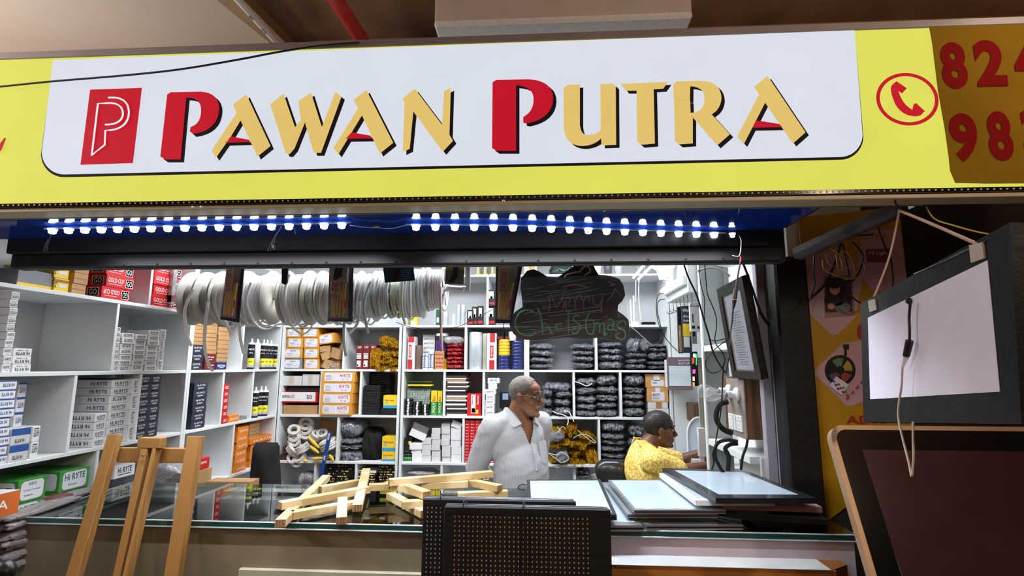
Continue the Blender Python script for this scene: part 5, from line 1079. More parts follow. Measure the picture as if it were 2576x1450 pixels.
for i in range(5): put_text(mb, ['Flat & Modern', 'Ribbon Remote', 'Convenient', 'Practical', 'Interactivity'][i], onY(*K(7, 775, 95+26*i), 2.618), Vector((.045, 0, 0)), Vector((0, 0, .007)), 0)
t.part('lettering', mb, mat('pale_blue_ink', (130, 170, 190), .5))['kind'] = 'stuff'
card(7, [(1262, 50), (1492, 50), (1480, 272), (1250, 266)], 2.62, 'grey and yellow blister card with black clip left of the steel bracket', mat('grey_blister_card', (138, 134, 132), .4),
     [('yellow_strip', [(1262, 50), (1492, 50), (1490, 90), (1260, 90)], YELL, .002), ('black_clip', [(1350, 50), (1415, 50), (1405, 170), (1340, 245), (1300, 235), (1345, 150)], BLKG, .014)])
card(5, [(1880, 60), (2105, 60), (2095, 235), (1870, 235)], 2.585, 'pale grey card with black clip overlapping the second tool pack', mat('pale_taupe_card', (176, 170, 160), .4),
     [('black_clip', [(1950, 60), (2030, 60), (2010, 170), (1940, 215), (1925, 190)], BLKG, .014)])
solo('black_strap', MB().prism([onY(*K(5, *q), 2.6) for q in ((1300, 30), (1378, 30), (1368, 240), (1340, 275), (1295, 255))], (0, .008, 0)), BLKA, 'short black strap hanging from the lintel among the large reels', 'strap')
for i, (c, x) in enumerate(((5, 737), (5, 2030), (7, 2030), (7, 680), (7, 1370))):   # hooks up to the beam
    q = onY(*K(c, x, 60), 2.62); solo('hook_wire', MB().cyl((q.x, 2.63, q.z-.01), (q.x, 2.63, 2.7), .0015, n=6), STEEL, 'wire hook holding the '+['left', 'second', 'third', 'blue', 'grey and yellow'][i]+' hanging pack', 'hook')
# ---------------------------------------------------------------- Christmas neon board in cling film
YC = 2.72
out = [(105, 870), (112, 770), (180, 695), (265, 640), (255, 520), (238, 420), (245, 290), (320, 200), (400, 182), (470, 212), (560, 268), (680, 285), (760, 235), (880, 150), (960, 90), (1110, 90), (1150, 190), (1190, 250), (1330, 262), (1440, 300), (1490, 380), (1512, 500), (1475, 570), (1425, 620), (1420, 690), (1500, 745), (1552, 800), (1562, 900), (1540, 1010), (1470, 1065), (1380, 1055), (1200, 1015), (1000, 1030), (820, 1012), (600, 1030), (400, 1048), (240, 1035), (150, 965)]
cb = Thing('neon_board', (onY(*K(11, 830, 600), YC).x, YC, onY(*K(11, 830, 1060), YC).z), 'black cut-out board reading Merry Christmas wrapped in cling film', 'sign')
P = [onY(*K(11, *q), YC) for q in out]
cb.part('board', MB().prism(P, (0, .008, 0)), BLKG)
def neon(strokes, m, nm, r=.0038):
    for s_ in strokes:
        cb.part(nm, MB().tube(cat_pts([onY(*K(11, *q), YC-.004) for q in s_], 5), r, 8), m)
NG = mat('green_neon_tube', (70, 190, 126), .35); NR = mat('dull_pink_neon_tube', (170, 106, 122), .35); NW = mat('white_red_neon_tube', (186, 120, 122), .35)
neon([[(400, 700), (330, 680), (250, 700), (190, 770), (175, 850), (210, 940), (290, 985), (370, 985), (430, 950)], [(445, 650), (480, 740), (500, 860), (508, 975)], [(500, 880), (540, 840), (590, 900), (615, 975)],
      [(668, 850), (675, 900), (700, 945)], [(672, 880), (700, 850), (738, 850)], [(820, 700), (822, 800), (822, 960)], [(960, 760), (920, 745), (880, 770), (900, 820), (950, 850), (960, 900), (930, 950), (880, 965), (865, 930)],
      [(1070, 715), (1040, 800), (1035, 900), (1060, 960), (1110, 970), (1130, 930)], [(1000, 800), (1115, 800)], [(1125, 800), (1135, 880), (1120, 940)], [(1135, 860), (1180, 830), (1200, 900), (1195, 950)], [(1200, 860), (1245, 840), (1262, 900), (1258, 980), (1290, 960)],
      [(1290, 800), (1350, 795), (1372, 850), (1360, 910), (1410, 930)], [(1365, 860), (1310, 870), (1300, 910), (1350, 920)], [(1520, 870), (1500, 810), (1450, 815), (1415, 860), (1440, 900), (1500, 930), (1515, 990), (1480, 1035), (1420, 1020), (1395, 980), (1440, 955)]], NG, 'green_letter_tube')
neon([[(585, 690), (600, 590), (575, 510)], [(605, 480), (640, 570), (670, 650)], [(670, 650), (730, 570), (755, 490)], [(745, 500), (765, 600), (745, 690)], [(790, 610), (845, 570), (815, 530), (782, 590), (800, 680), (860, 690)],
      [(900, 690), (905, 600), (890, 540)], [(900, 570), (950, 500), (990, 560)], [(1010, 690), (1005, 600), (995, 540)], [(1005, 570), (1050, 510), (1080, 580)], [(1120, 500), (1130, 600), (1180, 620), (1230, 560)], [(1240, 480), (1225, 600), (1215, 695)]], NR, 'pink_letter_tube', .0034)
neon([[(770, 290), (800, 250), (900, 220), (960, 210), (1000, 160), (1040, 145), (1085, 175), (1080, 215), (1040, 240), (1020, 260)], [(750, 400), (900, 370), (1050, 400)]], NW, 'hat_outline_tube', .004)
neon([[(1300, 330), (1380, 370), (1330, 380)], [(1390, 420), (1350, 500), (1290, 570)], [(1400, 440), (1470, 500)]], NR, 'bow_tube', .0034)
# film
cx_ = sum((p.x for p in P))/len(P); cz_ = sum((p.z for p in P))/len(P)
FILM = thin('cling_film', (224, 230, 240), .2, .14, .6, 14)
nu, nv = 40, 26; V = []
xl = min(p.x for p in P)-.004; xr = max(p.x for p in P)+.006
def span(x):   # vertical extent of the board at x
    zs_ = []
    for i in range(len(P)):
        a, b = P[i], P[(i+1) % len(P)]
        if (a.x-x)*(b.x-x) <= 0 and a.x != b.x: zs_.append(a.z+(b.z-a.z)*(x-a.x)/(b.x-a.x))
    return (min(zs_), max(zs_)) if zs_ else (cz_-.05, cz_+.05)
ztop = onY(*K(11, 800, 270), YC).z
for i in range(nu+1):
    x = xl+(xr-xl)*i/nu; a, b = span(min(max(x, min(p.x for p in P)+.002), max(p.x for p in P)-.002)); a -= .012*abs(noise.noise(Vector((i*.4, 0, 0)))) + .002; b = min(b+.004, ztop+.01*noise.noise(Vector((i*.3, 5, 0))))
    for j in range(nv+1): v = j/nv; V.append((x, YC-.012-.006*noise.noise(Vector((i*.18, j*.7, 0)))-.004*noise.noise(Vector((i*.5, j*1.5, 4))), a+(b-a)*v))
cb.part('cling_film', MB().add(V, [(i*(nv+1)+j, (i+1)*(nv+1)+j, (i+1)*(nv+1)+j+1, i*(nv+1)+j+1) for i in range(nu) for j in range(nv)], 0, smooth=True), FILM)
mb = MB()
for k in range(60):
    y0 = rnd.uniform(300, 1020); x0_ = rnd.uniform(130, 900); L2 = rnd.uniform(150, 650); sl = (-.22+.0002*(y0-300)) + rnd.uniform(-.08, .08)
    pts = [(x0_+L2*t, y0+sl*L2*t+rnd.uniform(-4, 4)) for t in (0, .25, .5, .75, 1)]
    ok = [(x, y) for x, y in pts if (240 if y < 640 else 120) < x < (1480 if y < 640 else 1545) and 285 < y < 1040]
    if len(ok) > 2: mb.tube(cat_pts([onY(*K(11, *q), YC-.02) for q in ok], 3), rnd.choice((.0005, .0008, .0012)), 4)
cb.part('film_creases', mb, mat('film_crease', (236, 240, 246), .35, alpha=.45))['kind'] = 'stuff'
for i, x in enumerate((400, 1100)):
    q = onY(*K(11, x, 190 if i == 0 else 130), YC); solo('hanging_wire', MB().cyl(q, (q.x, YC, 2.7), .0012, n=6), STEEL, 'thin wire holding up the Christmas board, '+['left', 'right'][i]+' one', 'wire')
wire([(40, 1030), (25, 960), (35, 850), (60, 760), (110, 700)], 11, 2.72, .0022, BLACK, 'black power lead with plug hanging left of the Christmas board', 'cable')
q = onY(*K(11, 42, 980), 2.715); solo('barrel_plug', MB().cyl(q+Vector((0, 0, .02)), q+Vector((0, 0, -.022)), .0075, .006), BLACK, 'black barrel plug hanging before the yellow tape rolls', 'plug')
place('balloon_pack', CM[1], 11, (590, 100, 880, 280), 4.3, .08, 'dark green wrapped bundle above the Christmas board', 'bundle').data = bagmesh('dark_green_bundle', 91, mat('dark_green_film', (40, 62, 64), .2, .3, var=.3, bump=.9, bscale=9, coat=.5), .12)
for i in range(3):
    q = onY(*K(11, 1180+130*i, 190), 4.35); solo('shelf_pot', MB().lathe([(0, Z0+T), (.03, Z0+T), (.036, Z0+.09), (.03, Z0+.1), (0, Z0+.1)], 14, M=Matrix.Translation((q.x, 4.4, 0))), [WPLAS, mat('grey_film_pot', (96, 96, 100), .3), CARDG][i], ['white', 'dark grey', 'pale grey'][i]+' pot on the highest shelf right of the Christmas board', 'pot')
# ================================================================ right side of the shop
LIL = mat('side_cabinet_grey', (168, 172, 168), .55, var=.05, scale=4)
xe = onY(1771, 900, 3.38).x
sc = Thing('side_niche', (1.07, 3.0, 0), 'narrow white and grey wall niche with two shelves on the right', 'shelf')
sc.part('end_panel', MB().box(xe, 1.149, 3.385, 3.40, 0, 2.68), LIL)
sc.part('front_edge', MB().box(xe-.008, xe+.002, 3.37, 3.405, 0, 2.68), WHITE)
zA = onY(1772, 878, 3.38).z; zB = onY(1784, 1111, 3.38).z
for z in (zA, zB):
    sc.part('shelf_board', MB().box(xe, 1.149, 2.72, 3.384, z-.018, z+.018), WHITE)
sc.part('lower_panel', MB().box(xe+.03, 1.149, 2.66, 2.68, 0, zB+.02), mat('warm_white_panel', (206, 200, 200), .5, var=.06))
def oX(c, x, y, X): return onX(*K(c, x, y), X)
# overhead white cupboard with tube light
ZC = 2.09
xc_ = .93
oc = Thing('overhead_cupboard', (xc_+.1, 3.8, 2.1), 'white overhead box at the right carrying a lit tube lamp on its side', 'cupboard')
ya_ = onX(1676, 740, xc_).y; yb_ = 3.42
oc.part('body', MB().box(xc_, 1.14, yb_, ya_, onX(1676, 764, xc_).z, 2.69, c=.004), WHITE)
zt0 = onX(1680, 728, xc_-.02).z
oc.part('lamp_batten', MB().box(xc_-.03, xc_, yb_+.01, ya_-.02, zt0-.035, zt0+.03, c=.004), WPLAS)
oc.part('lamp_tube', MB().cyl((xc_-.042, yb_+.03, zt0), (xc_-.042, ya_-.05, zt0), .014, n=16), glow('tube_lamp_glow', (240, 246, 255), 6.0), 'glowing tube')
for i in range(6):
    y = 3.45+.1*i; solo('wall_hook', MB().tube(cat_pts([(xc_+.03, y, 2.09), (xc_+.03, y, 2.0), (xc_-.0, y, 1.985), (xc_-.02, y, 2.0)]), .002, 6), BLACK, 'small black hook under the overhead box, '+ordn(5-i, 6).replace(' from the bottom', ' from the front').replace('lowest', 'farthest').replace('topmost', 'nearest'), 'hook', 'hooks under the overhead box')
# goods hanging under it
def slab(name, c, r, Y, dep, st, label, cat='pack', rz=0, tilt=0):
    X0, X1, za, zz = zrect(c, *r, Y); return box_thing(name, X0, X1, Y, Y+dep, za, zz, st, '-Y', label, cat, None, rz, tilt)
slab('hanging_packet', 14, (318, 640, 372, 1205), 3.6, .02, Style([mat('dark_film_pack', (30, 30, 34), .3), WOOD], [('r', .15, .02, .7, .6, 1)]), 'long dark packet with wooden stick hanging leftmost under the overhead box')
slab('hanging_packet', 14, (372, 630, 478, 1200), 3.55, .02, Style([NAVY, CARD, YELL, INK], [('r', .05, .35, .9, .62, 2), ('r', .08, .12, .75, .34, 1), ('t', .15, .86, .9, .94, 1, 'KRipt'), ('t', .15, .74, .8, .8, 1, 'LED Strip'), ('t', .15, .66, .8, .71, 1, 'Profile')]), 'navy, yellow and white printed packet hanging in the middle under the overhead box')
slab('hanging_packet', 14, (462, 585, 600, 940), 3.5, .02, Style([CARD, INKB], [('t', .1, .84, .85, .9, 1, 'Sensor strip'), ('r', .2, .3, .3, .6, 1), ('r', .12, .1, .4, .2, 1), ('r', .6, .1, .8, .18, 1)]), 'white printed card hanging rightmost under the overhead box')
slab('hanging_packet', 14, (480, 640, 540, 1090), 3.58, .02, Style([CARDG, INKB], [('r', .2, .2, .7, .4, 1)]), 'grey packet peeking out beneath the white printed card')
# running LED sign
t = Thing('running_text_sign', (onY(1748, 900, 3.52).x, 3.53, 1.55), 'narrow vertical black LED sign with green, red and pink glowing marks', 'sign')
X0, X1, za, zz = zrect(14, 478, 1185, 560, 1450, 3.52); za = onY(1748, 972, 3.52).z
t.part('housing', MB().box(X0, X1, 3.52, 3.55, za, zz, c=.003), BLACK)
for nm, q, col in (('green_mark', [(505, 1205), (545, 1215), (545, 1350), (535, 1350), (535, 1240), (505, 1235)], (70, 255, 120)), ('white_mark', [(500, 1215), (530, 1215), (530, 1260), (500, 1250)], (240, 240, 255)), ('red_mark', [(490, 1260), (515, 1265), (512, 1330), (492, 1335)], (255, 80, 60)), ('pink_mark', [(497, 1405), (530, 1400), (528, 1450), (500, 1450)], (255, 90, 180))):
    t.part(nm, MB().prism([onY(*K(14, *p), 3.518) for p in q], (0, .0015, 0)), glow('glow_'+nm, col, 1.6))
for i, (y, col, nm) in enumerate(((935, (255, 90, 180), 'pink_mark'), (953, (255, 240, 220), 'white_mark'), (967, (255, 150, 60), 'orange_mark'))):
    q = onY(1745, y, 3.517); t.part(nm, MB().box(q.x-.006, q.x+.006, 3.517, 3.5185, q.z-.014, q.z+.012, c=0), glow('glow_'+nm+'b', col, 1.5))
# payment notice (its code is left out)
t = Thing('payment_notice', (onY(1710, 980, 4.2).x, 4.2, 1.5), 'mauve and white payment notice board on the white column', 'notice')
X0, X1, za, zz = (onY(1679, 940, 4.2).x, onY(1742, 940, 4.2).x, onY(1710, 982, 4.2).z, onY(1710, 899, 4.2).z)
t.part('board', MB().box(X0, X1, 4.2, 4.21, za, zz, c=.001), mat('mauve_print', (116, 98, 108), .45))
a = onY(1682, 921, 4.198); b = onY(1739, 972, 4.198)
t.part('white_sheet', MB().box(a.x, b.x, 4.1975, 4.2, b.z, a.z, c=0), mat('pale_blue_white_sheet', (206, 216, 222), .5))
mb = MB(); put_text(mb, 'Industrial Bank', onY(1722, 907, 4.197), Vector((.1, 0, 0)), Vector((0, 0, .016)), 0); put_text(mb, 'BHIM UPI', onY(1722, 915, 4.197), Vector((.09, 0, 0)), Vector((0, 0, .015)), 0)
t.part('lettering', mb, LABEL)['kind'] = 'stuff'
solo('notice_fixing_board', MB().box(X0, X1, 4.211, 4.298, za+.02, zz-.02, c=.002), WHITE, 'white spacer block behind the payment notice', 'block')
# white oval board, brown patch, strips behind the seated man
X0, X1, za, zz = zrect(13, 1130, 590, 1420, 1150, 3.95)
P = [Vector((X0, 3.95, za))]+[Vector(((X0+X1)/2-(X1-X0)/2*cos(a), 3.95, zz-.12+.12*sin(a))) for a in [pi*i/16 for i in range(17)]]+[Vector((X1, 3.95, za))]
solo('rounded_board', MB().prism(P, (0, .02, 0), 0).tube([p+Vector((0, -.004, 0)) for p in P], .006, 6, 1), [mat('pale_blue_board', (196, 206, 222), .4), WPLAS], 'round-topped pale board with white rim behind the seated man', 'board')
X0, X1, za, zz = zrect(13, 1200, 440, 1345, 645, 4.1)
solo('brown_panel', MB().box(X0, X1, 4.1, 4.299, za, zz), mat('brown_panel', (88, 66, 48), .6), 'small dark brown panel above the round-topped board', 'panel')
for i, (x0_, x1_, m) in enumerate(((1245, 1290, LIL), (1292, 1306, mat('yellow_strip', (196, 176, 70), .4)), (1308, 1330, LABEL))):
    X0, X1, za, zz = zrect(13, x0_, -90, x1_, 300, 3.6); solo('strip_profile', MB().box(X0, X1, 3.6, 3.612, .965, zz), m, ['lilac grey', 'yellow', 'white'][i]+' vertical profile standing beside the running LED sign', 'profile', 'vertical profiles')
# router, adapter
zr = Z1+T
X0, X1, za, zz = zrect(11, 1588, 800, 1682, 850, 4.36)
t = Thing('router', ((X0+X1)/2, 4.38, zr), 'white router with upright antenna in the white cupboard, upper right', 'router')
t.part('body', MB().box(X0, X1, 4.36, 4.42, zr, zr+.03, c=.008), WPLAS)
q = onY(*K(11, 1618, 500), 4.37); t.part('antenna', MB().cyl((q.x+.0, 4.39, zr+.03), (q.x, 4.39, q.z), .007), WPLAS); t.part('antenna', MB().cyl((q.x-.02, 4.41, zr+.03), (q.x-.024, 4.41, q.z-.03), .006), WPLAS)
X0, X1, za, zz = zrect(11, 1712, 792, 1882, 828, 4.36)
solo('power_adapter', MB().box(X0, X1, 4.36, 4.4, zr, zr+.028, c=.006), BLACK, 'black power adapter beside the router in the white cupboard', 'adapter')
# lamps up under the ceiling
q = onY(*K(11, 1985, 240), 3.7)
t = Thing('dome_camera', (q.x, 3.7, q.z), 'white tapered ceiling camera or lamp hanging right of the glowing strips', 'camera')
t.part('housing', MB().lathe([(0, q.z-.05), (.03, q.z-.05), (.035, q.z-.04), (.05, q.z+.02), (.062, q.z+.03), (.085, q.z+.05), (.085, q.z+.1), (0, q.z+.1)], 28, M=Matrix.Translation((q.x, 3.7, 0))), WPLAS)
t.part('dark_ring', MB().lathe([(.029, q.z-.0515), (.031, q.z-.049)], 24, M=Matrix.Translation((q.x, 3.7, 0))), BLACK)
t.part('stem', MB().cyl((q.x, 3.7, q.z+.1), (q.x, 3.7, 2.699), .03), WPLAS)
for i, (a, b) in enumerate((((1610, 290), (1740, 130)), ((1665, 310), (1850, 130)))):
    p, r_ = onY(*K(11, *a), 4.1), onY(*K(11, *b), 3.5); n = 14
    t = Thing('led_module_strip', p, 'glowing LED module strip inside the shop under the ceiling, '+['left', 'right'][i]+' one', 'light strip')
    t.part('carrier_tape', MB().tube([p+Vector((0, 0, .008)), r_+Vector((0, 0, .008))], .006, 6), WPLAS)
    for k in range(n): t.part('led_lens', MB().ell(p.lerp(r_, (k+.5)/n), (.01, .01, .008), n=5), PUCK)
    solo('hanging_wire', MB().cyl(p.lerp(r_, .5)+Vector((0, 0, .012)), (p.lerp(r_, .5).x, p.lerp(r_, .5).y, 2.7), .0012, n=5), STEEL, 'thin wire holding the inner glowing strip, '+['left', 'right'][i]+' one', 'wire')
solo('white_pipe', MB().tube(cat_pts([onY(*K(14, *q_), 3.0) for q_ in ((560, 210), (700, 170), (850, 200), (945, 270))]), .009, 8), LIL, 'grey-white flexible pipe curving across the top of the niche', 'pipe')
q = onY(*K(14, 930, 90), 2.9); solo('ceiling_shade', MB().ell(q+Vector((0, 0, .03)), (.09, .09, .06), n=10), WPLAS, 'round white lamp shade at the top of the niche, cut by the beam', 'lamp shade')
solo('shade_rod', MB().cyl((q.x, 2.9, q.z+.085), (q.x, 2.9, 2.7), .006), WPLAS, 'thin white rod above the round lamp shade', 'rod')
# framed licence, leaning
fa, fb, fc, fd = (onX(1808, 727, .86), onX(1872, 693, .86), onX(1922, 955, .985), onX(1848, 948, .985))
t = Thing('framed_licence', (.95, fd.y, min(fc.z, fd.z)), 'tilted dark framed printed certificate hanging near the black pillar', 'picture')
def fq(u, v, d=0): p = fa.lerp(fb, u).lerp(fd.lerp(fc, u), v); return p+nf*d
nf = (fb-fa).cross(fd-fa).normalized(); nf = -nf if nf.x > 0 else nf
mf = mat('carved_dark_frame', (52, 46, 44), .4, .2, tex='voronoi', scale=120, rgb2=(24, 20, 20), bump=.4, bscale=150)
for a, b, c_, d in (((0, 0), (1, 0), (1, .1), (0, .1)), ((0, .92), (1, .92), (1, 1), (0, 1)), ((0, .1), (.14, .1), (.14, .92), (0, .92)), ((.86, .1), (1, .1), (1, .92), (.83, .92))):
    t.part('frame_bar', MB().prism([fq(*p, .012) for p in (a, b, c_, d)], nf*-.024), mf)
t.part('gold_fillet', MB().prism([fq(u, v, .004) for u, v in ((.16, .095), (.84, .095), (.84, .925), (.16, .925))], nf*-.003), mat('gold_fillet', (186, 146, 70), .35, .5))
t.part('paper', MB().prism([fq(u, v, .006) for u, v in ((.22, .115), (.83, .115), (.83, .905), (.22, .905))], nf*-.002), mat('certificate_paper', (188, 188, 198), .5, var=.05, scale=30))
mb = MB()
for i in range(22):
    v = .3+.026*i; u0 = .28+.04*(i % 3); u1 = .5+.25*rnd.random()
    mb.quad(fq(u0, v, .0065), fq(u1, v, .0065), fq(u1, v+.004, .0065), fq(u0, v+.004, .0065))
t.part('printed_lines', mb, INKB)['kind'] = 'stuff'
t.part('film_pane', MB().prism([fq(u, v, .009) for u, v in ((.17, .1), (.83, .1), (.83, .92), (.17, .92))], nf*-.001), thin('pane_film', (210, 210, 220), .1, .12, .8, 20))
t.part('back_board', MB().prism([fq(u, v, -.012) for u, v in ((0, 0), (1, 0), (1, 1), (0, 1))], nf*-.01), BLKA)
# switchboard with two bulbs
WB = mat('brown_wood_box', (112, 74, 44), .5, tex='wave', scale=6, rgb2=(84, 54, 32), stretch=(1, 1, .3))
ga, gb, gc, gd = (onX(*K(13, *q_), 1.0) for q_ in ((1575, 145), (1772, 160), (1815, 845), (1620, 780)))
y0_, y1_ = min(gb.y, gc.y), max(ga.y, gd.y); z0s, z1s = (gc.z+gd.z)/2, (ga.z+gb.z)/2
t = Thing('switchboard', (1.0, (y0_+y1_)/2, z0s), 'brown wooden switchboard with grey plate, two bulb holders and sockets', 'switchboard')
yn = onX(*K(13, 1793, 500), 1.0).y; yf = onX(*K(13, 1597, 500), 1.0).y
t.part('wooden_box', MB().box(1.004, 1.149, yn, yf+.06, z0s, z1s+.01, c=.003), WB)
t.part('face_plate', MB().box(.996, 1.004, yn, yf, z0s, z1s, c=.002), mat('grey_brown_plate', (146, 132, 124), .5, var=.1, scale=20))
zp = onX(*K(13, 1700, 330), 1.0).z; yp = yn+(yf-yn)*.3
GLS = mat('clear_bulb_glass', (235, 240, 242), .02, trans=1, ior=1.15, var=.0)
for k, (yy, zz_) in enumerate(((yn+(yf-yn)*.32, zp), (yn+(yf-yn)*.78, zp+.012))):
    M_ = Matrix.Translation((.996, yy, zz_)) @ Matrix.Rotation(pi, 4, 'Z')
    t.part('bulb_holder', MB().lathe([(.0, 0), (.036, 0), (.036, .012), (.03, .018), (.018, .022), (.018, .05), (.02, .055), (0, .055)], 24, 0, M_, 'x'), WPLAS)
    b_ = Thing('light_bulb', (.93, yy, zz_), 'clear glass bulb in the wall holder, '+['nearer', 'farther'][k]+' of two above the seated man’s desk', 'bulb', 'clear bulbs')
    b_.part('glass_envelope', MB().lathe([(.012, .062), (.014, .075), (.022, .095), (.034, .118), (.037, .14), (.034, .158), (.022, .17), (0, .175)], 28, 0, M_, 'x'), thin('bulb_glass', (226, 232, 236), .03, .2))
    b_.part('cap', MB().lathe([(0, .05), (.013, .05), (.013, .064), (0, .066)], 16, 0, M_, 'x'), mat('grey_bulb_cap', (120, 118, 116), .4, .6))
    b_.part('stem_and_filament', MB().cyl(M_ @ Vector((.064, 0, 0)), M_ @ Vector((.1, 0, 0)), .005, .003, 8).tube([M_ @ Vector((.1, -.01, .0)), M_ @ Vector((.118, -.008, .006)), M_ @ Vector((.118, .008, .006)), M_ @ Vector((.1, .01, 0))], .0012, 5), LABEL)
for k in range(3):
    ya2 = yn+(yf-yn)*(.14, .48, .64)[k]; yb2 = yn+(yf-yn)*(.44, .6, .9)[k]
    zq0, zq1 = onX(*K(13, 1700, 740), 1.0).z, onX(*K(13, 1690, 560), 1.0).z
    s_ = t.part('socket_plate', MB().box(.988, .997, ya2, yb2, zq0, zq1, c=.002), WPLAS)
    if k != 1:
        for dy, dz in ((0, .03), (0, -.008), (.014, .012), (-.014, .012), (.008, -.028), (-.008, -.028)):
            t.part('socket_hole', MB().cyl((.9875, (ya2+yb2)/2+dy, (zq0+zq1)/2+dz), (.9885, (ya2+yb2)/2+dy, (zq0+zq1)/2+dz), .003, n=8), BLACK, par=s_).location = (0, 0, 0)
# cords on the right
def cord(c, pts, X, r, lab, m=BLACK, plane='Y', cat='cable', nm='cable'):
    return wire(pts, c, X, r, m, lab, cat, nm)
cord(14, [(1105, 100), (1180, 300), (1240, 480), (1300, 650), (1360, 770), (1430, 860), (1500, 900), (1580, 915)], 2.55, .0055, 'thick black cable arching from the beam to the black pillar')
cord(14, [(1075, 40), (1072, 110), (1045, 260), (1018, 430)], 1.93, .003, 'black lead hanging from the strip down to the inline plug')
q2 = onY(*K(14, 995, 620), 1.93)
t = Thing('inline_connector', q2, 'pair of black barrel plugs joined in the hanging lead', 'plug')
t.part('socket_half', MB().cyl(onY(*K(14, 1020, 420), 1.93), onY(*K(14, 1005, 540), 1.93), .007, .008), BLACK); t.part('plug_half', MB().cyl(onY(*K(14, 1003, 560), 1.93), onY(*K(14, 990, 655), 1.93), .008, .004), BLACK); t.part('red_ring', MB().cyl(onY(*K(14, 1005, 543), 1.93), onY(*K(14, 1003, 557), 1.93), .006), mat('orange_ring', (220, 90, 40), .4))
solo('red_wire_sleeve', MB().cyl(onY(*K(14, 1078, 30), 1.93), onY(*K(14, 1074, 92), 1.93), .0032), REDI, 'short red sleeve on the lead below the right strip end', 'wire')
cord(14, [(988, 655, 1.93), (975, 820, 2.0), (950, 1000, 2.2), (945, 1150, 2.4), (930, 1300, 2.5), (900, 1450, 2.55)], 2.3, .0026, 'black lead running from the inline plug down past the licence frame')
cord(14, [(385, 110), (430, 250), (470, 340), (545, 500), (600, 680), (640, 820), (690, 980), (740, 1180), (810, 1320), (890, 1440)], 2.6, .0042, 'long thick black cable slanting down across the niche')
cord(14, [(640, 110), (655, 280), (675, 480), (740, 640), (780, 760), (785, 880), (765, 1030), (790, 1110), (860, 1200), (885, 1300), (860, 1380)], 2.7, .0026, 'thin black cable wandering down the niche')
cord(14, [(575, 120), (590, 350), (635, 520), (640, 700), (645, 860)], 2.8, .0022, 'thin straight black cable at the left of the niche')
cord(14, [(930, 1040), (860, 1080), (740, 1180), (660, 1290), (665, 1390), (730, 1445), (830, 1410), (880, 1300)], 2.66, .0026, 'loop of thin black cable beside the licence frame')
cord(14, [(700, 1030), (760, 1055), (860, 1035), (935, 1025)], 2.64, .0022, 'short black cable tied to the licence frame')
cord(13, [(1590, 415), (1510, 440), (1465, 520), (1460, 610), (1500, 690), (1560, 740), (1640, 770)], 2.75, .014, 'thick black hose-like loop beside the switchboard', BLC)
cord(13, [(1540, 0), (1530, 200), (1520, 420), (1500, 600), (1470, 760), (1450, 880)], 2.6, .003, 'black cable hanging straight before the bulbs')
cord(13, [(1700, 870), (1600, 850), (1500, 870), (1450, 930), (1450, 1050), (1500, 1160), (1540, 1220)], 2.62, .009, 'black cable bundle bending under the switchboard', BLC)
cord(13, [(1700, 890), (1620, 900), (1560, 950), (1600, 1040), (1590, 1200)], 2.64, .011, 'second black cable bundle dropping behind the glass panels', BLC)
cord(13, [(1480, 860), (1420, 1000), (1430, 1100), (1410, 1190)], 2.6, .004, 'black cable dropping at the left of the cable bundles')
cord(13, [(1815, 840), (1800, 930), (1760, 1040), (1740, 1190)], 2.6, .006, 'black cable dropping below the switchboard corner')
cord(11, [(1985, 478), (1920, 490), (1890, 600), (1900, 760), (1940, 920), (1960, 1000), (1920, 1070), (1840, 1090)], 3.9, .003, 'black lead looping from the overhead box to the parcels')
cord(11, [(1995, 550), (1930, 560), (1900, 650), (1930, 820), (1970, 960), (2040, 1070), (2150, 1180)], 3.85, .003, 'black lead running down the white column')
cord(11, [(1640, 320), (1640, 420), (1640, 580)], 4.05, .003, 'thin lead hanging from the left inner strip', WPLAS)
cord(11, [(1680, 320), (1675, 450), (1685, 640), (1705, 800)], 4.05, .003, 'white lead hanging from the right inner strip to the adapter', WPLAS)
cord(11, [(1565, 870), (1640, 930), (1740, 1020), (1830, 1100)], 4.25, .003, 'grey lead sagging below the white cupboard', LIL)
# desk in the recess
t = Thing('desk', (1.12, 3.7, 0), 'small white desk by the seated man, half hidden behind the glass stack', 'desk')
zd = onY(1770, 1175, 3.55).z
t.part('desktop', MB().box(.95, 1.39, 3.51, 3.9, zd-.02, zd), WHITE); t.part('side', MB().box(1.3, 1.33, 3.51, 3.88, 0, zd-.02), WHITE); t.part('leg', MB().box(.97, 1.0, 3.53, 3.56, 0, zd-.02), WHITE); t.part('leg', MB().box(.97, 1.0, 3.84, 3.87, 0, zd-.02), WHITE)
X0, X1, za, zz = zrect(13, 1195, 1075, 1370, 1160, 3.62)
solo('paper_box', MB().box(X0, X1, 3.62, 3.72, zd+.0005, zz, 0), CARD, 'white box with papers on the small desk beside the seated man’s hands', 'box')
X0, X1, za, zz = zrect(13, 1318, 740, 1360, 1015, 3.45)
solo('white_monitor', MB().box(X0, X1+.02, 3.56, 3.60, zd+.06, zz+.0).box(X0+.005, X1+.01, 3.57, 3.59, zd+.0005, zd+.07), CARD, 'white monitor seen edge-on in front of the seated man', 'monitor')
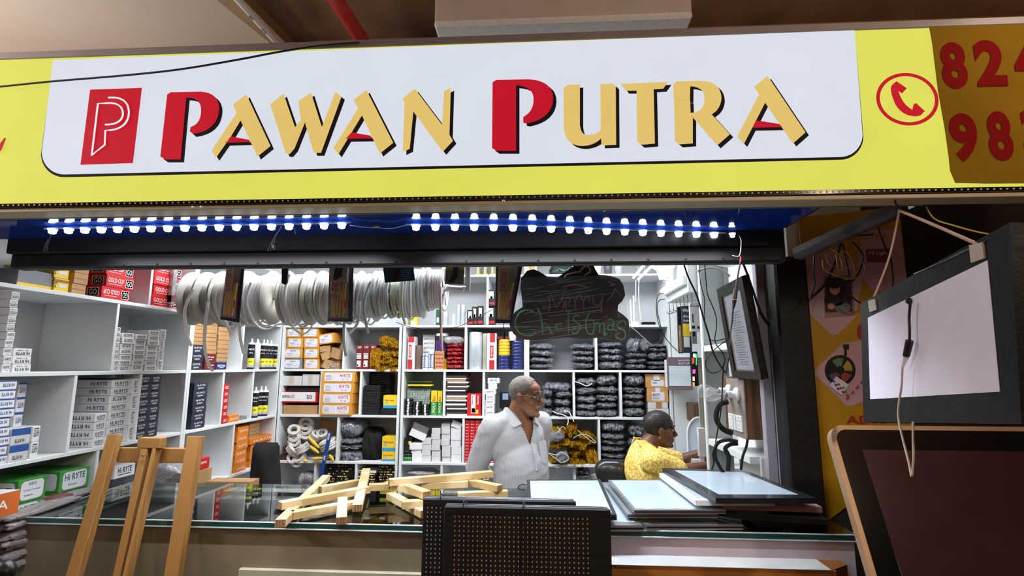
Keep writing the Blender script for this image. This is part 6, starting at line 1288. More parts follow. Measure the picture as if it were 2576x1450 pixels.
# office chair
LEA = mat('black_leather', (22, 22, 24), .3, var=.2, bump=.15, bscale=60, coat=.3)
cx0, cx1 = onY(*K(13, 95, 1200), 3.55).x, onY(*K(13, 520, 1200), 3.55).x; zct = onY(*K(13, 280, 1112), 3.55).z
ch = Thing('office_chair', ((cx0+cx1)/2+.1, 3.6, 0), 'black leather office chair behind the seated man in the yellow shirt', 'chair')
ch.part('backrest', MB().ell(((cx0+cx1)/2-.02, 3.62, zct-.22), ((cx1-cx0)/2, .07, .23), n=16, e=.55), LEA)
ch.part('seat', MB().ell(((cx0+cx1)/2+.28, 3.6, .46), (.25, .25, .05), n=12, e=.6), LEA)
ch.part('back_bar', MB().tube([((cx0+cx1)/2, 3.62, .75), ((cx0+cx1)/2, 3.62, .42), ((cx0+cx1)/2+.28, 3.6, .4)], .02, 8), BLACK)
ch.part('column', MB().cyl(((cx0+cx1)/2+.28, 3.6, .08), ((cx0+cx1)/2+.28, 3.6, .42), .025), STEEL)
for i in range(5):
    a = 2*pi*i/5; c_ = ((cx0+cx1)/2+.28, 3.6)
    l_ = ch.part('base_leg', MB().tube([(c_[0], c_[1], .09), (c_[0]+.26*cos(a), c_[1]+.26*sin(a), .06)], [.02, .012], 8), BLACK)
    ch.part('caster', MB().ell((c_[0]+.27*cos(a), c_[1]+.27*sin(a), .025), (.025, .025, .025), n=8), BLACK, par=l_)
ch.part('armrest_post', MB().tube([(cx0+.09, 3.47, .45), (cx0+.07, 3.43, .62), onY(*K(13, 60, 1240), 3.43)], .014, 8), STEEL)
# ================================================================ outside right
YO = 2.47
ps = Thing('wall_poster', (1.35, YO, 1.2), 'yellow and pink advertising poster on the wall right of the black pillar', 'poster')
pq = lambda x, y, d=0: onY(*K(18, x, y), YO-.0012*d)
PY = mat('dull_yellow_poster', (184, 140, 18), .5, var=.06, scale=3); PP = mat('dull_pink_poster', (196, 160, 172), .5, var=.04, scale=5)
P = [pq(55, 240), pq(110, 130), pq(428, 105), pq(458, 330), pq(470, 1000), pq(60, 1300)]
ps.part('sheet', MB().prism([pq(50, 100), pq(428, 60), pq(456, 330), pq(480, 900), pq(480, 1000), pq(150, 1250), pq(120, 1250)], (0, .003, 0)), PY)
for q in ([(72, 255), (195, 215), (292, 318), (262, 478), (198, 540), (175, 545), (88, 462)], [(262, 292), (288, 180), (292, 150), (430, 142), (455, 328), (430, 350), (340, 385), (322, 372)], [(108, 690), (118, 668), (215, 575), (300, 560), (300, 790), (250, 810), (228, 808)]):
    ps.part('pink_field', MB().prism([pq(*p, 1) for p in q], (0, .0008, 0)), PP)
o = ps.part('photo_print', MB().prism([pq(*p, 3) for p in ((146, 322), (250, 318), (262, 470), (146, 478))], (0, .0008, 0)), mat('photo_frame_print', (150, 120, 110), .5))
ps.part('photo_picture', MB().prism([pq(*p, 4) for p in ((150, 328), (244, 326), (252, 455), (150, 458))], (0, .0006, 0)), mat('dark_photo', (54, 34, 34), .5, var=.3, scale=14), par=o)
skin_p = mat('photo_skin', (196, 152, 134), .5); 
def disc(x, y, rx, ry, d, m, nm, par=None): ps.part(nm, MB().prism([pq(x+rx*cos(2*pi*i/20), y+ry*sin(2*pi*i/20), d) for i in range(20)], (0, .0005, 0)), m, par=par)
disc(186, 368, 20, 24, 6, skin_p, 'baby_face', o); disc(184, 356, 20, 12, 7, mat('photo_hair', (30, 20, 20), .6), 'baby_hair', o)
disc(190, 408, 34, 26, 5, mat('photo_shirt', (40, 34, 40), .6), 'baby_body', o); disc(172, 435, 14, 12, 6, skin_p, 'baby_hand', o); disc(215, 440, 30, 20, 5, mat('photo_jeans', (120, 126, 140), .6), 'baby_legs', o)
ps.part('card_print', MB().prism([pq(*p, 3) for p in ((98, 475), (118, 390), (166, 410), (150, 482))], (0, .0008, 0)), mat('pale_mauve_print', (186, 168, 182), .5))
o = ps.part('red_card_print', MB().prism([pq(*p, 3) for p in ((303, 222), (395, 218), (400, 268), (308, 268))], (0, .0008, 0)), mat('brick_red_print', (132, 56, 56), .5))
mb = MB(); put_text(mb, 'Hi Light', pq(350, 236, 5), Vector((.085, 0, 0)), Vector((0, 0, .022)), 0); ps.part('lettering', mb, LABEL, par=o)
mb = MB(); put_text(mb, 'UTRA', pq(340, 172, 5), Vector((.11, 0, 0)), Vector((0, 0, .03)), 0); ps.part('lettering', mb, PY)
mb = MB(); put_text(mb, 'ADH', pq(300, 862, 5), Vector((.16, 0, 0)), Vector((0, 0, .034)), 0); ps.part('lettering', mb, REDI)
disc(206, 676, 58, 58, 3, BLKA, 'reel_print'); 
for k, col in enumerate(((96, 130, 90), (176, 150, 60), (150, 60, 60), (96, 70, 110))):
    a0 = -2.3+k*1.35
    ps.part('reel_colour', MB().prism([pq(206+r_*cos(a), 676+r_*sin(a), 4) for r_, a in [(46, a0+j*.2) for j in range(6)]+[(16, a0+1.0-j*.2) for j in range(6)]], (0, .0005, 0)), mat('reel_col_%d' % k, col, .5))
ps.part('remote_print', MB().prism([pq(*p, 5) for p in ((165, 735), (190, 698), (238, 730), (212, 770))], (0, .0005, 0)), LABEL)
for k in range(9): ps.part('remote_button', MB().prism([pq(180+18*(k % 3)+8*(k//3)+x, 718+12*(k % 3)+14*(k//3)-6+y, 6) for x, y in ((0, 0), (8, 4), (4, 11), (-4, 7))], (0, .0004, 0)), [BLUEC, REDI, GREEN][k % 3])
mb = MB()
for k in range(5): mb.prism([pq(228+18*k+x, 782-20*k+y, 4) for x, y in ((0, 0), (10, -10), (14, -4), (4, 6))], (0, .0005, 0))
ps.part('magenta_dashes', mb, mat('magenta_dash', (170, 40, 100), .5))['kind'] = 'stuff'
ps.part('adapter_print', MB().prism([pq(*p, 4) for p in ((215, 580), (238, 577), (240, 595), (230, 600), (232, 620), (222, 622), (222, 600))], (0, .0005, 0)), BLKA)
disc(285, 530, 14, 28, 4, REDI, 'red_dot_print')
S('trim_15', MB().box(1.21, 1.62, YO+.004, YO+.06, 0, 2.3, c=0), mat('dim_board', (52, 42, 40), .8))
# tangle of wires on the canopy arm
tn = [[(110, 220), (105, 300), (110, 350), (95, 400), (88, 415)], [(95, 405), (150, 350), (190, 260), (200, 220), (210, 190)], [(215, 200), (230, 270), (240, 320), (235, 380), (270, 415), (310, 430), (370, 405)], [(345, 130), (370, 200), (395, 260), (405, 330), (400, 370)], [(120, 200), (180, 180), (260, 170), (330, 165)], [(250, 190), (290, 240), (280, 300), (250, 340), (200, 345)]]
for i, p in enumerate(tn): wire([(*q, ) for q in p], 18, 2.36, .006 if i in (1,) else .0035, BLACK, 'black wire in the tangle beneath the canopy arm, '+['hanging leftmost', 'thick slanting one', 'long curving one', 'straight hanging right one', 'running along the arm', 'round looping one'][i], 'wire', 'wire', 'wires under the canopy arm')
for i, p in enumerate([[(120, 230), (160, 215), (200, 240), (215, 290), (200, 300), (195, 250), (230, 230), (260, 300), (230, 330), (150, 300), (140, 260)], [(190, 240), (200, 300), (215, 300), (210, 240)], [(150, 240), (170, 280), (230, 290), (290, 270), (290, 320), (220, 335)]]):
    wire(p, 18, 2.34, .0025, [mat('yellow_wire', (196, 170, 60), .4), MATS['yellow_wire'], mat('pinkish_wire', (186, 150, 150), .4)][i], ['yellow', 'short yellow', 'pinkish'][i]+' wire in the tangle before the poster', 'wire', 'wire', 'wires under the canopy arm')
# dark board edge + black block by the sign's underside
q = onY(*K(18, 495, 48), 1.78); solo('black_block', MB().box(q.x-.022, q.x+.022, 1.76, 1.8, q.z-.02, q.z+.026, c=.003), BLKA, 'small black block fixed at the end of the canopy arm', 'block')
# hanging light panel, nearly edge-on
HP = [Vector(), Vector(), Vector(), Vector()]
HP = [onY(2165, 764, 1.75), onY(2545, 557, 1.02), onY(2568, 1070, 1.02), onY(2172, 1062, 1.75)]
IN = [onY(2183, 800, 1.73), onY(2484, 655, 1.12), onY(2515, 986, 1.1), onY(2189, 1005, 1.72)]
nh = (HP[1]-HP[0]).cross(HP[3]-HP[0]).normalized(); nh = -nh if nh.dot(CAM-HP[0]) < 0 else nh
def hp(u, v, d=0): return HP[0].lerp(HP[1], u).lerp(HP[3].lerp(HP[2], u), v)+nh*d
# inner rectangle: intersect view rays with the panel plane
def onP(x, y, d=0):
    r_ = ray(x, y); t_ = (HP[0]+nh*d-CAM).dot(nh)/r_.dot(nh); return CAM+r_*t_
ip = [onP(2183, 800, .001), onP(2484, 655, .001), onP(2515, 986, .001), onP(2189, 1005, .001)]
hl = Thing('hanging_light_box', HP[3], 'hanging white light panel in a black taped frame at the far right', 'light panel')
hl.part('frame', MB().prism([onP(2165, 764), onP(2540, 560), onP(2570, 1068), onP(2172, 1062)], nh*-.03), mat('taped_black_frame', (8, 8, 10), .5, var=.3, bump=.25, bscale=30, spec=.3))
hl.part('white_diffuser', MB().prism(ip, nh*-.0008), mat('lilac_white_diffuser', (236, 228, 246), .5, var=.02))
for nm, q in (('corner_clip', ((2437, 618), (2470, 610), (2475, 650), (2442, 662))), ('corner_clip', ((2183, 758), (2200, 752), (2204, 780), (2187, 786)))):
    hl.part(nm, MB().prism([onP(*p, .004) for p in q], nh*-.006), mat('taped_white_clip', (200, 186, 168), .3))
hl.part('cable_outlet', MB().ell(onP(2287, 758, .006), (.009, .007, .009), n=6), BLKG)
hl.part('tape_highlight', MB().tube([onP(2300, 690, .001), onP(2380, 655, .001), onP(2480, 606, .001)], .0022, 4), mat('tape_highlight_tone', (60, 62, 68), .08, coat=1))  # lighter line modelled as the highlight on the taped frame
def pc(pts, d=.02): return cat_pts([onP(x, y, d) for x, y in pts])
solo('panel_lead', MB().tube(pc([(2290, 760), (2287, 800), (2288, 830), (2288, 860)]), .0032, 8), BLACK, 'short black lead coming out of the hanging panel', 'cable')
t = Thing('barrel_plug', onP(2275, 925, .02), 'black and white plug joined on the hanging panel’s lead', 'plug')
t.part('black_half', MB().cyl(onP(2288, 858, .02), onP(2280, 895, .02), .009, .008), BLACK); t.part('white_half', MB().cyl(onP(2279, 897, .02), onP(2270, 925, .02), .0075, .003), WPLAS)
BW = mat('beige_lead', (206, 192, 178), .45)
solo('panel_lead', MB().tube(pc([(2270, 923), (2268, 970), (2262, 1010), (2260, 1050), (2270, 1100), (2285, 1160), (2293, 1200)], .03), .0026, 8), BW, 'long beige lead hanging down below the panel’s plug', 'cable')
solo('panel_lead', MB().tube(pc([(2297, 1062), (2297, 1100), (2298, 1150), (2295, 1195)], .03), .0026, 8), BW, 'second beige lead end meeting the long one below the panel', 'cable')
kn = onY(2262, 530, 1.68)
solo('support_string', MB().tube(cat_pts([kn, kn.lerp(onP(2455, 610), .5), onP(2460, 615)]), .004, 6), mat('pinkish_beige_cord', (196, 164, 150), .7), 'beige cord holding the right corner of the hanging panel', 'cord')
solo('support_string', MB().tube(cat_pts([kn, kn.lerp(onP(2192, 765), .5)+Vector((.01, 0, -.005)), onP(2190, 768)]), .003, 6), MATS['pinkish_beige_cord'], 'thin cord holding the left corner of the hanging panel', 'cord')
solo('cord_knot', MB().tube(cat_pts([onY(2262, 485, 1.62), onY(2252, 510, 1.62), onY(2268, 525, 1.66), kn]), .003, 6), BLACK, 'dark knotted wire above the hanging panel’s cords', 'wire')
solo('yellow_thread', MB().tube(cat_pts([onY(2330, 520, 1.7), onY(2350, 550, 1.6), onY(2400, 568, 1.5), onY(2480, 588, 1.4), onY(2600, 602, 1.25)]), .0022, 6), MATS['yellow_wire'], 'thin yellow wire running off to the right behind the panel', 'wire')
# big standing display
DL = .95
TL = onX(2082, 1070, DL); BL = onX(2192, 1450, DL); dd = (BL-TL); dd = dd*(1/abs(dd.z)); Lh = TL.z-.02
def dp(s, h, d=0):   # s metres to the right of the left edge, h metres down from the top
    return TL+Vector((s, 0, 0))+dd*h+nd*d
nd = Vector((1, 0, 0)).cross(dd).normalized(); nd = -nd if nd.y > 0 else nd
ds = Thing('standing_display', (DL+.6, (TL+dd*Lh).y, .0), 'large dark glossy display with rounded gold rim leaning back at the lower right', 'display')
def rr(x0_, x1_, y0_, y1_, r, d):
    P = []
    for cx_, cy_, a0 in ((x0_+r, y0_+r, 180), (x1_-r, y0_+r, 270), (x1_-r, y1_-r, 0), (x0_+r, y1_-r, 90)):
        for k in range(9): a = radians(a0+90*k/8); P.append(dp(cx_+r*cos(a), cy_+r*sin(a), d))
    return P
RIM = mat('champagne_rim', (176, 146, 116), .4, .5, var=.05)
ds.part('rim', MB().prism(rr(0, 1.25, 0, Lh, .045, 0), nd*-.03), RIM)
ds.part('black_bezel', MB().prism(rr(.016, 1.234, .014, Lh-.016, .036, .0015), nd*-.002), BLKG)
ds.part('screen', MB().prism([dp(.085, .075, .003), dp(1.17, .075, .003), dp(1.17, Lh-.07, .003), dp(.085, Lh-.07, .003)], nd*-.001), mat('screen_reflection_tint', (58, 34, 38), .15, var=.1, spec=.7, coat=.6))  # maroon base colour stands in for reflections on the glass
# far right edge: blue board
X0, X1, za, zz = onY(2536, 700, 2.6).x, 3.1, onY(2560, 765, 2.6).z, onY(2560, 650, 2.6).z
solo('blue_board', MB().box(X0, X1, 2.6, 2.63, za, zz), mat('dim_blue_board', (34, 52, 120), .5), 'dim blue board beyond the hanging panel at the right edge', 'board')
S('trim_16', MB().box(1.62, 3.2, 2.66, 2.7, 0, 3.25, c=0), mat('dim_warm_shopfront', (46, 36, 34), .8, var=.3, scale=3))
S('wall_opposite', MB().box(-7, 6, -4.1, -4, 0, 3.3, c=0), mat('rose_reflected_wall', (150, 92, 86), .7, var=.3, scale=.7))  # unseen wall, added in rose for the glossy screen to mirror
# ================================================================ counter
CT = .98
fx0, fx1 = onY(45, 1305, 2.135).x, onY(2154, 1346, 2.148).x
FY = 2.14
ct = Thing('shop_counter', ((fx0+fx1)/2, 2.45, 0), 'long glass topped shop counter with plain beige front', 'counter')
def L_outline(z, e=0): return [Vector(p) for p in ((fx0-e, FY-e, z), (fx1+e, FY-e, z), (fx1+e, 2.4, z), (1.0, 2.4, z), (1.0, 2.8, z), (-2.195, 2.8, z), (-2.195, FY+.05, z))]
ct.part('front_panel', MB().box(fx0+.012, fx1-.012, FY+.012, FY+.03, 0, CT-.021), BEIGE)
ct.part('left_side', MB().box(fx0+.012, fx0+.03, FY+.03, 2.79, 0, CT-.021), BEIGE)
ct.part('right_side', MB().box(fx1-.03, fx1-.012, FY+.03, 2.39, 0, CT-.021), BEIGE)
ct.part('back_rail', MB().box(fx0+.03, .99, 2.76, 2.79, .1, CT-.021), WHITE)
ct.part('display_tray', MB().box(fx0+.03, .99, FY+.03, 2.76, .84, .86), mat('grey_tray_board', (226, 226, 224), .6, var=.12, scale=3))
GLT = bpy.data.materials.new('counter_glass'); GLT.use_nodes = True; _n = GLT.node_tree.nodes; _l = GLT.node_tree.links
_tr = _n.new('ShaderNodeBsdfTransparent'); _tr.inputs[0].default_value = (.72, .84, .81, 1); _gl = _n.new('ShaderNodeBsdfGlossy'); _gl.inputs['Roughness'].default_value = .025; _fr = _n.new('ShaderNodeFresnel'); _fr.inputs[0].default_value = 1.5; _mx = _n.new('ShaderNodeMixShader')
_ns = _n.new('ShaderNodeTexNoise'); _ns.inputs['Scale'].default_value = 3; _ad = _n.new('ShaderNodeMath'); _ad.operation = 'MULTIPLY_ADD'; _ad.inputs[1].default_value = .05; _l.new(_ns.outputs[0], _ad.inputs[0]); _l.new(_fr.outputs[0], _ad.inputs[2])
_l.new(_ad.outputs[0], _mx.inputs[0]); _l.new(_tr.outputs[0], _mx.inputs[1]); _l.new(_gl.outputs[0], _mx.inputs[2]); _l.new(_mx.outputs[0], _n['Material Output'].inputs[0])
o = ct.part('glass_top', MB().prism(L_outline(CT-.02), (0, 0, .02)), GLT)
EDG = mat('green_glass_edge', (32, 84, 78), .08, var=.2, scale=3, coat=1, trans=.3)
ct.part('polished_edge', MB().box(fx0, fx1, FY-.0035, FY-.0005, CT-.019, CT-.002, c=.001), EDG, 'dark green polished glass edge')
WED = mat('edge_highlight_paint', (222, 234, 236), .12, .2, coat=1)  # pale colour stands for highlights along the glass edge
ct.part('upper_highlight', MB().box(fx0, fx1, FY-.004, FY+.004, CT-.002, CT+.0016, c=.0006), WED, 'highlight line modelled along the glass edge')
ct.part('lower_highlight', MB().box(fx0, fx1, FY-.004, FY+.01, CT-.0255, CT-.0205, c=.0006), WED, 'highlight strip modelled under the glass edge')
mb = MB(); mb.tube([(fx0-.002, FY, CT-.005), (-2.196, 2.8, CT-.005)], .006, 6); ct.part('left_highlight', mb, WED)
# recessed frame of the front
a = onY(*K(15, 2365, 1085), FY+.01); 
ct.part('panel_moulding', MB().box(a.x, onY(1062, 1440, FY).x+.25, FY-.008, FY+.012, a.z-.035, a.z, c=.003), mat('pale_moulding', (176, 170, 146), .5))
ct.part('panel_moulding', MB().box(a.x, a.x+.035, FY-.008, FY+.012, .1, a.z-.035, c=.003), MATS['pale_moulding'])
ct.part('sunk_panel', MB().box(a.x+.035, onY(1062, 1440, FY).x+.25, FY+.004, FY+.012, .1, a.z-.035, c=.001), mat('dull_olive_panel', (128, 122, 98), .5))
# right ledge and lilac upper panel
xr0 = onY(1535, 1400, FY).x
ct.part('lilac_panel', MB().box(xr0-.12, fx1-.012, FY+.004, FY+.012, .2, CT-.027, c=.001), mat('lilac_white_laminate', (206, 192, 200), .5, var=.05))
zl1 = onY(1700, 1399, FY+.004).z; ya = onZ(1700, 1424, zl1).y
ct.part('ledge', MB().box(xr0-.12, onY(2090, 1420, ya).x, ya, FY+.005, zl1-.004, zl1, c=.0015), mat('grey_white_ledge', (206, 208, 210), .3, var=.06))
ct.part('ledge_front', MB().box(xr0-.12, onY(2105, 1430, ya).x, ya+.002, ya+.02, .1, zl1-.004, c=.002), mat('orange_brown_ply', (178, 112, 44), .5, tex='wave', scale=4, stretch=(.2, 1, 1), rgb2=(140, 84, 30)))
ct.part('ledge_end', MB().prism([Vector((onY(2090, 1420, ya).x, ya, zl1-.002)), Vector((onY(2135, 1425, ya+.05).x, ya+.06, zl1-.003)), Vector((onY(2135, 1425, ya+.05).x, FY+.005, zl1-.003)), Vector((onY(2090, 1420, ya).x, FY+.005, zl1-.002))], (0, 0, -.3)), MATS['orange_brown_ply'])
# things lying inside the glass case
for i, (c, x, y, w, d, m, lab) in enumerate(((15, 1150, 420, .2, .16, LABEL, 'white printed sheet lying in the glass case behind the easel'), (15, 1850, 400, .16, .14, mat('beige_paper', (176, 168, 150), .6), 'beige folded sheet in the glass case'), (16, 1330, 540, .1, .1, mat('rose_film', (176, 96, 108), .3), 'rose pink packet inside the glass case'),
        (16, 700, 540, .14, .1, LABEL, 'pale labelled card inside the glass case'), (16, 1600, 560, .14, .1, CARDG, 'grey plate inside the glass case'), (15, 2200, 400, .05, .14, mat('rust_film', (180, 90, 60), .4), 'rust red slip in the glass case'), (16, 120, 560, .16, .1, CARDG, 'pale card sheet in the case left of the wooden frames'))):
    q = onZ(*K(c, x, y), .86); q.y = min(max(q.y, FY+.06+d/2), 2.74-d/2)
    solo('case_item', MB().box(q.x-w/2, q.x+w/2, q.y-d/2, q.y+d/2, .8605, .866+.004*i, M=None), m, lab, 'sheet' if i in (0, 1) else 'packet')
# ================================================================ timber on the glass
def beam(mb, a, b, w, h, mi=0, endm=1):
    a = Vector(a); b = Vector(b); d = (b-a).normalized(); s_ = d.cross(Vector((0, 0, 1))).normalized(); u = s_.cross(d).normalized()
    L = (b-a).length; M_ = Matrix((( s_.x, d.x, u.x, a.x), (s_.y, d.y, u.y, a.y), (s_.z, d.z, u.z, a.z), (0, 0, 0, 1)))
    mb.box(-w/2, w/2, 0, L, -h/2, h/2, mi, c=.0015, M=M_)
    mb.box(-w/2+.001, w/2-.001, -.0006, .002, -h/2+.001, h/2-.001, endm, c=0, M=M_); mb.box(-w/2+.001, w/2-.001, L-.002, L+.0006, -h/2+.001, h/2-.001, endm, c=0, M=M_)
    return mb
def timber(c, p, q, z, z2=None, w=.04, h=.03):
    a = onZ(*K(c, *p), z); b = onZ(*K(c, *q), z2 or z); return a, b, w, h
PW = [WOODX, ENDG]
f1 = Thing('pine_trestle', onZ(*K(16, 850, 500), CT+.001), 'pale pine frame of crossed battens lying on the counter glass, left one', 'frame')
for nm, p, q, z, z2 in (('long_batten', (410, 655), (860, 205), 1.005, 1.005), ('top_batten', (405, 480), (1275, 318), 1.03, 1.03), ('rear_batten', (800, 320), (1200, 250), 1.005, 1.005), ('low_batten', (520, 575), (1150, 462), 1.005, 1.005), ('cross_batten', (1165, 505), (1255, 140), 1.006, 1.055), ('short_batten', (1010, 630), (1022, 425), 1.0, 1.02)):
    a, b, w, h = timber(16, p, q, z, z2); f1.part(nm, beam(MB(), a, b, w, h), PW)
f2 = Thing('pine_trestle', onZ(*K(16, 1900, 400), CT+.001), 'pale pine frame with metal corner bracket lying on the counter glass, right one', 'frame')
for nm, p, q, z, z2 in (('long_batten', (1475, 250), (2490, 168), 1.06, 1.06), ('link_batten', (1280, 300), (1480, 290), 1.03, 1.03), ('diagonal_batten', (1480, 265), (1830, 365), 1.035, 1.035), ('short_batten', (1650, 300), (1850, 375), 1.06, 1.06), ('low_diagonal_batten', (1490, 380), (1830, 560), 1.0, 1.0), ('end_batten', (1605, 470), (1830, 455), 1.025, 1.025),
                      ('rear_batten', (1790, 285), (2250, 265), 1.03, 1.03), ('end_rail', (2230, 240), (2565, 310), 1.03, 1.03), ('front_batten', (2150, 380), (2640, 360), 1.0, 1.0)):
    a, b, w, h = timber(16, p, q, z, z2); f2.part(nm, beam(MB(), a, b, w, h), PW)
q = onZ(*K(16, 2443, 175), 1.055)
br = f2.part('corner_bracket', MB().box(q.x-.013, q.x+.013, q.y-.032, q.y-.029, 1.03, 1.075, c=.001).box(q.x-.013, q.x+.013, q.y-.07, q.y-.029, 1.043, 1.046, c=.001), STEEL, 'galvanised corner bracket')
f2.part('screw_head', MB().cyl((q.x, q.y-.035, 1.058), (q.x, q.y-.0315, 1.058), .006, n=10), BLACK, par=br); f2.part('screw_head', MB().cyl((q.x, q.y-.05, 1.048), (q.x, q.y-.05, 1.0455), .006, n=10), BLACK, par=br)
# ================================================================ light panels stacked on the counter
DIFF = mat('pale_diffuser', (188, 204, 220), .25, var=.02, coat=.4); DFR = mat('dark_grey_frame', (52, 52, 58), .35, .3, var=.1)
def lpanel(quad, z, th, fr, lab, c=17, inner=.06, fm=ALU, face=DIFF, kind='flat_light_box', side=None):
    P = [onZ(*K(c, *q), z) for q in quad]; ce = sum(P, Vector())/4
    t = Thing(kind, (ce.x, ce.y, z-th), lab, 'light panel', 'light panels stacked on the counter')
    t.part('frame', MB().prism(P, (0, 0, -th)), fm)
    ll = [P[0].lerp(P[1], inner).lerp(P[3].lerp(P[2], inner), inner), P[0].lerp(P[1], 1-inner).lerp(P[3].lerp(P[2], 1-inner), inner), P[0].lerp(P[1], 1-inner).lerp(P[3].lerp(P[2], 1-inner), 1-inner), P[0].lerp(P[1], inner).lerp(P[3].lerp(P[2], inner), 1-inner)]
    t.part('diffuser', MB().prism([p+Vector((0, 0, .0008)) for p in ll], (0, 0, -.002)), face)
    if side: t.part('side_groove', MB().prism([p+Vector((0, -.0006, -th*.35)) for p in (P[3], P[2])]+[p+Vector((0, -.0006, -th*.65)) for p in (P[2], P[3])], (0, .0012, 0)), side)
    return t
lpanel([(300, 165), (825, 165), (1075, 445), (520, 445)], 1.004, .022, 0, 'white light panel with silver rim lying lowest on the counter glass, left one', side=BLACK)
lpanel([(960, 385), (1480, 385), (1725, 440), (1100, 440)], 1.003, .02, 0, 'silver rimmed light panel showing its dark face, lowest in the middle', face=mat('dark_mirror_face', (60, 62, 66), .15, .3, coat=.6), side=BLACK)
lpanel([(825, 165), (1350, 160), (1560, 372), (975, 372)], 1.03, .014, 0, 'thin silver rimmed panel second from the top of the middle stack', side=BLACK)
lpanel([(850, 150), (1380, 148), (1612, 345), (1018, 345)], 1.052, .014, 0, 'frosted silver rimmed light panel on top of the middle stack', side=BLACK, inner=.03)
lpanel([(322, 148), (800, 146), (905, 375), (330, 375)], 1.048, .02, 0, 'white light panel with dark grey frame beside the perforated black modules', fm=DFR, inner=.045, side=BLACK)
lpanel([(1450, 330), (2180, 330), (2278, 410), (1690, 372)], 1.035, .018, 0, 'black framed light panel lowest in the right stack', fm=BLACK, face=BLKG)
lpanel([(1340, 150), (2080, 240), (2235, 325), (1560, 300)], 1.065, .022, 0, 'light panel with rosy side rim under the top black framed panel', fm=mat('rosy_aluminium', (196, 150, 150), .35, .3))
lpanel([(1180, 105), (1700, 115), (1930, 285), (1415, 282)], 1.085, .02, 0, 'white edged light panel tucked left under the top black framed panel', fm=WPLAS)
lpanel([(1200, 72), (1740, 88), (2205, 268), (1545, 268)], 1.108, .02, 0, 'large light panel with wide black frame on top of the right stack', fm=mat('navy_black_frame', (34, 36, 46), .3, .2, coat=.4), inner=.1)
solo('panel_stack_spacer', MB().box(onZ(*K(17, 1740, 400), CT).x, onZ(*K(17, 2150, 400), CT).x, 2.2, 2.38, CT+.0005, 1.0165, c=.003), BLKA, 'dark packing piece under the right light panel stack', 'packing')
P = [onY(*K(17, *q), 2.5) for q in ((325, 180), (290, 180), (268, 195), (275, 210), (310, 213))]
solo('panel_lead', MB().tube(cat_pts(P), .0025, 6), BLACK, 'black lead loop at the back of the dark grey framed light panel', 'cable')
# ================================================================ perforated LED modules before the counter
def module(x0p, x1p, ytop, Y, lab, cols, rows, dx0, dy0):
    a = onY(x0p, ytop, Y); b = onY(x1p, ytop+10, Y); zt_ = (a.z+b.z)/2; dep = .05
    t = Thing('led_matrix_module', ((a.x+b.x)/2, Y+dep/2, 0), lab, 'LED module', 'black LED matrix modules')
    t.part('mask', MB().box(a.x, b.x, Y, Y+.012, .012, zt_, c=.003), mat('matte_black_mask', (24, 23, 26), .6, var=.1))
    t.part('rear_case', MB().box(a.x+.004, b.x-.004, Y+.012, Y+dep, .0, zt_-.003, c=.004), mat('grey_black_case', (70, 72, 80), .4, .3, var=.1))
    t.part('top_rail', MB().box(a.x+.002, b.x-.02, Y+.016, Y+.021, zt_-.004, zt_+.001, c=.001).box(a.x+.002, b.x-.02, Y+.033, Y+.038, zt_-.004, zt_+.001, c=.001), mat('grey_rail', (120, 124, 134), .3, .4))
    mb = MB(); q = onY(dx0, dy0, Y); p_ = .0152
    for i in range(cols):
        for j in range(rows):
            x = q.x+p_*i; z = q.z-p_*j
            if x < b.x-.015 and z > .04: mb.box(x-.0018, x+.0018, Y-.0012, Y+.001, z-.0024, z+.0024, c=0)
    t.part('led_dots', mb, mat('tan_led_dot', (206, 180, 140), .3, var=.05), 'grid of pale LED dots')['kind'] = 'stuff'
    mb = MB()
    for j in range(0, rows, 8): mb.box(a.x+.006, b.x-.006, Y-.0006, Y+.001, q.z-p_*(j-.5)-.0004, q.z-p_*(j-.5)+.0004, c=0)
    t.part('mask_seam', mb, BLKG)
    return t, a, b, zt_
m1 = module(1064, 1449, 1254, 1.93, 'rear black LED matrix module leaning at the counter, half hidden', 27, 62, 1076, 1278)
m2 = module(1117, 1536, 1274, 1.84, 'front black LED matrix module with rows of pale dots, by the counter', 30, 62, 1145, 1300)
for i, (mm, x) in enumerate(((m1, 1108), (m2, 1316), (m2, 1165))):
    Y = 1.93 if mm is m1 else 1.84; q = onY(x, 1270, Y-.004); z = mm[3]
    solo('binding_string', MB().tube(cat_pts([(q.x-.006, Y-.006, .3), (q.x-.004, Y-.006, z-.2), (q.x, Y-.006, z+.001), (q.x+.004, Y+.02, z+.008), (q.x+.006, Y+.05, z+.002)]), .0022, 6), mat('blue_black_cord', (26, 28, 40), .4), ['thin dark cord over the top of the rear LED module', 'thin dark cord over the middle of the front LED module', 'thin dark cord over the left end of the front LED module'][i], 'cord')
# ================================================================ easel leaning on the counter
ez = Thing('wooden_easel', (-1.75, 1.75, 0), 'bare wooden easel frame of three legs leaning against the counter front', 'easel')
YT = 2.12
def leg(tx, ty, bx, by, w, d, nm, Y=YT, dx=0, top=0):
    a = onY(tx, ty, Y); b = onX(bx, by, a.x); dr = (b-a).normalized(); f = a+dr*(a.z/abs(dr.z)); a = a-dr*top
    sx = Vector((1, 0, 0)); n_ = dr.cross(sx).normalized(); n_ = -n_ if n_.y > 0 else n_
    L = (f-a).length; M_ = Matrix(((1, dr.x, n_.x, a.x), (0, dr.y, n_.y, a.y), (0, dr.z, n_.z, a.z), (0, 0, 0, 1)))
    mb = MB().box(-w/2, w/2, 0, L-.01, -d, 0, 0, c=.002, M=M_); mb.box(-w/2+.001, w/2-.001, -.0006, .001, -d+.001, -.001, 1, c=0, M=M_)
    ez.part(nm, mb, [WOODZ, ENDG]); return a, dr, n_
l1 = leg(283, 1094, 179, 1450, .046, .032, 'leg')
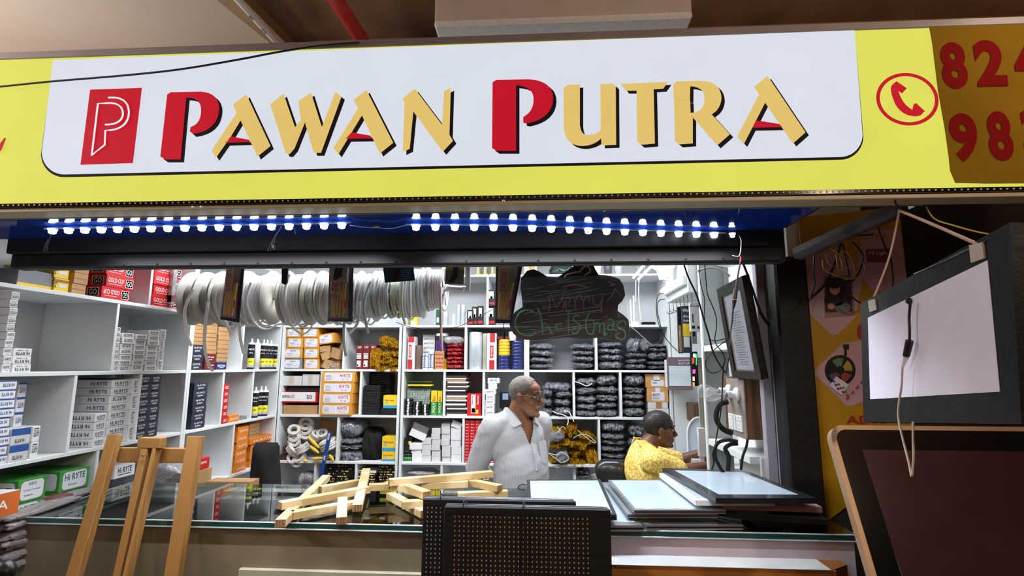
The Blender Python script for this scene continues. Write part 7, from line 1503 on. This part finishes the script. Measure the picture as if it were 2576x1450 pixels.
l2 = leg(487, 1098, 429, 1450, .056, .034, 'leg')
l3 = leg(368, 1103, 292, 1450, .03, .05, 'leg', YT)
l4 = leg(393, 1103, 312, 1450, .016, .04, 'leg', YT)
def crossbar(y0_, y1_, off, nm):
    a = onY(296, y0_, YT+off); b = onY(466, y0_, YT+off); h = (onY(380, y0_, YT+off).z-onY(380, y1_, YT+off).z)
    ez.part(nm, MB().box(l1[0].x, l2[0].x, YT-.012+off, YT+.012+off, a.z-h, a.z, c=.002), WOODZ)
crossbar(1126, 1163, .05, 'crossbar')
a = onY(350, 1104, YT); b = onY(408, 1104, YT)
ez.part('head_block', MB().box(a.x, b.x, YT-.008, YT+.03, onY(380, 1128, YT).z, onY(380, 1102, YT).z, c=.002), WOODZ)
ez.part('hinge_screw', MB().cyl((a.x+.04, YT-.026, onY(380, 1145, YT).z), (a.x+.04, YT-.02, onY(380, 1145, YT).z), .005, n=8), STEEL)
# ================================================================ bottom left pile
box_thing('orange_flat_box', -2.19, -2.08, 1.84, 2.058, 1.02, 1.108, Style([CARDG, mat('burnt_orange_carton', (206, 104, 40), .6), WPR], [('r', 0, 0, 1, 1, 1), ('t', .05, .3, .8, .7, 2, 'NOVA')]), '+X', 'orange sided carton with pale top at the left edge before the green cartons', deco_side=[('r', 0, 0, 1, 1, 1)])
HB = [bagmesh('strip_bundle', 60+s, mat('packed_strip_film', (220, 212, 216), .25, 0, rgb2=(160, 142, 142), scale=5, bump=.9, bscale=9, coat=.4, stretch=(1, 3, 6)), .22) for s in range(3)]
for i, r in enumerate(((-80, 560, 140, 660), (-90, 640, 130, 760), (-100, 730, 110, 860), (-100, 830, 100, 960), (-100, 930, 90, 1060), (200, 440, 380, 530), (60, 520, 300, 610), (-100, 1040, 80, 1180))):
    place('strip_bundle', HB[i % 3], 15, r, 2.08 if i not in (5, 6) else 2.25, .16, 'film-bundle of pale strips left of the counter, '+['second highest', 'third highest', 'fourth highest', 'fifth highest', 'sixth highest', 'at the right top', 'just below the right top', 'lowest'][i], 'bundle', 'strip bundles left of the counter', ry=rnd.uniform(-12, 4))
place('strip_bundle', bagmesh('dark_red_bundle', 66, mat('dark_red_film', (104, 56, 52), .3, rgb2=(50, 30, 30), bump=.8, bscale=10, coat=.3), .25), 15, (60, 540, 220, 620), 2.2, .06, 'dark red wrapped bundle in the pile before the green cartons', 'bundle')
place('strip_bundle', bagmesh('rust_bundle', 67, mat('rust_red_film', (150, 84, 78), .3, rgb2=(90, 50, 48), bump=.8, bscale=10, coat=.3), .25), 15, (370, 400, 540, 450), 2.3, .05, 'rusty red wrapped bundle lying under the green cartons', 'bundle')
S('trim_12', MB().box(XL-.0, fx0-.02, 1.9, 2.6, 0, .62, c=.01), BEIGE)
q = onY(8, 1440, 1.6)
solo('round_topped_post', MB().ell(q, (.035, .03, .035), n=12).cyl((q.x, q.y, 0), (q.x, q.y, q.z-.03), .015), BLACK, 'round black knob-topped post at the bottom left corner', 'post')
# ================================================================ people
def capsule(mb, a, b, ra, rb, n=12):
    mb.cyl(a, b, ra, rb, n*2); mb.ell(a, (ra,)*3, n=n); mb.ell(b, (rb,)*3, n=n)
def chain(mb, pts, rs):
    for i in range(len(pts)-1): capsule(mb, pts[i], pts[i+1], rs[i], rs[i+1])
def remesh(mb, vox, smooth=4, fac=.5):
    o = bpy.data.objects.new('t', mb.mesh('t', [WHITE])); COL.objects.link(o)
    r = o.modifiers.new('r', 'REMESH'); r.mode = 'VOXEL'; r.voxel_size = vox; r.use_smooth_shade = True
    s_ = o.modifiers.new('s', 'SMOOTH'); s_.iterations = smooth; s_.factor = fac
    bpy.context.view_layer.update()
    me = bpy.data.meshes.new_from_object(o.evaluated_get(bpy.context.evaluated_depsgraph_get()))
    V = [v.co.copy() for v in me.vertices]; F = [tuple(p.vertices) for p in me.polygons]
    bpy.data.objects.remove(o); bpy.data.meshes.remove(me); return V, F
def hand(mb, w, d, up, side, curl=.5, s=1.0):
    """w wrist, d direction of the fingers, up back of the hand, side = direction of the thumb"""
    w = Vector(w); d = Vector(d).normalized(); up = Vector(up).normalized(); side = Vector(side).normalized()
    pc_ = w+d*.045*s
    M_ = Matrix(((side.x, d.x, up.x, pc_.x), (side.y, d.y, up.y, pc_.y), (side.z, d.z, up.z, pc_.z), (0, 0, 0, 1)))
    mb.ell((0, 0, 0), (.041*s, .052*s, .017*s), n=10, M=M_, e=.8)
    for i, (o_, L) in enumerate(((.03, .07), (.01, .078), (-.011, .072), (-.03, .056))):
        p = w+d*.088*s+side*o_*s; dd_ = d; q = p
        pts = [p-d*.02*s, p]
        for k, f in enumerate((.45, .32, .23)):
            a = curl*(k+1)*.6; dd_ = d*cos(a)-up*sin(a); q = q+dd_*L*f*s; pts.append(q)
        chain(mb, pts, [.0095*s, .0092*s, .0088*s, .008*s, .007*s])
    p = w+d*.02*s+side*.028*s; chain(mb, [p, p+(side*.6+d*.8)*.035*s-up*.006*s, p+(side*.55+d*.95)*.062*s-up*.014*s], [.013*s, .0105*s, .0085*s])
def headgeo(mb, M, jaw=1.0):
    def E(c, r, e=1): mb.ell(c, r, n=14, M=M, e=e)
    def Cp(a, b, ra, rb): capsule(mb, M @ Vector(a), M @ Vector(b), ra, rb)
    E((0, -.012, .034), (.072, .092, .082)); E((0, .018, -.03), (.06, .068, .075)); E((0, .034, -.078), (.043*jaw, .046, .032))
    for s in (-1, 1):
        Cp((s*.05, -.0, -.05), (s*.025, .055, -.092), .016, .014); E((s*.036, .058, -.026), (.022, .02, .02)); E((s*.011, .098, -.03), (.008, .01, .007))
        E((s*.0735, -.004, -.004), (.007, .018, .029)); E((s*.077, .004, -.003), (.006, .013, .021)); E((s*.072, .004, -.028), (.008, .01, .01))
        E((s*.052, .035, -.005), (.02, .03, .028)); Cp((s*.012, .087, .026), (s*.042, .074, .027), .008, .0075)
    Cp((0, .086, .012), (0, .107, -.022), .0075, .0125); E((0, .105, -.026), (.011, .012, .009)); Cp((0, .08, .03), (0, .09, .005), .012, .008)
    E((0, .083, -.052), (.026, .012, .010)); E((0, .0835, -.066), (.021, .012, .008)); E((0, .078, -.093), (.02, .018, .016)); E((0, .07, -.045), (.034, .022, .02))
    E((0, .04, .045), (.056, .046, .04))
def hairshell(M, cond, k, jag=.0, thick=.006):
    mb = MB(); n = 40; m = 26; ok = {}; V = []
    for j in range(m+1):
        a = -pi/2+pi*j/m
        for i in range(n):
            t = 2*pi*i/n; d_ = Vector((cos(a)*cos(t), cos(a)*sin(t), sin(a)))
            nz = 1+jag*noise.noise(d_*9)
            V.append(Vector((0, -.012, .034))+Vector((d_.x*.072*k*nz, d_.y*.092*k*nz, d_.z*.082*k*nz)))
    F = []
    for j in range(m):
        for i in range(n):
            q = (j*n+i, j*n+(i+1) % n, (j+1)*n+(i+1) % n, (j+1)*n+i); c = sum((V[x] for x in q), Vector())/4
            if cond(c): F.append(q)
    mb.add(V, F, 0, M, True)
    c0 = Vector((0, -.012, .034)); mb.add([c0+(v-c0)*.965 for v in V], [f[::-1] for f in F], 0, M, True)
    return mb
def clothes(V, F, P, drop, amp, Minv, seed):
    """folds + cut openings; returns MB"""
    mb = MB(); cen = [Minv @ v for v in V]
    V2 = []
    import mathutils
    nrm = [Vector() for _ in V]
    for f in F:
        a, b, c = V[f[0]], V[f[1]], V[f[2]]; n_ = (b-a).cross(c-a)
        for i in f: nrm[i] += n_
    for i, v in enumerate(V):
        l = cen[i]; n_ = nrm[i].normalized() if nrm[i].length else Vector((0, 0, 1))
        w = (1-abs(noise.noise(Vector((l.x*5+l.z*3, l.y*5, l.z*11+l.x*6+seed))))*2)*amp+(1-abs(noise.noise(Vector((l.x*14, l.y*12, l.z*22+seed))))*2)*amp*.35
        V2.append(v+n_*w)
    keep = []
    for f in F:
        c = sum((cen[i] for i in f), Vector())/len(f)
        if not drop(c): keep.append(f)
    mb.add(V2, keep, 0, None, True); return mb
def person(label, base, front, build):
    f = Vector((front[0], front[1], 0)).normalized(); r_ = f.cross(Vector((0, 0, 1)))
    M = Matrix(((r_.x, f.x, 0, base[0]), (r_.y, f.y, 0, base[1]), (0, 0, 1, base[2]), (0, 0, 0, 1)))
    t = Thing('person', base, label, 'person'); return t, M
def xf(M, p): return M @ Vector(p)
SK1 = mat('brown_skin', (146, 98, 72), .5, var=.1, scale=14, bump=.12, bscale=120); SK2 = mat('deep_brown_skin', (112, 72, 52), .48, var=.1, scale=14, bump=.1, bscale=120)
EYW = mat('eye_white', (214, 206, 200), .2, var=.01); EYD = mat('eye_dark', (26, 16, 12), .15)
# --- standing man
YM = 3.06
hx = onY(1322, 1000, YM); hz = (onY(1322, 948, YM).z+onY(1322, 1054, YM).z)/2+.005
fr = (.60, -.80)
man, M = person('grey-haired person with glasses and moustache in pale striped shirt, standing, looking right', (onY(1302, 1150, YM).x, YM+.03, 0), fr, None)
Mi = M.inverted()
mb = MB()
hl_ = Mi @ Vector((hx.x, YM, hz))
hy = radians(-22)      # head turned further to his left
HM = M @ Matrix.Translation((hl_.x, hl_.y, hz)) @ Matrix.Rotation(radians(28), 4, 'Z') @ Matrix.Rotation(radians(-4), 4, 'X') @ Matrix.Scale(1.0, 4)
headgeo(mb, HM, 1.1)
TZ = 1.045
def w(x, y, z): return M @ Vector((x*.95, y, z*TZ))
MT = M @ Matrix.Diagonal((.95, 1, TZ, 1))
capsule(mb, HM @ Vector((0, -.02, -.05)), w(0, -.02, 1.22), .063, .07)
mb.ell((0, -.005, 1.12), (.165, .10, .17), n=14, M=MT); mb.ell((0, .03, .98), (.15, .125, .16), n=14, M=MT); mb.ell((0, 0, .84), (.155, .11, .1), n=12, M=MT)
capsule(mb, w(-.14, -.01, 1.225), w(.14, -.01, 1.225), .05, .05); capsule(mb, w(0, -.02, 1.24), w(.12, -.01, 1.225), .06, .045); capsule(mb, w(0, -.02, 1.24), w(-.12, -.01, 1.225), .06, .045)
ARM = {}
for s in (1, -1):
    sh, el, wr = w(s*.175, -.01, 1.205), w(s*.222, -.11, .985), w(s*.06, -.2, .88)
    chain(mb, [sh, el, wr], [.05, .04, .027]); ARM[s] = (sh, el, wr)
    dr = (w(-s*.05, -.225, .86)-wr).normalized(); hand(mb, wr+(Vector((0, 0, .012)) if s > 0 else Vector((0, 0, -.03))), dr, M.to_3x3() @ Vector((0, -1, 0)), Vector((0, 0, 1)), .35)
    chain(mb, [w(s*.085, 0, .8), w(s*.1, .01, .44), w(s*.1, -.02, .09)], [.085, .058, .04]); chain(mb, [w(s*.1, -.03, .04), w(s*.115, .14, .03)], [.038, .03])
V, F = remesh(mb, .0042, 3)
body = MB().add(V, F, 0, None, True); bo = man.part('body', body, SK1)
# shirt
mb = MB()
mb.ell((0, -.005, 1.115), (.18, .118, .17), n=14, M=MT); mb.ell((0, .03, .97), (.168, .145, .18), n=14, M=MT); mb.ell((0, .01, .80), (.178, .135, .12), n=12, M=MT, e=.8)
capsule(mb, w(-.135, -.01, 1.215), w(.135, -.01, 1.215), .064, .064); capsule(mb, w(0, -.02, 1.235), w(.1, -.01, 1.225), .07, .058); capsule(mb, w(0, -.02, 1.235), w(-.1, -.01, 1.225), .07, .058)
for s in (1, -1):
    sh, el, wr = ARM[s]; chain(mb, [sh, el, el.lerp(wr, .92)], [.068, .058, .042])
V, F = remesh(mb, .0075, 5)
zv = 1.115
def drop1(c): return (c.y > .02 and c.z > zv*TZ and abs(c.x-.0) < (c.z-zv*TZ)*.40) or c.z > 1.285*TZ or c.z < .76
SHM = mat('pale_striped_shirt', (186, 186, 190), .8, var=.02, scale=20)
nt = SHM.node_tree; N = nt.nodes; L = nt.links; b_ = N['Principled BSDF']; src = b_.inputs['Base Color'].links[0].from_socket
wv = N.new('ShaderNodeTexWave'); wv.inputs['Scale'].default_value = 26; tc_ = N.new('ShaderNodeTexCoord'); mp_ = N.new('ShaderNodeMapping'); mp_.inputs['Rotation'].default_value = (0, 0, -.6435); L.new(tc_.outputs['Object'], mp_.inputs[0]); L.new(mp_.outputs[0], wv.inputs[0])
rp = N.new('ShaderNodeValToRGB'); rp.color_ramp.elements[0].position = .0; rp.color_ramp.elements[0].color = (.86, .86, .88, 1); rp.color_ramp.elements[1].position = .16; rp.color_ramp.elements[1].color = (1, 1, 1, 1); L.new(wv.outputs['Fac'], rp.inputs[0])
mx = N.new('ShaderNodeMix'); mx.data_type = 'RGBA'; mx.blend_type = 'MULTIPLY'; mx.inputs[0].default_value = 1; L.new(src, mx.inputs[6]); L.new(rp.outputs[0], mx.inputs[7]); L.new(mx.outputs[2], b_.inputs['Base Color'])
sh_ = man.part('shirt', clothes(V, F, None, drop1, .006, Mi, 3), SHM)
for s in (1, -1):   # collar leaves
    mb = MB(); P = [w(s*.055, -.055, 1.30), w(s*.072, -.0, 1.305), w(s*.06, .06, 1.275), w(s*.045, .105, 1.225), w(s*.085, .085, 1.205), w(s*.108, .02, 1.25), w(s*.085, -.05, 1.265)]
    mb.prism(P, M.to_3x3() @ Vector((s*.006, .005, .003))); man.part('collar', mb, SHM, par=sh_)
mb = MB(); mb.tube(cat_pts([w(.004, .137, 1.13), w(.004, .168, 1.05), w(.004, .18, .96), w(.004, .168, .86), w(.004, .15, .78)]), .004, 6); man.part('button_placket', mb, SHM, par=sh_)
for z, y in ((1.08, .167), (1.0, .186), (.92, .186), (.84, .172)): man.part('button', MB().ell((.004, y, z), (.005, .004, .005), n=6, M=MT), LABEL, par=sh_)
mb = MB().prism([w(-.05, .128, 1.13), w(-.12, .108, 1.13), w(-.125, .125, 1.03), w(-.085, .15, 1.015), w(-.05, .158, 1.03)], M.to_3x3() @ Vector((0, .006, 0))); man.part('chest_pocket', mb, SHM, par=sh_)
mb = MB(); mb.ell((0, 0, .80), (.165, .122, .09), n=12, M=MT, e=.8)
for s in (1, -1): chain(mb, [w(s*.085, 0, .8), w(s*.1, .01, .44), w(s*.1, -.02, .1)], [.098, .078, .065])
V, F = remesh(mb, .012, 4); man.part('trousers', MB().add(V, F, 0, None, True), mat('grey_trousers', (88, 90, 96), .85, var=.1))
for s in (1, -1): man.part('shoe', MB().ell((s*.112, .05, .034), (.045, .135, .036), n=10, M=M, e=.8), BLKA)
HG = mat('grey_hair', (150, 142, 136), .9, var=.2, scale=40, rgb2=(112, 104, 98), bump=.5, bscale=160)
def c1(c): return (c.z > .052-.25*(c.y) and c.y < .052 and c.z > -.0) or (c.y < -.02 and c.z > -.035+.0*(c.y)) or (abs(c.x) > .055 and -.0 < c.z and c.y < .02+.5*(c.z-.02))
mb = hairshell(HM, c1, 1.025, .02); man.part('hair', mb, HG)
for s in (1, -1):
    e_ = man.part('eye', MB().ell((s*.031, .0735, .006), (.0125, .0095, .007), n=8, M=HM), EYW); man.part('iris', MB().ell((s*.031-.003, .0806, .006), (.0052, .004, .0055), n=6, M=HM), EYD, par=e_)
    man.part('eyebrow', MB().tube([HM @ Vector((s*x_, y_, z_)) for x_, y_, z_ in ((.014, .094, .031), (.03, .088, .036), (.047, .072, .031))], [.003, .0038, .002], 6), mat('greying_brow', (84, 70, 62), .9))
man.part('moustache', MB().tube([HM @ Vector(p) for p in ((-.03, .079, -.056), (-.016, .093, -.045), (0, .0975, -.042), (.016, .093, -.045), (.03, .079, -.056))], [.002, .005, .0058, .005, .002], 8), mat('white_moustache', (158, 150, 144), .9, bump=.5, bscale=160))
man.part('mouth_line', MB().tube([HM @ Vector(p) for p in ((-.022, .085, -.0585), (0, .0945, -.058), (.022, .085, -.0585))], [.0012, .002, .0012], 6), mat('dark_lip', (84, 44, 40), .5))
mb = MB()
for s in (1, -1):
    mb.tube([HM @ Vector((s*.031+.021*cos(a)*(1.0), .098-.006*abs(cos(a))*(1 if cos(a)*s > 0 else .2), .004+.0155*sin(a))) for a in [2*pi*i/20 for i in range(20)]], .0013, 6, closed=True)
    mb.tube([HM @ Vector(p) for p in ((s*.052, .094, .01), (s*.07, .07, .012), (s*.08, .0, .008), (s*.078, -.022, -.004))], .0019, 6)
mb.tube([HM @ Vector((x_, .1, .008)) for x_ in (-.010, 0, .010)], .0018, 6)
g_ = man.part('glasses', mb, BLKG, 'dark rimmed glasses')
for s in (1, -1): man.part('lens', MB().prism([HM @ Vector((s*.031+.02*cos(a), .0965, .004+.0145*sin(a))) for a in [2*pi*i/16 for i in range(16)]], HM.to_3x3() @ Vector((0, -.001, 0))), thin('spectacle_lens', (226, 230, 234), .03, .06), par=g_)
# --- seated man
YS2 = 3.53
hx = onY(1664, 1082, YS2); hz2 = (onY(1664, 1036, YS2).z+onY(1664, 1130, YS2).z)/2
bx = onY(1632, 1180, YS2).x
m2_, M = person('dark-haired person in yellow patterned shirt seated in profile at the desk', (bx-.02, YS2+.02, 0), (.995, .06), None)
Mi2 = M.inverted()
def w(x, y, z): return M @ Vector((x, y, z))
hl_ = Mi2 @ Vector((hx.x, YS2, hz2))
HM = M @ Matrix.Translation((0, hl_.y-.006, hz2)) @ Matrix.Rotation(radians(-3), 4, 'Z') @ Matrix.Rotation(radians(-5), 4, 'X') @ Matrix.Scale(1.0, 4)
mb = MB(); headgeo(mb, HM, 1.0)
zs_ = onY(1640, 1128, YS2).z      # shoulder height
capsule(mb, HM @ Vector((0, -.03, -.05)), w(0, .02, zs_+.01), .052, .06)
mb.ell((0, .0, zs_-.14), (.155, .105, .17), n=14, M=M); mb.ell((0, .01, zs_-.33), (.15, .12, .17), n=14, M=M); mb.ell((0, .02, .55), (.17, .13, .1), n=12, M=M)
capsule(mb, w(-.13, .01, zs_-.04), w(.13, .01, zs_-.04), .05, .05); capsule(mb, w(0, .01, zs_-.01), w(.12, .01, zs_-.035), .055, .045); capsule(mb, w(0, .01, zs_-.01), w(-.12, .01, zs_-.035), .055, .045)
wr_r = Mi2 @ onY(1778, 1172, YS2-.02); el_r = Mi2 @ onY(1712, 1186, YS2-.1)
el_l = Mi2 @ onY(1705, 1162, YS2+.2); wr_l = Mi2 @ onY(1778, 1136, YS2+.14)
A2 = {1: (w(.165, .01, zs_-.06), M @ el_r, M @ wr_r), -1: (w(-.165, .01, zs_-.06), M @ el_l, M @ wr_l)}
for s in (1, -1):
    sh, el, wr = A2[s]; chain(mb, [sh, el, el.lerp(wr, .35), wr], [.05, .041, .038, .025])
    hand(mb, wr-(wr-el).normalized()*.004, (wr-el).normalized()+Vector((0, 0, -.15)), Vector((0, 0, 1)), M.to_3x3() @ Vector((-s, .1, 0)), .5)
    chain(mb, [w(s*.09, .05, .54), w(s*.1, .31, .52), w(s*.1, .3, .1)], [.085, .058, .04]); chain(mb, [w(s*.1, .28, .04), w(s*.1, .4, .03)], [.038, .03])
V, F = remesh(mb, .0045, 3); m2_.part('body', MB().add(V, F, 0, None, True), SK2)
mb = MB()
mb.ell((0, -.0, zs_-.15), (.175, .125, .18), n=14, M=M); mb.ell((0, .005, zs_-.34), (.17, .145, .19), n=14, M=M); mb.ell((0, .01, .55), (.19, .16, .1), n=12, M=M, e=.8)
capsule(mb, w(-.125, .01, zs_-.045), w(.125, .01, zs_-.045), .068, .068); capsule(mb, w(0, -.005, zs_-.01), w(.09, .0, zs_-.03), .07, .06); capsule(mb, w(0, -.005, zs_-.01), w(-.09, .0, zs_-.03), .07, .06)
for s in (1, -1):
    sh, el, wr = A2[s]; chain(mb, [sh, el.lerp(sh, .0)-(el-sh).normalized()*.02], [.074, .064]); 
V, F = remesh(mb, .0075, 5)
zv2 = zs_-.09
def drop2(c): return (c.y > .03 and c.z > zv2 and abs(c.x) < (c.z-zv2)*.4) or c.z > zs_+.045
YSH = mat('yellow_patterned_shirt', (236, 222, 140), .75, tex='voronoi', scale=75, rgb2=(214, 160, 34), bump=.05)
sh_ = m2_.part('shirt', clothes(V, F, None, drop2, .006, Mi2, 9), YSH)
for s in (1, -1):
    P = [w(s*.05, -.06, zs_+.055), w(s*.068, -.01, zs_+.05), w(s*.06, .05, zs_+.015), w(s*.04, .11, zs_-.05), w(s*.085, .09, zs_-.07), w(s*.1, .02, zs_-.0), w(s*.085, -.05, zs_+.02)]
    m2_.part('collar', MB().prism(P, M.to_3x3() @ Vector((s*.006, .004, .003))), YSH, par=sh_)
mb = MB(); mb.ell((0, .03, .54), (.185, .16, .1), n=12, M=M, e=.8)
for s in (1, -1): chain(mb, [w(s*.09, .05, .55), w(s*.1, .31, .53), w(s*.1, .3, .1)], [.1, .08, .065])
V, F = remesh(mb, .014, 4); m2_.part('trousers', MB().add(V, F, 0, None, True), mat('dark_trousers', (36, 38, 48), .85))
for s in (1, -1): m2_.part('shoe', MB().ell((s*.1, .33, .034), (.045, .125, .036), n=10, M=M, e=.8), BLKA)
HB2 = mat('black_hair', (28, 24, 26), .6, var=.3, scale=30, rgb2=(14, 12, 14), bump=.5, bscale=140, coat=.2)
def c2(c): return (c.z > .045-.3*c.y and c.y < .066) or (c.y < -.015 and c.z > -.05) or (abs(c.x) > .05 and c.z > .0 and c.y < .03+.5*c.z)
m2_.part('hair', hairshell(HM, c2, 1.075, .05), HB2)
for s in (1, -1):
    e_ = m2_.part('eye', MB().ell((s*.031, .0735, .006), (.0125, .0095, .007), n=8, M=HM), EYW); m2_.part('iris', MB().ell((s*.031, .0806, .006), (.0052, .004, .0055), n=6, M=HM), EYD, par=e_)
    m2_.part('eyebrow', MB().tube([HM @ Vector((s*x_, y_, z_)) for x_, y_, z_ in ((.014, .094, .031), (.03, .088, .036), (.047, .072, .031))], [.003, .004, .002], 6), HB2)
m2_.part('mouth_line', MB().tube([HM @ Vector(p) for p in ((-.022, .085, -.0585), (0, .0945, -.058), (.022, .085, -.0585))], [.0012, .002, .0012], 6), mat('dark_lip', (84, 44, 40), .5))
